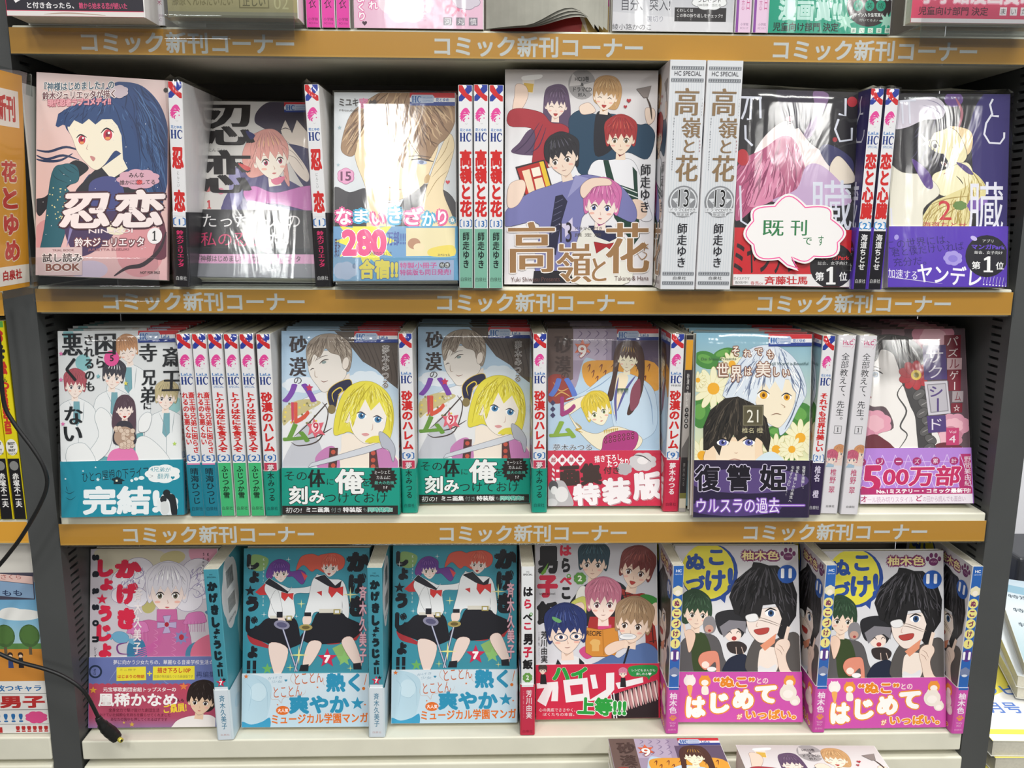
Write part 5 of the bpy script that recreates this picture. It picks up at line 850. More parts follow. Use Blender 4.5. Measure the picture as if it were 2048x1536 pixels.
# C4: five drawn people around food, red band
def d():
    a = Art([(178, -15), (1075, -15), (1095, 1305), (178, 1325)], .70, '#d4d4da')
    a.grad(140, -40, 1130, 930, [(0, '#b8b8be'), (.5, '#d4d4da'), (1, '#dcdce2')])
    K = '#1e1c20'
    a.T('男', 195, 5, 345, 215, K, .07); a.P('#6aa038', [(215, 215), (275, 130), (255, 205), (230, 225)]); a.T('子', 190, 225, 345, 395, '#cc2a48', .07); a.T('飯', 185, 420, 345, 605, K, .06)
    a.T('は', 360, 0, 446, 80, '#cc2a48', .06); a.T('ら', 372, 95, 436, 205, K, .06); a.T('ぺ', 358, 235, 448, 300, '#cc2a48', .06); a.T('こ', 372, 315, 438, 408, K, .06); a.E('#5a9a48', 425, 232, 16); a.E('#d4d4da', 425, 232, 8)
    a.T('harapeco danshimeshi', 205, 355, 325, 380, K, .0)
    a.P('#23262c', [(470, 380), (560, 290), (700, 260), (830, 300), (880, 420), (860, 600), (480, 600), (420, 480)], 1); a.head(608, 140, 175, '#ecd0bc', '#2a4450', rot=3, look=-.25, seed=51, eye='#3a3430', hl='#46707e', line='#14242c')
    a.P('#9a3028', [(810, 330), (900, 370), (1000, 380), (1060, 600), (1080, 900), (1000, 880), (980, 600), (860, 440)], 1)
    for i in range(6): a.L('#3a1c1c', 8, [(840+i*38, 350+i*30), (860+i*38, 440+i*60)], 0, 0); a.L('#3a1c1c', 6, [(820+i*40, 380+i*70), (900+i*34, 370+i*70)], 0, 0)
    a.head(920, 200, 195, '#f0d4c0', '#7c3c38', rot=14, look=-.2, seed=52, eye='#5a3428', mouth='open', hl='#a85c50', line='#44201c')
    a.E('#3c8a3c', 1020, 420, 80, 42, 20); a.P('#ecd0bc', [(1030, 470), (1080, 440), (1090, 580), (1050, 600)], 1)
    a.E('#ecece4', 520, 400, 44, 95, 8, ol='#8a8a84', ow=2); a.P('#cfd06a', [(440, 440), (500, 395), (550, 400), (550, 530), (520, 550), (470, 480)], 1, ol='#8a8c3c', ow=2); a.P('#f0d4c0', [(450, 460), (520, 430), (540, 480), (490, 500)], 1, ol='#a07a68', ow=2)
    a.P('#a83030', [(580, 540), (800, 540), (820, 640), (560, 640)], 0); a.P('#d04a84', [(500, 800), (560, 760), (640, 800), (560, 860)], 1); a.P('#d84c80', [(640, 600), (740, 600), (740, 640), (640, 640)])
    a.head(680, 440, 200, '#f6e0d4', '#c87890', rot=0, seed=53, eye='#7a4a54', hl='#e8a0b4', line='#84405a')
    a.P('#d48c38', [(548, 620), (660, 640), (780, 620), (800, 760), (760, 840), (600, 840), (550, 810)], 0, ol='#8a5418', ow=3); a.P('#c07c2c', [(670, 640), (680, 640), (690, 830), (678, 830)]); a.T('RECIPE', 556, 646, 666, 684, '#3a2414', .03, rot=3); a.cloud('#e4b468', 620, 735, 36, 24, 5); a.R('#e4b468', 596, 745, 648, 800)
    a.P('#5570a4', [(640, 880), (740, 830), (800, 850), (900, 770), (1000, 740), (1080, 800), (1090, 920), (600, 920)], 1, ol='#2c3c68', ow=2); a.P('#f0d4c0', [(690, 780), (760, 730), (880, 715), (905, 740), (820, 780), (720, 830)], 1, ol='#a07a68', ow=2)
    a.head(900, 600, 215, '#f4dac6', '#a68868', rot=8, look=-.4, seed=54, eye='#5a4838', hl='#ccb08c', line='#5c4630'); a.E('#f2f2f2', 860, 690, 62, 22, ol='#8a8a90', ow=3); a.E('#d8dce0', 860, 684, 40, 10)
    a.L('#20222c', 14, [(870, 760), (830, 900)], 0, 0)
    a.P('#e8e8ea', [(340, 900), (400, 830), (500, 850), (560, 920), (330, 920)], 1); a.P('#202228', [(320, 920), (340, 860), (380, 920)]); a.P('#202228', [(500, 850), (540, 890), (530, 920), (500, 920)])
    a.head(405, 670, 235, '#f4dccc', '#27346a', rot=-3, look=.15, seed=55, eye='#3a4468', hl='#4a5c9c', line='#141c40')
    a.E('#6a7486', 366, 696, 52, 30); a.E('#f4dccc', 366, 696, 45, 24); a.E('#6a7486', 480, 690, 50, 30); a.E('#f4dccc', 480, 690, 43, 24)
    for x, y in ((366, 694), (480, 688)): a.E('#fff', x, y, 26, 14); a.E('#3a4468', x, y, 15, 15); a.E('#14182c', x, y, 8)
    a.P('#6aa86a', [(300, 540), (330, 545), (370, 570), (350, 585), (310, 565)], 1)
    a.cloud('#5a9440', 508, 250, 42, 42, 8); a.T('2', 490, 228, 524, 272, '#e8f0dc', .04); a.V('芳川由実', 240, 645, 240, 890, 52, '#2a2a2c', .02); a.V('ハュー原案・監修、オレンジページ', 202, 650, 202, 870, 11, '#55555c', .0)
    a.band('#cf2c4a', 900); a.R('#cf2c4a', 140, 895, 1130, 1340)
    a.T('ハイ', 300, 915, 560, 1030, '#2c9e40', .06, ol='#e8f0e0', ow=3, rot=2)
    a.P('#f2eef0', [(182, 1045), (340, 1030), (345, 1075), (340, 1180), (290, 1180), (300, 1090), (250, 1220), (185, 1180), (240, 1080), (185, 1085)]); a.P('#f2eef0', [(380, 1020), (560, 1000), (580, 1170), (400, 1190)]); a.P('#cf2c4a', [(430, 1060), (525, 1050), (530, 1120), (440, 1135)]); a.P('#f2eef0', [(580, 980), (620, 975), (640, 1080), (600, 1085)]); a.P('#f2eef0', [(700, 965), (760, 960), (760, 1090), (700, 1160), (560, 1180), (700, 1090)]); a.P('#f2eef0', [(770, 1040), (970, 995), (975, 1035), (790, 1085)])
    a.P('#2c2024', [(740, 1130), (1080, 1015), (1100, 1320), (740, 1320)]); rr = random.Random(8)
    for i in range(9):
        x = 800+i*34; y = 1110-i*12
        a.L('#c08a8c', 26, [(x, y), (x+12, y+70), (x+24, y+150)]); a.L('#ecd8d4', 13, [(x+14, y), (x+26, y+70), (x+40, y+140)])
    a.L('#f2eef0', 8, [(735, 1120), (760, 1320)], 0, 0); a.L('#f2eef0', 8, [(755, 1115), (780, 1320)], 0, 0)
    a.P('#2c9048', [(875, 915), (1060, 905), (1075, 960), (1030, 990), (1015, 1015), (990, 990), (885, 985)], 1); a.T('レシピもまんがも', 890, 932, 1062, 952, '#f4f8f4', .01); a.T('楽しめる♥', 922, 960, 1034, 982, '#f4f8f4', .01)
    a.head(228, 945, 48, '#f4e0d0', '#4a3c38', seed=57, neck=0); a.P('#282428', [(212, 975), (250, 975), (258, 1050), (208, 1050)]); a.head(824, 968, 48, '#f4e0d0', '#e08aa8', seed=58, neck=0); a.P('#282428', [(808, 1000), (842, 1000), (848, 1070), (804, 1070)])
    a.T('上等!!!', 484, 1150, 850, 1288, '#2c9e40', .05, ol='#f2f4f0', ow=6, rot=2); a.T('心の奥底でささやく、', 198, 1232, 470, 1260, '#f6e8ec', .0); a.T('ぼくたちの本音。', 228, 1268, 462, 1292, '#f6e8ec', .0)
    return a
D['C4'] = d()
# C5: black-haired laughing man, small figures, pink band
def d():
    a = Art([(128, 42), (1010, 42), (1058, 1355), (150, 1355)], .70, '#d8d8dc')
    a.grad(60, 20, 1100, 990, [(0, '#c2c0c4'), (.25, '#dcdce0'), (1, '#e2e4e8')])
    a.E('#2c4c96', 375, 240, 205, 215); a.P('#2c4c96', [(430, 410), (500, 390), (488, 466)]); a.E('#e3da48', 362, 232, 190, 205)
    for c, x0, y0, x1, y1 in (('ぬ', 205, 100, 345, 220), ('こ', 370, 72, 478, 186), ('づ', 205, 260, 345, 375), ('け', 345, 222, 492, 378), ('!', 505, 205, 545, 375)): a.T(c, x0, y0, x1, y1, '#2f4f98', .05)
    a.T('柚木色', 608, 82, 872, 148, '#ecdc9a', .03, ol='#7c2a5c', ow=13); a.paw('#6a2c5c', 938, 110, 56); a.T('YUGI', 918, 116, 962, 128, '#c8a0b8', .0)
    a.P('#5c5a5c', [(172, 760), (300, 690), (430, 720), (480, 860), (500, 985), (172, 985)], 1, ol='#2c2a2c', ow=2); a.P('#3a4a2a', [(250, 720), (340, 690), (390, 830), (360, 985), (270, 985)], 1)
    a.head(285, 545, 165, '#f4dcc8', '#2f4a34', rot=5, look=.3, seed=61, eye='#4a4a3a', hl='#4c6c50', line='#16261a', hp=[(165, 520), (185, 400), (280, 360), (380, 430), (392, 560), (340, 540), (200, 620)])
    a.P('#f2d2bc', [(200, 680), (240, 660), (275, 700), (260, 780), (230, 830), (210, 740)], 1, ol='#8a5c48', ow=2); a.L('#f2d2bc', 16, [(205, 700), (195, 640), (192, 615)])
    a.P('#8a888c', [(330, 620), (350, 570), (400, 565), (425, 620), (410, 680), (350, 690)], 1); a.E('#caa090', 375, 655, 32, 30); a.E('#a83c3c', 378, 668, 11, 9)
    a.P('#2a2a2e', [(420, 560), (470, 525), (560, 518), (630, 560), (645, 640), (600, 720), (560, 640), (480, 700), (440, 660)], 1, ol='#141416', ow=2); a.E('#f6e4d8', 550, 700, 58, 50); a.P('#85838a', [(450, 640), (520, 590), (640, 600), (640, 690), (590, 650), (540, 660), (480, 720)], 0)
    a.L('#2a2020', 6, [(505, 690), (525, 676), (540, 692)]); a.L('#2a2020', 6, [(570, 690), (586, 672), (602, 688)]); a.E('#b03c3c', 556, 726, 18, 16); a.P('#383030', [(505, 760), (600, 750), (650, 790), (620, 840), (530, 830)], 1); a.L('#f2d8c8', 16, [(570, 790), (575, 860)], 0); a.L('#f2d8c8', 16, [(610, 790), (630, 850)], 0)
    a.P('#232a3e', [(492, 920), (540, 865), (640, 850), (700, 985), (490, 985)], 1, ol='#10141e', ow=2); a.P('#5a5654', [(650, 860), (720, 720), (800, 760), (980, 680), (1040, 760), (1050, 985), (680, 985)], 1, ol='#2a2626', ow=2); a.P('#f6e8dc', [(735, 860), (760, 800), (860, 800), (880, 900), (850, 985), (740, 985)], 1); a.P('#e8e8ea', [(740, 930), (800, 950), (860, 920), (850, 985), (740, 985)], 1)
    a.P('#f4e6dc', [(650, 560), (700, 520), (900, 500), (930, 600), (880, 680), (760, 760), (680, 700), (650, 630)], 1, ol='#6a4a3c', ow=2); a.P('#e89a78', [(745, 780), (860, 690), (850, 760), (780, 820)], 0)
    a.P('#232224', [(520, 420), (560, 300), (680, 200), (690, 165), (740, 170), (800, 190), (860, 190), (960, 270), (1005, 400), (1000, 560), (950, 640), (900, 740), (870, 700), (900, 580), (880, 520), (850, 470), (760, 480), (740, 580), (690, 540), (640, 600), (600, 560), (560, 540)], 0, ol='#101012', ow=2)
    a.hair([(520, 420), (560, 300), (680, 200), (800, 190), (960, 270), (1005, 400), (1000, 560), (950, 640), (880, 520), (850, 470), (760, 480), (690, 540), (600, 560), (560, 540)], (780, 160), '#0e0e10', '#504e54', 120, 8, 13)
    for l in ([(740, 200), (660, 300), (620, 480)], [(780, 200), (740, 320), (700, 480)], [(820, 210), (880, 340), (920, 520)], [(880, 240), (960, 360), (980, 520)], [(700, 220), (600, 320), (560, 460)], [(800, 210), (820, 320), (830, 440)]): a.L('#48464a', 9, l)
    a.E('#fff', 815, 540, 38, 26, 5); a.E('#3a5a86', 820, 540, 22, 25); a.E('#14202c', 820, 538, 10, 13); a.L('#161416', 11, [(775, 530), (815, 505), (860, 520)]); a.P('#eeeeee', [(640, 560), (710, 545), (725, 590), (660, 600)], 1, ol='#9a9a9a', ow=3); a.L('#9a8a80', 5, [(720, 565), (800, 590), (900, 630)]); a.L('#9a8a80', 5, [(715, 590), (780, 600), (890, 640)])
    a.P('#b84640', [(700, 665), (740, 655), (805, 648), (795, 685), (745, 698), (715, 690)], 1, ol='#5c201c', ow=2); a.L('#c8a090', 4, [(725, 600), (715, 635), (728, 640)])
    a.P('#f2dccc', [(850, 790), (880, 740), (940, 735), (960, 780), (930, 860), (960, 960), (1000, 985), (900, 985), (870, 880)], 1, ol='#8a5c48', ow=2); a.L('#f2dccc', 26, [(925, 760), (935, 700), (950, 640)], 1, 0)
    for l in ([(870, 770), (900, 790), (920, 830)], [(860, 800), (890, 820), (905, 850)]): a.L('#8a5c48', 3, l)
    a.P('#e2917a', [(300, 900), (320, 840), (390, 820), (440, 840), (455, 980), (430, 985), (420, 900), (350, 960)], 1, ol='#a85a48', ow=2); a.E('#f8e8dc', 350, 922, 28, 26); a.P('#e2917a', [(310, 900), (350, 850), (400, 870), (385, 920), (350, 890)], 0); a.E('#f4f4f4', 395, 955, 34, 18)
    a.E('#2c5cae', 932, 252, 68, 68); a.P('#2c5cae', [(880, 290), (900, 316), (930, 300)]); a.T('11', 888, 210, 966, 282, '#f4f6fa', .06)
    a.band('#d257b0', 982); a.R('#d257b0', 60, 978, 1100, 1375)
    a.T('“ぬこ”', 408, 1008, 708, 1090, '#e88a28', .05, ol='#fbeee0', ow=6); a.T('との', 722, 1018, 804, 1062, '#f4dce8', .02, ol='#e88a9c', ow=2)
    for c, x0, y0, x1, y1 in (('は', 208, 1155, 352, 1318), ('じ', 385, 1130, 525, 1285), ('め', 548, 1105, 700, 1255), ('て', 708, 1075, 868, 1210)): a.T(c, x0, y0, x1, y1, '#fdfaf6', .07, ol='#ec9430', ow=10)
    a.T('が', 580, 1288, 618, 1330, '#fbeee0', .03, ol='#ec9430', ow=3); a.T('いっぱい。', 642, 1256, 1010, 1330, '#ee9430', .05, ol='#fbeee0', ow=5)
    for x, y, r, c in ((235, 1040, 44, '#f4f0ea'), (345, 1045, 44, '#ee9a40'), (960, 1045, 44, '#ee9a40'), (950, 1130, 62, '#f0e8dc'), (1000, 1190, 38, '#f0e8dc')): a.E(c, x, y, r); a.E('#fbf4ec', x, y+10, r*.6, r*.5); a.P(c, [(x-r*.8, y-r*.5), (x-r*.5, y-r*1.1), (x-r*.2, y-r*.8)]); a.P(c, [(x+r*.8, y-r*.5), (x+r*.5, y-r*1.1), (x+r*.2, y-r*.8)])
    a.P('#f0b060', [(215, 1080), (255, 1080), (245, 1150), (235, 1160)], 1); a.P('#fbf0e0', [(325, 1085), (365, 1085), (370, 1140), (325, 1140)], 1)
    return a
D['C5'] = d()

# spines
S = {}
S['A1'] = hc_spine('忍恋', '花とゆめ', '1', '鈴木ジュリエッタ', '#1e1b1e', '#d8346c', pub='#ddd')
def fix_nin(a):
    H = 1350; a.R('#eeeef0', 4, .3*H, 96, .645*H); a.T('忍', 12, .31*H, 92, .415*H, '#d52b2b', .05); a.V('にんこい', 50, .425*H, 50, .505*H, 18, '#777', .0); a.T('恋', 14, .515*H, 92, .625*H, '#d52b2b', .05)
fix_nin(S['A1'])
S['A3'] = hc_spine('高嶺と花', '花とゆめ', '13', '師走ゆき', '#7fb8a2', '#1e2a28', tw=84)
S['A5'] = hc_spine('恋と心臓', 'LaLa', '2', '海道ちとせ', '#1d1b22', '#e8e8e8', special='SPECIAL', pub='#ddd', tw=84, vcol='#2a8cd0')
S['B1'] = hc_spine('', 'LaLa', '5', '晴海ひつじ', '#e48ab8', '#12303c', tlines=[('斎王寺兄弟に困らさ', .31, .645), ('れるのも悪くない', .31, .60)], low2=None, pub='#123')
S['B1'].R('#1f8499', 0, .708*1350, 100, 1350); S['B1'].V('晴海ひつじ', 50, .725*1350, 50, .93*1350, 60, '#122c38', .02); S['B1'].T('白泉社', 12, .945*1350, 88, .966*1350, '#123', .01)
S['B1c'] = hc_spine('トナリはなにを食う人ぞ', 'LaLa', '2', 'ふじつか雪', '#45c07c', '#16301e', special='SPECIAL', tw=70)
S['B2'] = hc_spine('砂漠のハレム', 'LaLa', '9', '夢木みつる', '#c8405c', '#143', tw=80)
def fix_b2(a, low, ac):
    H = 1350; a.R(low, 0, .745*H, 100, H); a.V('夢', 50, .708*H, 50, .745*H, 50, '#f4e8ec', .02); a.V('木みつる', 50, .75*H, 50, .915*H, 50, ac, .02); a.T('白泉社', 12, .945*H, 88, .966*H, '#123', .01)
fix_b2(S['B2'], '#1a9c86', '#12302a')
S['B4'] = hc_spine('砂漠のハレム', 'LaLa', '9', '夢木みつる', '#cf2f4e', '#f8eef0', special='特装版', tw=80, pub='#3a1018')
S['B5'] = hc_spine('それでも世界は美しい', '花とゆめ', '21', '椎名　橙', '#33264a', '#d8d0e4', tw=66, pub='#ddd')
def d():
    a = Art(rectq(120, 1150), .1, '#e6e4e8'); a.R('#e6e4e8', 0, 0, 120, 1150)
    a.T('HLC', 36, 32, 102, 60, '#c8487a', .03); a.L('#d86a94', 4, [(96, 86), (118, 40), (100, 22), (90, 40)]); a.T('HAKUSENSHA LOVE', 36, 66, 90, 74, '#d890ac', .0)
    a.V('全部教えて、先生。', 62, 108, 62, 560, 56, '#1e1e22', .01); a.R('#444', 36, 572, 86, 622); a.R('#e6e4e8', 39, 575, 83, 619); a.T('1', 54, 582, 68, 612, '#222', .02)
    a.R('#ecd8d0', 4, 720, 120, 830); a.head(88, 752, 60, '#f4e0d0', '#e0a070', seed=71, neck=0); a.head(38, 790, 64, '#f6e2d6', '#d46a86', seed=72, neck=0); a.P('#a8c4d8', [(4, 840), (20, 815), (60, 825), (60, 840)])
    a.V('椎野', 62, 850, 62, 950, 44, '#c8346c', .01); a.V('翠', 62, 965, 62, 1015, 44, '#c8346c', .01); a.T('白泉社', 36, 1092, 94, 1108, '#555', .0)
    return a
S['B6'] = d()
def d():
    a = Art(rectq(110, 1290), .081, '#4f9fb0'); a.R('#4796a8', 0, 0, 110, 1290); a.T('HC', 42, 34, 66, 44, '#14303a', .02); a.T('SPECIAL', 22, 52, 90, 64, '#14303a', .02)
    K = '#14242c'
    for c, x0, y0, x1, y1 in (('か', 18, 90, 94, 160), ('げ', 24, 172, 92, 246), ('き', 30, 258, 88, 336), ('し', 28, 350, 88, 430), ('ょ', 36, 436, 84, 480), ('う', 28, 524, 84, 590), ('じ', 26, 604, 86, 678), ('ょ', 36, 690, 84, 730)): a.T(c, x0, y0, x1, y1, K, .1)
    a.star(K, 46, 500, 20); a.R(K, 40, 744, 54, 800); a.R(K, 62, 744, 76, 800); a.star(K, 82, 826, 18)
    a.R('#dce6ee', 0, 880, 110, 1290); a.star('#d02850', 56, 848, 38); a.T('7', 44, 834, 68, 866, '#fff', .05); a.V('斉木久美子', 56, 940, 56, 1205, 42, '#5a8ca8', .02); a.T('白泉社', 24, 1240, 90, 1256, '#c8a0a0', .0)
    return a
S['C2'] = d()
def d():
    a = Art(rectq(98, 1282), .0723, '#eceef0'); a.R('#e8eaec', 0, 0, 98, 1282); a.T('HC', 38, 34, 60, 44, '#222', .02); a.T('SPECIAL', 14, 52, 84, 66, '#222', .03)
    K = '#1e1c20'
    for c, x0, y0, x1, y1, cc in (('は', 16, 150, 86, 220, K), ('ら', 22, 240, 76, 310, '#cc2a48'), ('ぺ', 12, 350, 84, 400, K), ('こ', 20, 416, 76, 470, '#cc2a48'), ('男', 16, 500, 86, 584, K), ('子', 14, 600, 84, 680, '#cc2a48'), ('飯', 10, 694, 88, 770, K)): a.T(c, x0, y0, x1, y1, cc, .05)
    a.E('#5a9a48', 74, 352, 12); a.E('#eceef0', 74, 352, 6); a.cloud('#6aa04c', 48, 834, 34, 34, 8); a.T('2', 36, 816, 60, 852, '#eef4e8', .04)
    a.R('#cc3450', 0, 902, 98, 1282); a.V('芳川由実', 60, 925, 60, 1150, 48, '#f4e8ec', .02); a.V('ハュー原案・監修、オレンジページ', 18, 930, 18, 1140, 10, '#e8a0b0', .0); a.T('白泉社', 12, 1238, 88, 1260, '#8a1c30', .0)
    return a
S['C4'] = d()
def d():
    a = Art(rectq(76, 1240), .06, '#2f66b4'); a.R('#2f66b4', 0, 0, 76, 1240); a.T('HC', 20, 26, 60, 46, '#eef2f8', .03); a.T('special', 14, 54, 64, 66, '#dce6f4', .0)
    a.cloud('#ece4c0', 40, 180, 34, 34, 6); a.E('#f8f0e0', 40, 192, 20, 18)
    for i, c in enumerate('ぬこづけ!'): a.E('#f0e68c', 36, 268+i*74, 35, 36); a.T(c, 18 if c != '!' else 32, 246+i*74, 56 if c != '!' else 42, 290+i*74, '#7c2a5c', .05 if c != '!' else .02)
    a.E('#5c3c8c', 38, 652, 38, 44); a.T('11', 8, 622, 64, 682, '#fff', .06); a.cloud('#7a86a8', 38, 775, 32, 34, 6); a.E('#dfe6f2', 38, 800, 20, 9)
    a.R('#d257b0', 0, 905, 76, 1240); a.V('柚木色', 38, 925, 38, 1085, 56, '#f8e8f4', .03); a.paw('#ee9a50', 40, 1120, 26); a.T('YUGI', 16, 1150, 60, 1164, '#f4c8e4', .0); a.T('IRO', 22, 1170, 54, 1184, '#f4c8e4', .0); a.T('白泉社', 10, 1200, 66, 1214, '#f0b8dc', .0)
    return a
S['C5'] = d()
def d():   # thin booklet spine slipped beside the special edition
    a = Art(rectq(60, 1260), .0455, '#6a6460'); a.R('#b0aaa6', 0, 0, 60, 1260); a.R('#2c2828', 0, 0, 60, 30); a.P('#e0a030', [(0, 34), (60, 34), (60, 240), (0, 240)], 0); a.R('#3a3638', 0, 240, 60, 400); a.V('砂漠のハレム', 30, 265, 30, 500, 22, '#e8e4e0', .0)
    for i, c in enumerate('ミニ画集'): a.E('#2c2828', 30, 522+i*38, 16, 17); a.T(c, 22, 513+i*38, 38, 531+i*38, '#eee', .0)
    a.P('#6c6866', [(0, 800), (60, 700), (60, 1100), (0, 1100)]); a.R('#343032', 0, 860, 60, 1120); a.V('夢木みつる', 30, 900, 30, 1070, 20, '#8a8684', .0); a.R('#7a7840', 0, 1120, 60, 1160); a.R('#d8d0bc', 0, 1160, 60, 1230)
    return a
S['mini'] = d()
def barcode_back(bg, lo, v=.7):
    a = Art(rectq(128, 182), .7, bg); a.R(bg, 0, 0, 128, 182); a.cloud('#e8e8ea', 30, 36, 24, 34, 5)
    a.R('#f0f0f0', 18, 10, 44, 34); a.R('#f0f0f0', 18, 38, 44, 60)
    for i in range(14): a.R('#333', 20+i*1.6, 12, 20.8+i*1.6+(i % 3)*.2, 30); a.R('#333', 20+i*1.6, 40, 20.8+i*1.6+(i % 2)*.3, 56)
    a.cloud('#8cc0c8', 70, 90, 26, 30, 6); a.T('ISBN978', 18, 62, 40, 65, '#555', .0); a.band(lo, v*182); a.R(lo, 0, v*182-1, 128, 182)
    for i in range(6): a.E('#b8d4e4', 20+i*18, 150+(i % 2)*12, 9, 7)
    return a
# ------------------------------------------------------------------ the bookcase
Z2, Z3, Z4 = -.0608, -.2804, -.5175        # upper faces of the three boards in view
Z1 = .1622
CREAM = mat('cream_steel', '#e6e4d2', rough=.45, noise=.05, nscale=25, bump=.05, bscale=600)
DARK = mat('dark_grey_steel', '#4b4d4d', rough=.5, noise=.07, nscale=15, bump=.06, bscale=900)
DBACK = mat('taupe_back_board', '#6b655c', rough=.7, noise=.08, nscale=10)
BLACK = mat('black_rubber', '#141516', rough=.45)
BORE_SHADE = mat('painted_bore_shade', '#0a0a0a', rough=.8)  # near-black that paints the shade inside the plug tip
def smooth_text_strip(name, x0, x1, z0, z1, y, starts, parent, bent=0):
    a = Art(rectq((x1-x0)*1000, (z1-z0)*1000), 1, '#d39436'); W = (x1-x0)*1000; H = (z1-z0)*1000
    a.R('#e0a33a', 0, 0, W, H); a.R('#e8b04c', 0, H*.93, W, H)
    for s in starts:
        xs = (s-x0)*1000; t = 'コミック新刊コーナー'; w = 18.6
        for i, c in enumerate(t):
            V, T = glyph(c)
            a._text(np.c_[xs+(i+V[:, 0])*w, H*.52-(V[:, 1]-.38)*18.0], T, '#ecebe6', None, 0, .55, .55)
    mb = MB()
    for f in ([(x0, y, z0), (x1, y, z0), (x1, y, z1), (x0, y, z1)],): mb.face(f, '#d4962e')
    mb.face([(x0, y+.0006, z1), (x1, y+.0006, z1), (x1, y+.0006, z0), (x0, y+.0006, z0)], '#f0f0e8')
    for f in ([(x0, y, z1), (x1, y, z1), (x1, y+.0006, z1), (x0, y+.0006, z1)], [(x0, y, z0), (x0, y+.0006, z0), (x1, y+.0006, z0), (x1, y, z0)], [(x0, y, z0), (x0, y, z1), (x0, y+.0006, z1), (x0, y+.0006, z0)], [(x1, y, z0), (x1, y+.0006, z0), (x1, y+.0006, z1), (x1, y, z1)]): mb.face(f, '#e8e4d8')
    mb.art(a, 'cover', (x0, y, z1), (x1-x0, 0, 0), (0, 0, -(z1-z0)), (0, -1, 0))
    return link(name, mb.build(name, STRIP), parent)
STRIP = mat('glossy_label_paper', attr=True, rough=.3, coat=.35, coatr=.12)
SLOTX = (.451,)
def upright(name, sgn, parent, z0=-.9, z1=.45):
    """Steel post with its side panel; the panel is really slotted."""
    V, F = [], []
    def bx(x0, x1, y0, y1, a, b):
        x0, x1 = sorted((sgn*x0, sgn*x1)); n = len(V)
        V.extend([(x0, y0, a), (x1, y0, a), (x1, y1, a), (x0, y1, a), (x0, y0, b), (x1, y0, b), (x1, y1, b), (x0, y1, b)])
        F.extend([[n+i for i in f] for f in ((0, 3, 2, 1), (4, 5, 6, 7), (0, 1, 5, 4), (1, 2, 6, 5), (2, 3, 7, 6), (3, 0, 4, 7))])
    bx(.4512, .4795, .0005, .014, z0, z1)       # front face of the post up to the slots
    bx(.4512, .4795, .031, .175, z0, z1)
    bx(.4560, .4795, .014, .031, z0, z1)       # recessed floor of the slots
    z = z0; p = .0075
    while z < z1-.01:
        bx(.4512, .4560, .014, .031, z, z+p*.64); z += p
    o = link(name, mesh(name, V, F, DARK), parent)
    return o
case = empty('bookcase', Matrix.Translation((0, 0, -.9)), 'dark grey steel bookcase with cream shelves and orange lettered shelf strips, holding the comics', 'bookcase')
def kid(o):
    o.matrix_parent_inverse = case.matrix_world.inverted(); return o
kid(upright('upright', -1, case)); kid(upright('upright', 1, case))
def panel_bk():
    L = [(-.4510, .4510, .176, .182, -.9, .45)]
    for z in (.118, .1255, -.105, -.098, -.33): L.append((-.4505, .4505, .1735, .176, z, z+.0035))
    return boxes('back_panel', L, DBACK, case)
kid(panel_bk())
def board(zt, th, strip, x0=-.4497, x1=.4502, zlab=None, parent=case, starts=(-.393, -.090, .207)):
    o = boxes('shelf_board', [(x0, x1, .0030 if strip else .0, .172, zt-th, zt)], CREAM, parent, bevel=.0016)
    if parent is case: kid(o)
    if strip:
        s = smooth_text_strip('label_strip', x0-.001+(0 if strip == 1 else 0), x1-.0005, zlab-.0213, zlab, .0004, starts, o)
        h = boxes('label_holder', [(x0-.002, x1+.002, -.0006, .0001, zlab-.0222, zlab+.0002), (x0-.002, x1+.002, -.0006, .0028, zlab-.0226, zlab-.0215)], CLEAR, o)
    return o
case_boards = [board(Z1, .022, 1, zlab=.1598), board(Z2, .025, 1, zlab=-.0632), board(Z3, .028, 1, zlab=-.2874), board(Z4, .0205, 0)]
# lower front of the case
kid(boxes('base_front', [(-.4490, .4525, -.002, .172, -.9, -.5448)], CREAM, case, bevel=.002))
# neighbour bays on either side
nb = empty('bookcase', Matrix.Translation((-.93, 0, -.9)), 'neighbouring cream shelved bookcase cut off by the left edge', 'bookcase')
def nboard(zt, th, strip, zl=None):
    o = boxes('shelf_board', [(-.90, -.4802, .003 if strip else 0, .172, zt-th, zt)], CREAM, nb, bevel=.0016); o.matrix_parent_inverse = nb.matrix_world.inverted()
    if strip: smooth_text_strip('label_strip', -.90, -.4804, zl-.0213, zl, .0004, (-.74,), o)
nboard(-.062, .025, 1, -.0665); nboard(-.283, .026, 1, -.2848); nboard(-.5125, .025, 0)
bp = boxes('back_panel', [(-.90, -.4802, .176, .182, -.9, .45)], DBACK, nb); bp.matrix_parent_inverse = nb.matrix_world.inverted()
bb = boxes('base_front', [(-.90, -.4802, -.002, .172, -.9, -.543)], CREAM, nb, bevel=.002); bb.matrix_parent_inverse = nb.matrix_world.inverted()

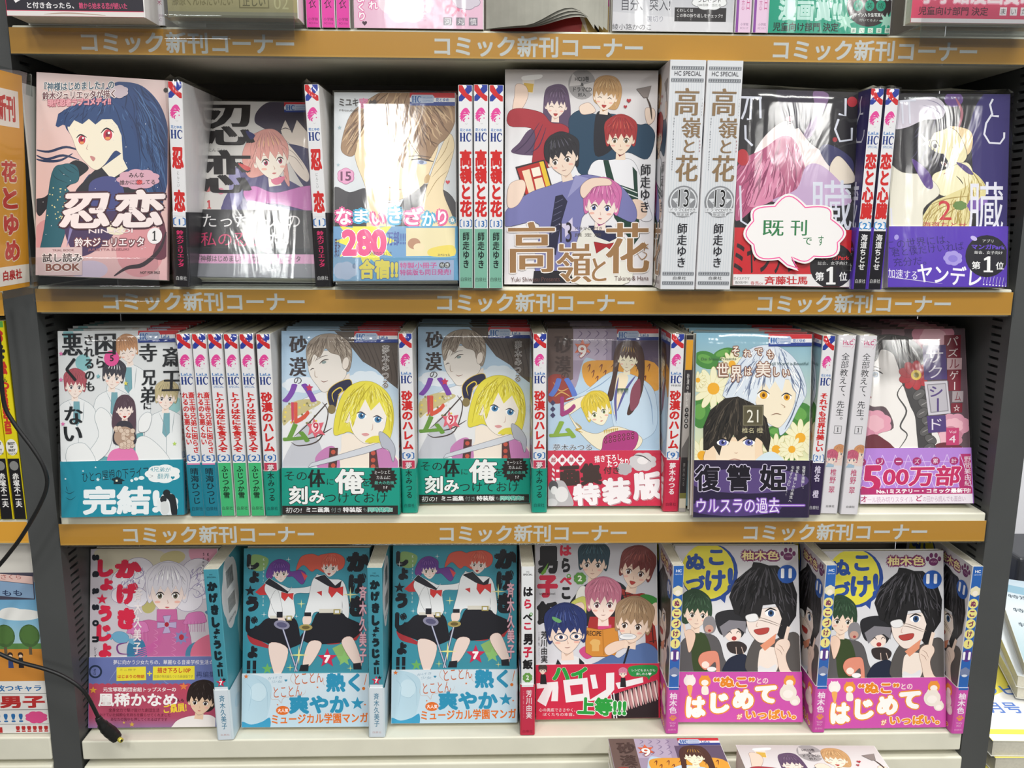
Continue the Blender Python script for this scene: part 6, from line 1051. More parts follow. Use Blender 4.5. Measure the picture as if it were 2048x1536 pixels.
# ------------------------------------------------------------------ books
COV, BND = {}, {}
def book_meshes(key, w, h, t, front, spine, back, base, spine_base=None, flat=False):
    """front, spine, back: Art or None. Canonical pose: front cover faces -Y, spine on +X, foot at z=0, centred in x."""
    c = .0005; r = .0009
    arc = lambda cx, cy, a0, rr: [(cx+rr*math.cos(math.radians(a0+k*30)), cy+rr*math.sin(math.radians(a0+k*30))) for k in range(4)]
    outer = [(-w/2, 0)]+arc(w/2-r, r, -90, r)+arc(w/2-r, t-r, 0, r)+[(-w/2, t)]
    inner = [(-w/2, c)]+[(w/2-c, c)]*4+[(w/2-c, t-c)]*4+[(-w/2, t-c)]
    mb = MB(); n = len(outer)
    def colr(i): return base if i < 1 else (spine_base or base)
    for i in range(n-1):
        (x0, y0), (x1, y1) = outer[i], outer[i+1]
        cc = (front.bg if front is not None and i == 0 else (spine.bg if spine is not None and 3 < i < 6 else base))
        if i == n-2: cc = back.bg if back is not None else base
        mb.face([(x0, y0, 0), (x1, y1, 0), (x1, y1, h), (x0, y0, h)], cc)
        (a0, b0), (a1, b1) = inner[i], inner[i+1]
        if (a0, b0) != (a1, b1): mb.face([(a1, b1, 0), (a0, b0, 0), (a0, b0, h), (a1, b1, h)], '#efefe8')
        for z, fl in ((0, 1), (h, 0)):
            f = [(x0, y0, z), (x1, y1, z), (a1, b1, z), (a0, b0, z)]
            mb.face(f[::-1] if fl else f, '#efefe8')
    for k in (0, n-1):
        (x0, y0), (a0, b0) = outer[k], inner[k]
        mb.face([(x0, y0, 0), (x0, y0, h), (a0, b0, h), (a0, b0, 0)], '#efefe8')
    bvs = [a.bandv for a in (front, spine, back) if a is not None and a.bandv]
    if front is not None: mb.art(front, 'cover', (-w/2, 0, h), (w, 0, 0), (0, 0, -h), (0, -1, 0), rect=(.003, .001, .993, .999))
    if spine is not None: mb.art(spine, 'cover', (w/2, 0, h), (0, t, 0), (0, 0, -h), (1, 0, 0), rect=(.05, .001, .95, .999))
    if back is not None: mb.art(back, 'cover', (w/2, t, h), (-w, 0, 0), (0, 0, -h), (0, 1, 0), rect=(.008, .001, .997, .999))
    cover = mb.build(key+'_cover', PRINT)
    pages = None
    L = [(-w/2+.0012, w/2-c-.0002, c+.0001, t-c-.0001, .0008, h-.0008)]
    V, F = [], []
    for x0, x1, y0, y1, z0, z1 in L:
        V += [(x0, y0, z0), (x1, y0, z0), (x1, y1, z0), (x0, y1, z0), (x0, y0, z1), (x1, y0, z1), (x1, y1, z1), (x0, y1, z1)]
        F += [list(f) for f in ((0, 3, 2, 1), (4, 5, 6, 7), (0, 1, 5, 4), (1, 2, 6, 5), (2, 3, 7, 6), (3, 0, 4, 7))]
    pages = mesh(key+'_pages', V, F, PAPER)
    band = None
    if front is not None and getattr(front, 'bandcol', None) is not None:
        # height of the band: from its art's top
        vs = [it[2][:, 1].min() for it in front.items if it[0] == 'band']; v = front.bv
        bh = h*(1-v); e = .0011; m2 = MB(); col = front.bandcol
        o2 = [(-w/2-.0002, -e), (w/2-r, -e)]+arc(w/2-r, r, -90, r+e)[1:]+arc(w/2-r, t-r, 0, r+e)+[(-w/2, t+e*.4)]
        for i in range(len(o2)-1):
            (x0, y0), (x1, y1) = o2[i], o2[i+1]; m2.face([(x0, y0, .0004), (x1, y1, .0004), (x1, y1, bh), (x0, y0, bh)], col)
        # top edge of the band paper
        m2.face([(-w/2-.0002, -e, bh), (w/2, -e, bh), (w/2, 0, bh), (-w/2-.0002, 0, bh)], '#e8e8e4')
        m2.face([(w/2, 0, bh), (w/2+e, 0, bh), (w/2+e, t, bh), (w/2, t, bh)], '#e8e8e4')
        m2.face([(-w/2, -e, .0004), (-w/2, -e, bh), (-w/2, 0, bh), (-w/2, 0, .0004)], '#e8e8e4')
        m2.art(front, 'band', (-w/2, -e, h), (w, 0, 0), (0, 0, -h), (0, -1, 0), rect=(.001, v, .993, .997))
        if spine is not None: m2.art(spine, 'cover', (w/2+e, 0, h), (0, t, 0), (0, 0, -h), (1, 0, 0), rect=(.05, v, .95, .997))
        if back is not None and getattr(back, 'bandcol', None) is not None: m2.art(back, 'band', (w/2, t+e, h), (-w, 0, 0), (0, 0, -h), (0, 1, 0), rect=(.008, v, .997, .997))
        band = m2.build(key+'_band', BAND)
    return dict(cover=cover, pages=pages, band=band, w=w, h=h, t=t)
def film_mesh(key, w, h, t, wild, seed=0):
    """shrink wrap: a loose clear bag that hugs the book and bunches at its head and foot"""
    rnd = random.Random(seed); e = .0015; bm_V, F = [], []
    nx, nz = 10, 14
    ring = [(-w/2-e, -e+.0002), (-w/4, -e), (0, -e-.0002), (w/4, -e), (w/2+e, -e+.0002), (w/2+e, t/2), (w/2+e, t+e*.5), (0, t+e*.5), (-w/2-e, t+e*.5), (-w/2-e, t/2)]
    m = len(ring); zs = [-.0001+(h+.0012)*k/nz for k in range(nz+1)]
    for z in zs:
        for x, y in ring: bm_V.append((x+rnd.uniform(-1, 1)*.0002*wild, y-rnd.uniform(0, 1)*.0004*wild, z))
    for k in range(nz):
        for i in range(m): a = k*m+i; b = k*m+(i+1) % m; F.append([a, b, b+m, a+m])
    top = len(bm_V)
    for i, (x, y) in enumerate(ring): bm_V.append((x*.96, (y-t/2)*.5+t/2, h+.0014+rnd.uniform(0, .0045)*wild))
    for i in range(m): a = nz*m+i; b = nz*m+(i+1) % m; F.append([a, b, top+(i+1) % m, top+i])
    F.append([top+i for i in range(m)])
    me = mesh(key+'_film', bm_V, F, FILM if wild > .5 else FILMT)
    for p in me.polygons: p.use_smooth = True
    return me
def pose(x, y, z, yaw, lean, roll):
    return Matrix.Translation((x, y, z)) @ Matrix.Rotation(math.radians(yaw), 4, 'Z') @ Matrix.Rotation(-math.radians(lean), 4, 'X') @ Matrix.Rotation(math.radians(roll), 4, 'Y')
def place(k, M, label, group=None, name='comic_book', cat='comic', film=0, seed=0, band=True, front_t=None, parts=True):
    o = empty(name, M, label, cat, group)
    for nm, me in (('cover', k['cover']), ('page_block', k['pages']), ('paper_band', k['band'] if band else None)):
        if me is not None: link(nm, me, o)
    if film: link('shrink_wrap', film_mesh(k['cover'].name+str(seed), k['w'], k['h'], k['t'], film, seed), o)
    return o
def spine_out(k, M, *a, **kw):
    return place(k, M @ Matrix.Rotation(-math.pi/2, 4, 'Z') @ Matrix.Translation((-k['w']/2, -k['t']/2, 0)), *a, **kw)
# band heights as measured on the covers
for kk, v in (('A2', .625), ('A3', .714), ('A5', .702), ('A6', .682), ('B1', .697), ('B2', .742), ('B4', .686), ('B5', .686), ('B6', .683), ('C1', .604), ('C2', .70), ('C4', .69), ('C5', .716)): D[kk].bv = v
HCW, HCH = .1112, .1758; BW, BH = .1300, .1830
BK = {}
def mk(key, w, h, t, f, s, b=None, base='#e8e8e8'): BK[key] = book_meshes(key, w, h, t, D.get(f) if isinstance(f, str) else f, S.get(s) if isinstance(s, str) else s, b, base)
mk('A1', HCW, HCH, .008, 'A1', None, base='#d8b0b0')
mk('A2', HCW, HCH, .0125, 'A2', 'A1'); mk('A3', HCW, HCH, .0125, 'A3', None)
mk('A3s', HCW, HCH, .0126, None, 'A3')
BK['A4'] = book_meshes('A4', .1385, .1925, .0300, D['A4'], D['box'], None, '#e4e4e6')
BK['box'] = book_meshes('box', .1385, .1965, .0312, D['A4'], D['box'], None, '#e4e4e6')
mk('A5', HCW, HCH, .0125, 'A5', None, base='#1c1a1e'); mk('A6', HCW, HCH, .0122, 'A6', 'A5', base='#2a2350')
mk('B1', HCW, HCH, .0134, 'B1', 'B1'); mk('B1c', HCW, HCH, .0130, None, 'B1c', base='#e8e8e6'); mk('B2', HCW, HCH, .0130, 'B2', 'B2'); mk('B4', HCW, HCH, .0131, 'B4', 'B4')
mk('mini', HCW, HCH*.995, .0070, None, 'mini', base='#9a9490'); mk('B5', HCW, HCH, .0120, 'B5', 'B5'); mk('B6', HCW, HCH, .0130, 'B6', None, base='#8a7078'); mk('B6s', HCW, HCH, .0172, None, 'B6', base='#c8c8cc')
mk('C1', BW, BH, .0140, 'C1', None); mk('C2', BW, BH, .0145, 'C2', 'C2', barcode_back('#4f9fb0', '#c8dce8', .7), '#4f9fb0'); mk('C4', BW, BH, .0130, 'C4', 'C4'); mk('C5', BW, BH, .0108, 'C5', 'C5')
ORD = ['first', 'second', 'third', 'fourth', 'fifth', 'sixth', 'seventh', 'eighth']
def lift(t, lean): return t*math.sin(math.radians(max(lean, 0)))+.0004
def face(key, x, y, zs, yaw, lean, roll, label, n=0, stack=None, extra=0, **kw):
    k = BK[key]; w2 = k['w']/2*abs(math.sin(math.radians(roll)))
    z = zs+lift(k['t'], lean)+w2+extra
    o = place(k, pose(x, y, z, yaw, lean, roll), label, None, **kw)
    rnd = random.Random(hash(key) % 97 if False else sum(map(ord, key)))
    cl = math.cos(math.radians(lean))
    for i in range(n):
        d = (k['t']+.0018)*(i+1)/cl
        place(k, pose(x+rnd.uniform(-.0015, .0015), y+d+.002, z+rnd.uniform(0, .0012), yaw+rnd.uniform(-.3, .3), lean, roll), ORD[i+1]+' from the front in '+stack+', mostly hidden', stack, band=False)
    return o
def spi(key, x, y, zs, yaw, lean, roll, label, group=None, **kw):
    k = BK[key]; z = zs+.0004+k['t']/2*abs(math.sin(math.radians(roll)))+(.112*math.sin(math.radians(lean)) if lean > 0 else 0)*0
    return spine_out(k, pose(x, y, z, yaw, 0 if abs(lean) < 9 else lean, roll), label, group, **kw)
# --- upper shelf
place(BK['A1'], pose(-.3830, -.0150, Z2+.0088, 5.0, 8.0, 2.4), 'pink sample booklet with dark blue haired girl in clear stand, far left', band=False, name='sample_booklet', cat='booklet')
spi('A2', -.3148, -.0095, Z2, 0, 2.5, 1.7, 'wrapped comic with black foot spine between pink sample and leaning white cover', film=1, seed=1)
face('A2', -.2526, .0085, Z2, -1.5, 21.5, .3, 'white cover comic with big black brush lettering leaning back behind clear stand', n=0, film=.4, seed=2, extra=.0020)
spi('A2', -.1904, -.0005, Z2, 0, 0, -1.5, 'wrapped comic with black foot spine left of the close-up face cover', film=1, seed=3)
face('A3', -.1241, -.0085, Z2, .7, 15.5, -.5, 'comic with brown haired close-up face cover and blue band, volume 15', n=2, stack='stack of close-up face comics', film=.4, seed=4, extra=.0020)
for i, (x, y) in enumerate(((-.0605, -.0068), (-.0470, -.0100), (-.0335, -.0085))):
    spi('A3s', x, y, Z2, 0, 1.5, 0, ['leftmost of three green footed spines with red title, volume 13', 'middle one of three green footed spines, slightly taller, volume 13', 'rightmost of three green footed spines, touching the big group portrait box'][i], 'green footed volume 13 spines')
place(BK['A4'], pose(.0437, .0125, Z2+.0022, -1.2, 3.0, 0), 'large white boxed set with five drawn people and gold title, facing out', name='boxed_set', cat='box set')
for i, (x, y) in enumerate(((.1302, -.0169), (.1628, -.0160))):
    spine_out(BK['box'], pose(x, y, Z2+.0006, 0, 0, .3), ['left of the two tall pale striped box spines numbered 13', 'right of the two tall pale striped box spines, beside the black red cover'][i], 'tall pale striped box spines', name='boxed_set', cat='box set')
face('A5', .2378, -.0075, Z2, 2.4, 6.5, .9, 'black and red wrapped comic with white thin lettering behind the cloud card', n=2, stack='stack of black and red comics', film=1, seed=5)
spi('A6', .2987, -.0107, Z2, 0, 0, .6, 'left of two black footed spines with red title, volume 2', 'black footed volume 2 spines', film=.4, seed=6)
spi('A6', .3126, -.0102, Z2, 0, 0, .6, 'right of two black footed spines with red title, next to the violet cover', 'black footed volume 2 spines', film=.4, seed=7)
face('A6', .3824, -.0065, Z2, .4, 8.0, -.3, 'violet and black wrapped comic with two dozing figures, far right of upper row', n=2, stack='stack of violet banded comics', film=1, seed=8)
# --- middle shelf
face('B1', -.3862, -.0060, Z3, 3.0, 9.5, -.2, 'white comic with four white suited men and teal band', n=5, stack='stack of white suited men comics', film=.4, seed=9)
sp = [(-.3179, 'B1', -1.0), (-.3040, 'B1', -.9), (-.2896, 'B1c', -.9), (-.2755, 'B1c', -.8), (-.2612, 'B1c', -.8), (-.2466, 'B2', -.5)]
sl = ['left of two teal footed spines, volume 5, touching the white suited men cover', 'right of two teal footed spines, volume 5, beside the bright green footed ones', 'leftmost of three bright green footed spines, volume 2', 'middle of three bright green footed spines, volume 2', 'rightmost of three bright green footed spines, volume 2', 'volume 9 spine with red and green foot, left of first desert cover']
sg = ['teal footed volume 5 spines', 'teal footed volume 5 spines']+['bright green footed volume 2 spines']*3+[None]
for (x, k, r), l, g in zip(sp, sl, sg): spi(k, x, .0010, Z3, 0, 0, r, l, g, film=.4, seed=len(l))
face('B2', -.1816, -.0030, Z3, -.3, 9.5, 0, 'left copy of the comic with blond bobbed girl and grey sword, green band', n=5, stack='left stack of blond bobbed girl comics', film=.4, seed=10)
spi('B2', -.1165, .0080, Z3, 0, 0, -.5, 'volume 9 spine standing between the two blond bobbed girl covers', film=1, seed=11)
face('B2', -.0545, .0300, Z3, 1.6, 7.5, .4, 'right copy of the comic with blond bobbed girl and grey sword, set further back', n=4, stack='right stack of blond bobbed girl comics', film=.7, seed=12)
spi('B2', .0093, .0080, Z3, 0, 0, -.4, 'volume 9 spine left of the lavender cover with red band', film=.4, seed=13)
face('B4', .0742, .0165, Z3, -.9, 12.5, -.3, 'lavender comic with long haired man and reclining girl, red band, upright', n=4, stack='stack of lavender red banded comics', film=.5, seed=14)
spi('B4', .1385, .0095, Z3, 0, 0, 0, 'volume 9 special edition spine with red foot', film=1, seed=15)
spine_out(BK['mini'], pose(.1497, .0079, Z3+.0004, 0, 0, 0), 'thin grey and orange booklet spine squeezed behind the daisy cover', name='booklet', cat='booklet')
face('B5', .2104, -.0150, Z3, .3, 8.6, .5, 'daisy cover comic with pale haired and black haired faces, violet band, volume 21', n=5, stack='stack of daisy cover comics', film=1, seed=16)
spi('B5', .2760, -.0019, Z3, 0, 0, .8, 'volume 21 spine with dark violet foot right of the daisy cover', film=.5, seed=17)
spi('B6s', .2926, .0015, Z3, 0, 0, 1.4, 'left of two white spines numbered 1 with small pink heads', 'white spines numbered 1', film=.3, seed=18)
spi('B6s', .3116, -.0008, Z3, 0, 0, 1.4, 'right of two white spines numbered 1, beside the black braid cover', 'white spines numbered 1', film=.3, seed=19)
face('B6', .3868, .0165, Z3, -3.3, 15.0, -1.2, 'comic with profile of woman with black braid, lilac 500 band', n=5, stack='stack of black braid comics', film=.4, seed=20)
# --- lower shelf
face('C1', -.3850, .0180, Z4, 0, 12.2, 0, 'comic with white curled hair and pink uniform, red band, far left of lower row', n=0, stack='white curled hair comics')
spi('C2', -.3054, .0002, Z4, 0, 0, -1.3, 'thick teal spine numbered 7 with barcode side, left of two sword covers')
face('C2', -.2285, .0150, Z4, -.7, 13.2, -.2, 'left copy of teal comic with two sword bearing school girls', n=0, stack='teal sword girl comics, left stack')
spi('C2', -.1534, .0020, Z4, 0, 0, .6, 'thick teal spine numbered 7 between the two sword girl covers')
face('C2', -.0757, .0190, Z4, .1, 14.2, .2, 'right copy of teal comic with two sword bearing school girls', n=0, stack='teal sword girl comics, right stack')
spi('C4', -.0001, .0030, Z4, 0, 0, -.4, 'white and red spine numbered 2 with colourful title')
face('C4', .0750, .0250, Z4, .5, 14.6, 0, 'comic with five young people eating around orange recipe book, red band', n=0, stack='recipe book comics')
spi('C5', .1484, .0030, Z4, 0, 0, -.2, 'blue and pink spine numbered 11, left of first laughing black haired man')
face('C5', .2227, .0160, Z4, -2.0, 14.4, -.6, 'left copy of the comic with laughing black haired man and pink band', n=0, stack='laughing man comics, left stack')
spi('C5', .3003, .0025, Z4, 0, 0, 0, 'blue and pink spine numbered 11 between two laughing man covers')
face('C5', .3700, .0050, Z4, .2, 12.0, 0, 'right copy of the comic with laughing black haired man and pink band', n=0, stack='laughing man comics, right stack')
spi('C5', .4432, -.0025, Z4, 0, 0, .6, 'blue and pink spine numbered 11 against the right upright')

# ------------------------------------------------------------------ row above the top strip, only feet of the covers in view
def foot_art(w, h, bg): return Art(rectq(w*1000, h*1000), w/h, bg)
def tx(px): return -.4472+(px-24.5)/2327
TB = []
a = foot_art(.112, .176, '#e0305e'); a.R('#e4335f', 0, 0, 112, 176); a.R('#2c2a34', 0, 160, 112, 171.5)
for i in range(14): a.E('#2c2a34', 4+i*8, 160.5, 4.6, 3)
for i in range(6): a.L('#f6d8e0', 1, [(30+i*8, 156-i), (34+i*8, 158), (38+i*8, 154)])
a.P('#f4f0f2', [(4, 159), (20, 152), (22, 158), (8, 166)]); a.T('大人気!!', 7, 156, 19, 160, '#d8507c', .0, rot=-22)
a.T('と付き合ったら、', 17, 165, 55, 170, '#f0eef0', .02); a.T('雛から始まる恋が続いた', 59, 165, 98, 170, '#d8507c', .02)
for x, c in ((20, '#e0b090'), (45, '#90a8c0'), (70, '#e06a50'), (84, '#e8a080')): a.L(c, 1.4, [(x, 174.5), (x+10, 173.4), (x+16, 174.6)])
a.R('#e8e4e0', 0, 172, 112, 176); a.L('#b8a090', 1, [(30, 174.5), (50, 173.4), (80, 174.8)])
TB.append(('T1', .112, .176, .034, a, 'f', -.379, -.030, Z1+.0002, 'crimson and black footed thick comic overhanging the top strip at far left', 0))
a = foot_art(.0085, .176, '#e8e6e8'); a.R('#e6e4e8', 0, 0, 8.5, 176); a.V('深', 4, 153, 4, 160, 6, '#b06880', .0); a.T('小学館', 1.5, 167, 7.5, 169, '#a888a0', .0); a.T('FC', 2, 170.5, 6, 172.5, '#a888a0', .0)
TB.append(('T1b', .112, .176, .0085, a, 's', (tx(305)+tx(326))/2, .0005, Z1+.0004, 'narrow white spine between the crimson comic and gold wrapped comic', 0))
a = foot_art(.108, .176, '#b8ac78'); a.grad(0, 0, 108, 176, [(0, '#b0a878'), (1, '#a89e70')])
a.star('#6a6450', 16, 152, 7, 12, .6); a.T('藤原くんはだいたい', 4, 158, 54, 167, '#80764a', .02); a.R('#80764a', 59, 157, 84, 168.5); a.R('#aca272', 60, 158, 83, 167.5); a.T('正しい', 62, 159, 81, 167, '#6c6440', .02); a.T('02', 88, 159, 100, 169, '#c8c090', .0)
for i in range(5): a.E('#c4bc94', 35+i*13, 153, 6, 4)
a.R('#8e8a72', 0, 171.5, 108, 176)
TB.append(('T2', .108, .176, .024, a, 'f', -.2535, -.020, Z1+.0030, 'gold wrapped comic behind a clear stand above the top strip', .5))
for i, (p0, p1) in enumerate(((605, 634), (636, 664), (665, 694))):
    if i == 0:
        a = foot_art(.0122, .176, '#e23aa0'); a.R('#e040a4', 0, 0, 12.2, 176); a.V('恋衣', 6, 140, 6, 161, 7, '#3a1c34', .0); a.T('小学館', 2, 168, 10.5, 170.5, '#5a1c44', .0); a.T('FC1116', 2.5, 171.8, 10, 173.4, '#5a1c44', .0); am = a
    TB.append(('T3', .112, .176, .0118, am, 's', (tx(p0)+tx(p1))/2, .0005, Z1+.0004, ['leftmost of three hot pink spines in the top row', 'middle of three hot pink spines in the top row', 'rightmost of three hot pink spines in the top row'][i], 0))
a = foot_art(.112, .176, '#f0b8d0'); a.grad(0, 0, 112, 176, [(0, '#f4c0d8'), (1, '#eec4da')]); a.cloud('#f8e4ee', 45, 150, 22, 20, 8); a.V('これ', 16, 146, 17, 161, 8, '#fff', .03, ol='#e878b0', ow=.7); a.V('まくり', 6, 148, 7, 170, 8, '#fff', .03, ol='#e878b0', ow=.7)
a.heart('#4a3040', 9, 172, 2.2); a.V('ようから', 67, 148, 67, 166, 3.6, '#c888a8', .0); a.V('おやすみまで', 61, 148, 61, 172, 3.6, '#c888a8', .0); a.T('み、', 78, 150, 97, 166, '#f088a8', .02); a.cloud('#d8d0dc', 97, 152, 11, 7, 7, ol='#9a90a4', ow=.4)
for i, c in enumerate('河丸慎'): a.R('#8a8690', 77+i*11, 166.5, 84.5+i*11, 173); a.T(c, 78+i*11, 167.2, 83.5+i*11, 172.4, '#f4f0f4', .0)
TB.append(('T4', .112, .176, .013, a, 'f', (tx(700)+tx(963))/2, .0010, Z1+.0005, 'pale pink wrapped comic in the top row right of the hot pink spines', 1))
a = foot_art(.105, .176, '#b89a5c'); a.R('#b0302c', 0, 0, 105, 176); a.P('#c8a860', [(80, 176), (105, 176), (105, 120), (84, 140)]); a.L('#201c1c', 5, [(70, 100), (84, 150), (96, 176)]); a.L('#f0e0d0', 4, [(62, 100), (76, 150), (86, 176)]); a.E('#c83a8c', 100, 140, 8, 16); a.R('#222', 88, 162, 101, 166); a.T('NOT FOR SALE', 89, 163, 100, 165, '#ddd', .0)
TB.append(('T5', .105, .176, .004, a, 'f', .0135, .0100, Z1+.0005, 'opened sample comic with curling grey pages in the top row', 0))
a = foot_art(.106, .176, '#c4c6cc'); a.grad(0, 0, 106, 176, [(0, '#a8aab2'), (.8, '#c0c2c8'), (1, '#d8d8dc')]); a.P('#dcdce0', [(0, 160), (106, 168), (106, 176), (0, 176)]); a.T('自分、突入!', 8, 149, 50, 159, '#3a3a44', .0); a.T('裏切り', 30, 163, 44, 168, '#8a8c96', .0, ol='#e0e0e6', ow=.4); a.T('綾小路かのこ', 0, 170, 34, 175, '#33333a', .0)
a.R('#2c2a2c', 54, 156, 99, 167.5); a.T('くわしくは', 56, 157, 70, 159.6, '#f0f0f0', .0); a.T('この帯の折り返しをチェック!!', 56, 161, 96, 164, '#f0f0f0', .0); a.cloud('#eef0f0', 84, 150, 14, 7, 8, ol='#555', ow=.4); a.T('プレゼント', 74, 148.5, 94, 151.5, '#333', .02); a.T('100名様に当たる', 74, 152.6, 94, 154.8, '#555', .0)
TB.append(('T6', .1065, .176, .013, a, 'f', (tx(1222)+tx(1469))/2, .0010, Z1+.0005, 'grey silver wrapped comic in the top row above the white boxes', 1))
a = foot_art(.0145, .176, '#e8c4e0'); a.R('#e6c8e0', 0, 0, 14.5, 176); a.R('#8a4aa0', 0, 0, 3, 176); a.V('月日', 11, 132, 11, 158, 4, '#c85a90', .0); a.V('初恋', 6.5, 140, 6.5, 158, 3, '#c87aa8', .0); a.T('小学館', 5, 168, 12, 170.4, '#8a6a90', .0); a.T('FC1117', 5, 171.6, 12, 173.2, '#8a6a90', .0); am = a
for i, (p0, p1) in enumerate(((1471, 1505), (1507, 1541))): TB.append(('T7', .112, .176, .0142, am, 's', (tx(p0)+tx(p1))/2, .0005, Z1+.0004, ['left of two lilac spines with purple edge in the top row', 'right of two lilac spines with purple edge in the top row'][i], 0))
a = foot_art(.108, .176, '#1fa080'); a.R('#1f9e80', 0, 0, 108, 176); a.T('漫画賞!!', 8, 148, 64, 166, '#bfe6dc', .05); a.T('児童向け部門 決定', 4, 167, 62, 174.5, '#1a2c28', .03); a.E('#33292c', 88, 152, 20, 18); a.T('って時計!', 72, 140, 108, 148, '#2cc0a0', .04, ol='#e4f4f0', ow=.6)
for i, c in enumerate('特装版'): a.E('#1f9e80', 78+i*10, 152.5, 4.2, 4.6); a.T(c, 75.5+i*10, 149.8, 80.5+i*10, 155, '#123028', .0)
a.T('サイン入り生写真も', 75, 158.5, 101, 161.8, '#f0f4f2', .02); a.T('付いてるよ♪', 80, 163.4, 96, 165.6, '#c8d0cc', .0); a.star('#a8dcc8', 68, 166, 8, 8, .5); a.star('#a8dcc8', 104, 165, 7, 8, .5)
for i, c in enumerate('まいた菜穂'): a.R('#d8ecdc', 73+i*7.5, 171, 77.5+i*7.5, 175.2); a.T(c, 74+i*7.5, 171.8, 76.8+i*7.5, 174.6, '#3a4a44', .0)
TB.append(('T8', .1085, .176, .014, a, 'f', (tx(1540)+tx(1793))/2, .0010, Z1+.0005, 'emerald green wrapped comic with round black badge in the top row', 1))
a = foot_art(.112, .176, '#d04a68'); a.R('#cf4866', 0, 0, 112, 176); a.T('小学館漫画賞!!', 6, 145, 100, 161, '#f0dce0', .05, ol='#e88aa0', ow=.8); a.T('児童向け部門 決定', 6, 163, 66, 170, '#5a2030', .02)
for i, c in enumerate('まいた菜'): a.R('#e8e0e0', 76+i*9, 163, 82+i*9, 169.5); a.T(c, 77+i*9, 164, 81+i*9, 168.6, '#4a3a40', .0)
a.R('#d8d4d4', 0, 172.5, 112, 176)
TB.append(('T9', .112, .176, .013, a, 'f', .374, -.0240, Z1+.0050, 'rose red comic behind a clear stand at the right end of the top row', .5))
seen = {}
for key, w, h, t, a, fs, x, y, z, lab, fl in TB:
    if key not in seen: seen[key] = book_meshes(key, w, h, t, a if fs == 'f' else None, a if fs == 's' else None, None, '#e4e2e2')
    grp = {'T3': 'hot pink top row spines', 'T7': 'lilac top row spines'}.get(key)
    if fs == 'f': ob = place(seen[key], pose(x, y, z, 0, 1.5 if key in ('T4', 'T6', 'T8') else 0, 0), lab, grp, film=fl, seed=40)
    else: ob = spine_out(seen[key], pose(x, y, z, 0, 0, 0), lab, grp)
    if key == 'T5': opened = ob
# curling leaves of the opened sample
LEAF = mat('grey_page_print', '#a8a79c', rough=.8, noise=.12, nscale=60)
def leaf(k):
    V, F = [], []; n = 14
    for i in range(n+1):
        u = i/n; x = -.056+u*(.106-.004*k); lift_ = (max(0, u-.35)**2)*(.060+.012*k)
        y = -.0030-.0012*k-.012*math.sin(math.pi*min(1, u*1.05))*(1+k*.12); z0 = .0008
        for z, zz in ((0, 0), (.16, 0)): V.append((x, y-(.004*u if z == 0 else 0), z0+z+(max(0, (.62-u))*.0 if z == 0 else 0)+(lift_*(1-u)*4 if z == 0 else 0)))
    for i in range(n): F.append([2*i, 2*i+2, 2*i+3, 2*i+1])
    m = mesh('leaf', V, F, LEAF); o = link('page_leaf', m, opened)
    s = o.modifiers.new('s', 'SOLIDIFY'); s.thickness = .0003
for k in range(4): leaf(k)

# ------------------------------------------------------------------ clear stands, sign, speech card
def stand(x0, x1, yl, ytop, z0, z1, zf, label, back=.05, lean=10):
    o = empty('acrylic_stand', Matrix.Translation(((x0+x1)/2, yl, zf)), label, 'display stand')
    inv = o.matrix_world.inverted(); t = .0018
    a = boxes('front_lip', [(x0, x1, yl-t, yl, z0, z1)], CLEAR, o, bevel=.0005)
    b = boxes('base_plate', [(x0, x1, yl, .045, zf+.0002, zf+.0020)], CLEAR, o, bevel=.0005)
    for q in (a, b): q.matrix_parent_inverse = inv
    return o
stand(-.4360, -.3268, -.0300, 0, -.0715, -.0335, Z2+.0010, 'clear stand under the pink sample booklet, its lip over the strip')
stand(-.3040, -.1965, -.0200, 0, Z2+.0002, -.0250, Z2, 'clear stand in front of the white brush lettering comic')
stand(-.1750, -.0672, -.0280, 0, -.0690, -.0325, Z2+.0002, 'clear stand under the blue banded close-up face comic')
stand(-.3085, -.2010, -.0300, 0, .1460, .1860, Z1+.0008, 'clear stand holding the gold wrapped comic in the top row')
stand(.3240, .4400, -.0300, 0, .1465, .1860, Z1+.0006, 'clear stand holding the rose red comic in the top row')
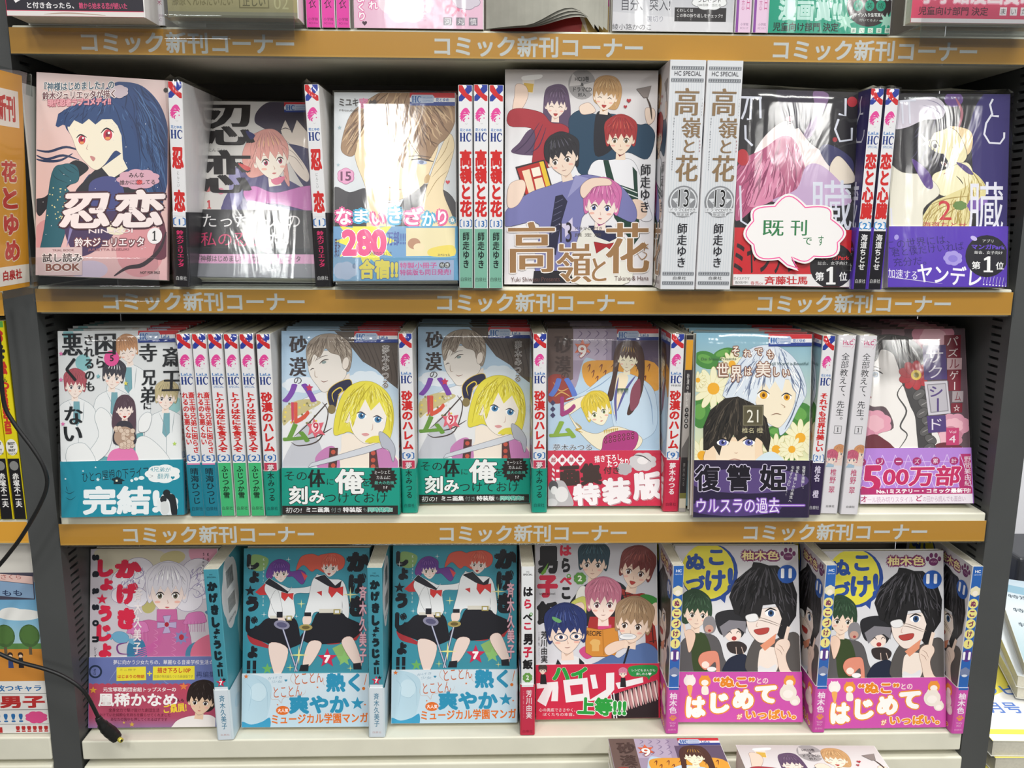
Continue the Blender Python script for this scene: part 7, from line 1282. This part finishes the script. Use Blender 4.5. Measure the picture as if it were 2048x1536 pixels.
# the orange hanging sign at the left upright
def sign():
    o = empty('orange_sign', Matrix.Translation((-.445, -.04, -.06)), 'orange magazine shelf sign in clear sleeve on left upright', 'sign')
    inv = o.matrix_world.inverted()
    TR, BR, BL = (np.array(p) for p in ((-.4376, -.010, .1185), (-.4488, -.010, -.0600), (-.4490, -.062, -.0610))); TL = TR+BL-BR
    a = Art(rectq(60, 180), .33, '#d9992a'); a.R('#d9992a', 0, 0, 60, 180); a.P('#efe8dc', [(8, 14), (52, 14), (52, 44), (8, 44)]); a.T('新刊', 14, 18, 46, 40, '#c2362c', .05)
    for i, c in enumerate('花とゆめ'): a.T(c, 17, 72+i*22, 44, 90+i*22, '#c23a30', .05, ol='#e8d8b8', ow=.9)
    a.R('#efe9de', 0, 160, 60, 176); a.T('白泉社', 12, 163, 46, 172, '#b83030', .05)
    mb = MB(); N = 10
    def at(u, v, d=0):
        p = (TL*(1-u)+TR*u)*(1-v)+(BL*(1-u)+BR*u)*v; return p+np.array((.0, -.0015-d, 0))
    for i in range(N):
        for j in range(N):
            u0, u1, v0, v1 = i/N, (i+1)/N, j/N, (j+1)/N
            mb.face([at(u0, v1), at(u1, v1), at(u1, v0), at(u0, v0)], '#d9992a')
    n0 = len(mb.V)
    class F_: pass
    b2 = MB(); b2.art(a, 'cover', (0, 0, 0), (1, 0, 0), (0, 1, 0), (0, 0, 1), base=2e-4, dz=5e-6)
    nv = np.cross(TR-TL, BL-TL); nv = nv/np.linalg.norm(nv); nv = nv if nv[1] < 0 else -nv
    V2 = [tuple(at(p[0], p[1])+nv*p[2]) for p in b2.V]
    off = len(mb.V); mb.V += V2; mb.C += b2.C; mb.F += [[off+k for k in f] for f in b2.F]
    s = link('sign_sheet', mb.build('sign_sheet', STRIP), o); s.matrix_parent_inverse = inv
    V = [tuple(at(u, v, -.002)+np.array((0, .0005, 0))) for u, v in ((-.05, -.02), (1.28, -.02), (1.2, 1.04), (-.05, 1.04))]; V += [tuple(at(u, v, .0025)) for u, v in ((-.05, -.02), (1.28, -.02), (1.2, 1.04), (-.05, 1.04))]
    sl = link('clear_sleeve', mesh('sleeve', V, [[0, 1, 2, 3], [7, 6, 5, 4], [0, 4, 5, 1], [1, 5, 6, 2], [2, 6, 7, 3], [3, 7, 4, 0]], CLEAR), o); sl.matrix_parent_inverse = inv
    w = boxes('back_plate', [(-.4400, -.4385, -.010, .045, -.050, .1130)], mat('white_plastic', '#c8c8c4', rough=.4), o); w.matrix_parent_inverse = inv; w.delta_rotation_euler = (0, 0, 0)
sign()
def cloud_card():
    a = Art([(1485, 387), (1687, 387), (1687, 545), (1485, 545)], 1, '#f2efec')
    cx = lambda x: 1300+x/3.0727; cy = lambda y: 110+y/3.0727
    base = [(575, 1040), (590, 1080), (580, 1130), (640, 1165), (650, 1230), (730, 1280), (800, 1262), (850, 1320), (915, 1325), (880, 1245), (1000, 1225), (1100, 1245), (1110, 1180), (1180, 1120), (1170, 1040), (1140, 1000), (1100, 930), (1000, 900), (950, 925), (900, 870), (810, 870), (760, 930), (680, 920), (630, 970), (635, 1010)]
    lobes = [((590, 1030), (640, 950)), ((640, 950), (765, 930)), ((765, 930), (945, 930)), ((945, 930), (1105, 1005)), ((1105, 1005), (1150, 1150)), ((1150, 1150), (1005, 1235)), ((1005, 1235), (872, 1245))]
    def scall(k):
        pts = []; C = (870, 1060)
        for (x0, y0), (x1, y1) in [((640, 1020), (765, 930)), ((765, 930), (945, 935)), ((945, 935), (1100, 1005)), ((1100, 1005), (1145, 1150)), ((1145, 1150), (1005, 1235))]+[((1005, 1235), (872, 1238))]:
            mx, my = (x0+x1)/2, (y0+y1)/2; dx, dy = mx-C[0], my-C[1]; L = math.hypot(dx, dy); R = math.hypot(x1-x0, y1-y0)/2
            for j in range(8):
                t = j/8; bx_, by_ = x0+(x1-x0)*t, y0+(y1-y0)*t; s = math.sin(math.pi*t)*R*(.75 if R > 75 else .5); pts.append((bx_+dx/L*s, by_+dy/L*s))
        pts += [(872, 1240), (895, 1285), (915, 1312), (850, 1290), (800, 1245)]
        for (x0, y0), (x1, y1) in [((800, 1245), (645, 1165)), ((645, 1165), (640, 1020))]:
            mx, my = (x0+x1)/2, (y0+y1)/2; dx, dy = mx-C[0], my-C[1]; L = math.hypot(dx, dy); R = math.hypot(x1-x0, y1-y0)/2
            for j in range(8):
                t = j/8; bx_, by_ = x0+(x1-x0)*t, y0+(y1-y0)*t; s = math.sin(math.pi*t)*R*.65; pts.append((bx_+dx/L*s, by_+dy/L*s))
        out = []
        for x, y in pts:
            dx, dy = x-870, y-1080; L = math.hypot(dx, dy); out.append((cx(870+dx*(1+k/L)), cy(1080+dy*(1+k/L))))
        return out
    outer = scall(16); ring = scall(0)
    a.L('#f25aa0', 2.1, ring+[ring[0]], 0, 0)
    G = '#2c7a48'
    def tt(c, x0, y0, x1, y1): a.T(c, cx(x0), cy(y0), cx(x1), cy(y1), G, -.012)
    tt('既', 695, 1015, 820, 1112); tt('刊', 862, 1012, 960, 1108); tt('で', 940, 1120, 992, 1165); tt('す', 1030, 1108, 1062, 1170)
    O = np.array((.1886, -.0030, .0251)); U = np.array((.2833-.1886, 0, 0)); V = np.array((0, -.0075, -.0449-.0251))
    N = np.cross(U, V); N = N/np.linalg.norm(N); N = N if N[1] < 0 else -N
    uv = a.uv(outer); mb = MB(); P = [O+u*U+v*V for u, v in uv]
    tr = tess(outer); n = len(P)
    for t in tr: mb.face([P[i] for i in t], '#f0edec')
    for t in tr: mb.face([P[i]-N*.001 for i in t][::-1], '#f0edec')
    for i in range(n): j = (i+1) % n; mb.face([P[i], P[j], P[j]-N*.001, P[i]-N*.001], '#dcdcda')
    mb.art(a, 'cover', O, U, V, N, base=5e-5, dz=4e-6, rect=(-1, -1, 2, 2))
    o = link('speech_bubble_card', mb.build('cloud_card', PRINT)); tag(o, 'white cloud shaped card with pink outline and green handwriting over black red comic', 'card')
cloud_card()

# ------------------------------------------------------------------ cable with plug
def tube(name, pts, r, m, parent=None, n=10, seg=8):
    P = [Vector(p) for p in catmull(pts, False, n)]; V, F = [], []
    up = Vector((0, 1, 0))
    for i, p in enumerate(P):
        d = (P[min(i+1, len(P)-1)]-P[max(i-1, 0)]).normalized(); a = d.cross(up).normalized(); b = d.cross(a).normalized(); rr = r[i*len(r)//len(P)] if isinstance(r, (list, tuple)) else r
        for k in range(seg): t = 2*math.pi*k/seg; V.append(tuple(p+a*rr*math.cos(t)+b*rr*math.sin(t)))
        if i:
            for k in range(seg): x = (i-1)*seg+k; y = (i-1)*seg+(k+1) % seg; F.append([x, y, y+seg, x+seg])
    F.append(list(range(seg))[::-1]); F.append([len(V)-seg+k for k in range(seg)])
    me = mesh(name, V, F, m)
    for p in me.polygons: p.use_smooth = True
    return link(name, me, parent)
cab = empty('power_cable', Matrix.Translation((-.41, -.02, -.51)), 'black power cable with barrel plug dangling across the left upright', 'cable'); ci = cab.matrix_world.inverted()
for pts in ([(-.4720, -.030, -.060), (-.4712, -.030, -.0900), (-.4705, -.030, -.1133), (-.4721, -.030, -.1601), (-.4652, -.030, -.1807), (-.4508, -.030, -.2046), (-.4426, -.030, -.2222), (-.4415, -.030, -.2387), (-.4500, -.030, -.2582), (-.4683, -.030, -.2866), (-.4837, -.030, -.306), (-.50, -.030, -.325), (-.515, -.03, -.350), (-.520, -.03, -.375), (-.5130, -.03, -.398), (-.5014, -.03, -.4050), (-.4850, -.03, -.4132), (-.4597, -.03, -.4214), (-.4419, -.029, -.4314), (-.4273, -.027, -.4477), (-.4185, -.0212, -.4811)],):
    c = tube('cord', pts, .0019, BLACK, cab, n=6); c.matrix_parent_inverse = ci
pl = tube('plug', [(-.4196, -.0220, -.4770), (-.4185, -.0212, -.4811), (-.4160, -.0180, -.4900), (-.4125, -.0140, -.4985), (-.4085, -.0115, -.5065)], [.0030, .0034, .0038, .0052, .0060, .0064, .0060, .0054], BLACK, cab, n=5, seg=12); pl.matrix_parent_inverse = ci
GOLD = mat('brass_tip', '#d8cc5a', rough=.35, metal=.3)
tp = tube('plug_tip', [(-.4075, -.0118, -.5055), (-.4050, -.0140, -.5060), (-.4020, -.0160, -.5062)], .0024, GOLD, cab, n=2, seg=14); tp.matrix_parent_inverse = ci
hh = tube('tip_bore', [(-.4022, -.01585, -.5062), (-.40185, -.0162, -.50622)], .0012, BORE_SHADE, cab, n=2, seg=10); hh.matrix_parent_inverse = ci  # black stub on the tip end, painted shade for an uncut bore

# ------------------------------------------------------------------ left bay: yellow spines and a picture cover
def d():
    a = Art(rectq(115, 1900), .06, '#e8d81c'); a.R('#e6d61c', 0, 0, 115, 1900); a.R('#5aa84a', 0, 0, 115, 60)
    for i, c in enumerate('おそ松'): a.T(c, 14, 70+i*150, 100, 200+i*150, '#c8342c' if i != 1 else '#2c2c2c', .08)
    a.T('くん', 28, 520, 88, 570, '#2a2a2a', .03); a.T('Osomatsu-kun', -190, 770, 305, 860, '#d0402c', .05, rot=90)
    a.E('#f0eee8', 57, 1190, 52, 80); a.T('BEST', 24, 1140, 90, 1168, '#333', .05); a.T('OF', 40, 1176, 74, 1198, '#333', .05); a.T('BEST', 24, 1206, 90, 1232, '#333', .05); a.T('COLLECTION', 16, 1242, 98, 1260, '#333', .02)
    a.R('#1c1a1e', 0, 1300, 115, 1900); a.E('#8a8a88', 57, 1370, 40, 46); a.V('赤塚不二夫', 60, 1440, 60, 1780, 60, '#f2f0ee', .03)
    return a
ys = d(); k = book_meshes('Y', .128, .190, .0118, None, ys, None, '#e6d61c')
for i, (x, l) in enumerate(((-.4862, 'yellow spine with black foot nearest the left upright'), (-.4988, 'second yellow spine with black foot from the left upright'), (-.5114, 'third yellow spine with black foot, at the left edge'))):
    spine_out(k, pose(x, .0010, -.2826, 0, 0, -.6), l, 'yellow spines in the left bay')
def d():
    a = Art(rectq(148, 200), .74, '#d8d4cc'); a.R('#dad6ce', 0, 0, 148, 200); a.grad(0, 40, 148, 112, [(0, '#5a9ac8'), (.6, '#8cc0dc'), (1, '#b8d4d8')])
    for x, y, rx, ry in ((96, 51, 24, 6), (126, 74, 22, 6), (40, 60, 20, 5)): a.E('#f2f2ee', x, y, rx, ry); a.E('#f2f2ee', x-8, y-3, rx*.5, ry*.8)
    a.R('#5c8a4c', 0, 104, 148, 112); a.R('#cf8a3a', 0, 110, 148, 144)
    for x in (84, 110, 134, 60, 36, 12): a.L('#6a5a44', 3, [(x, 116), (x, 104)], 0, 0); a.E('#4a6a3c', x, 96, 10, 12); a.cloud('#54783f', x, 95, 8, 9, 7)
    for x, c in ((114, '#3a4a7c'), (124, '#26242c')): a.E('#3a2c28', x, 116, 2.6, 2.8); a.E('#e8c8a8', x, 117.4, 1.8, 1.6); a.P(c, [(x-2, 119), (x+2, 119), (x+2.6, 130), (x-2.6, 130)])
    a.T('君。', 74, 8, 108, 36, '#4a4a44', .05); a.R('#4a4858', 107, 30, 142, 58); a.P('#e8c4bc', [(108, 31), (141, 34), (141, 42), (108, 38)]); a.P('#8aa8c8', [(108, 38.5), (141, 42.5), (141, 57), (108, 54)]); a.T('さくら', 111, 32, 130, 37, '#a84a44', .0); a.T('もも', 111, 48, 130, 54, '#2c3c5c', .02)
    a.R('#e6e4e0', 0, 144, 148, 200); a.T('異彩を放つキャラ', 70, 148, 142, 155, '#2c6ca8', .03); a.R('#444', 0, 157, 148, 157.5); a.T('生男子', 78, 159, 145, 173, '#b83030', .06); a.R('#444', 0, 174.5, 148, 175); a.T('場!!!!!', 60, 177, 122, 189, '#2c6ca8', .02); a.cloud('#e0508c', 135, 183, 10, 6, 8); a.R('#444', 0, 190, 148, 190.4); a.T('沢君」!!!!!!', 52, 191, 146, 199.5, '#b83030', .05)
    return a
k = book_meshes('P', .150, .198, .014, d(), None, None, '#d8d4cc')
place(k, pose(-.5572, .0060, -.5112, 0, 3.5, 0), 'cream picture cover with blue sky and round trees in the left bay', None, band=False)

# ------------------------------------------------------------------ table in front with face-up piles
TBL = mat('table_laminate', '#77736a', rough=.5, noise=.05)
tb = boxes('display_table', [(-.45, .62, -.62, -.012, -.640, -.620), (-.44, .61, -.61, -.03, -.9, -.640)], TBL, None, bevel=.002); tag(tb, 'low taupe display table in front of the case under the face-up piles', 'table')
def flat(k, x, y, z, rz, label, group=None, **kw):
    # lying face up, head towards the bookcase: canonical front (-Y) turned up, z axis turned to +Y
    M = Matrix.Translation((x, y, z)) @ Matrix.Rotation(math.radians(rz), 4, 'Z') @ Matrix.Rotation(-math.pi/2, 4, 'X')
    return place(k, M, label, group, **kw)
zt = -.620; t = BK['B4']['t']+.0006; n = 8; rnd = random.Random(6)
for i in range(n):
    z = -.510-i*t
    flat(BK['B4'], .1340+(rnd.uniform(-.001, .001) if i else 0), -.0165-BK['B4']['h'], z, -.5, 'face-up lavender comic with long haired man on top of its pile in front' if i == 0 else ORD[i]+' from the top in the face-up lavender comic pile', 'face-up lavender comic pile', band=(i == 0))
base_gap = -.510-n*t-(-.620)
for i in range(3):
    flat(BK['A4'], .2700, -.0275-BK['A4']['h'], -.5118-i*.0312, -1.6, 'face-up white boxed set with drawn group on top of its pile in front' if i == 0 else ORD[i]+' from the top in the face-up boxed set pile', 'face-up boxed set pile', name='boxed_set', cat='box set')
r1 = boxes('pile_riser', [(.085, .185, -.19, -.02, -.6199, -.510-n*t-.0002)], TBL); tag(r1, 'low riser under the face-up lavender pile', 'riser')
r2 = boxes('pile_riser', [(.215, .325, -.20, -.04, -.6199, -.5118-3*.0312-.0012)], TBL); tag(r2, 'low riser under the face-up boxed set pile', 'riser')

# ------------------------------------------------------------------ right edge: magazine table and pale wall beyond
WALL = mat('white_wall', '#f4f4f8', rough=.6, noise=.02)
wl = boxes('wall_back', [(-2.2, 2.6, .62, .66, -1.3, 1.6)], WALL); wl['kind'] = 'structure'
fl = boxes('floor', [(-2.2, 2.6, -2.6, .62, -1.34, -1.30)], mat('grey_vinyl_floor', '#55534f', rough=.4, noise=.08, nscale=6)); fl['kind'] = 'structure'
ct = boxes('counter', [(.50, 1.3, .03, .60, -.76, -.700), (.53, 1.27, .06, .58, -1.2995, -.76)], mat('blue_grey_laminate', '#7c8494', rough=.3), None, bevel=.002); tag(ct, 'blue-grey counter right of the bookcase under magazines', 'counter')
def magazine(x, y, z, w, l, t, rz, top, label, edge='#c8c6c8', group=None, art=None):
    a = Art(rectq(w*1000, l*1000), w/l, top); a.R(top, 0, 0, w*1000, l*1000)
    if art: art(a, w*1000, l*1000)
    k = book_meshes('mag%d' % len(bpy.data.meshes), w, l, t, a, None, None, edge)
    return flat(k, x, y, z, rz, label, group, name='magazine', cat='magazine')
def ay(a, W, H):
    a.R('#f4f2ec', 0, 0, W, H); a.P('#eddf58', [(0, 0), (W, 0), (W, H*.8), (W*.45, H*.62), (W*.2, H*.72), (0, H*.80)]); a.P('#f2e98a', [(0, H*.4), (W*.3, H*.5), (W*.2, H*.64), (0, H*.7)], 1); a.R('#eddf58', 0, H*.93, W*.5, H*.96)
    a.L('#e0cc3c', 30, [(0, 60), (80, 90), (160, 60)]); a.T('グラビア特集', 20, H-120, 160, H-96, '#4a78c8', .03); a.T('9月号', 20, H-80, 70, H-56, '#5a80cc', .03)
for i in range(6):
    magazine(.655+(i % 2)*.004, .073, -.580-i*.020, .24, .33, .0195, -2+(i % 3)*1.2, '#e8dc6c', 'yellow and white magazine on top of the pile right of the case' if i == 0 else ORD[i]+' magazine from the top in the pile right of the case', edge=['#d6d2d4', '#b03a70', '#cfcccf'][i % 3] if i else '#d8d6d6', group='magazine pile right of the case', art=ay if i == 0 else None)
def ab(a, W, H):
    a.grad(0, 0, W, H, [(0, '#b8cbd8'), (.4, '#dfe8ea'), (1, '#a8c8d0')]); a.P('#8ab4c8', [(0, 20), (W, 60), (W, 90), (0, 50)])
    for i in range(7): a.T('特別付録号', 10+i % 2*80, 60+i*24, 80+i % 2*80, 74+i*24, '#4a5a68', .02)
for i in range(3):
    magazine(.712-(i == 1)*.004, .115+i*.006, -.5300-i*.0158, .21, .28, .0155, -24+i*3, '#dfe6ea', ['pale blue magazine skewed across the top of the right pile', 'pale magazine second from the top of the skewed right pile', 'pale magazine at the foot of the skewed right pile'][i], edge='#a8aeb4', art=ab if i == 0 else None)
bx = boxes('plastic_case', [(.79, .95, .45, .56, -.5698, -.515)], mat('charcoal_plastic', '#34363c', rough=.35), None, bevel=.006); tag(bx, 'small charcoal plastic case on the slate tray at right edge', 'box')
bx2 = boxes('storage_tray', [(.53, .97, .43, .57, -.6995, -.570)], mat('slate_plastic', '#66708a', rough=.4), None, bevel=.006); tag(bx2, 'slate blue closed tray behind the magazines at right edge', 'tray')
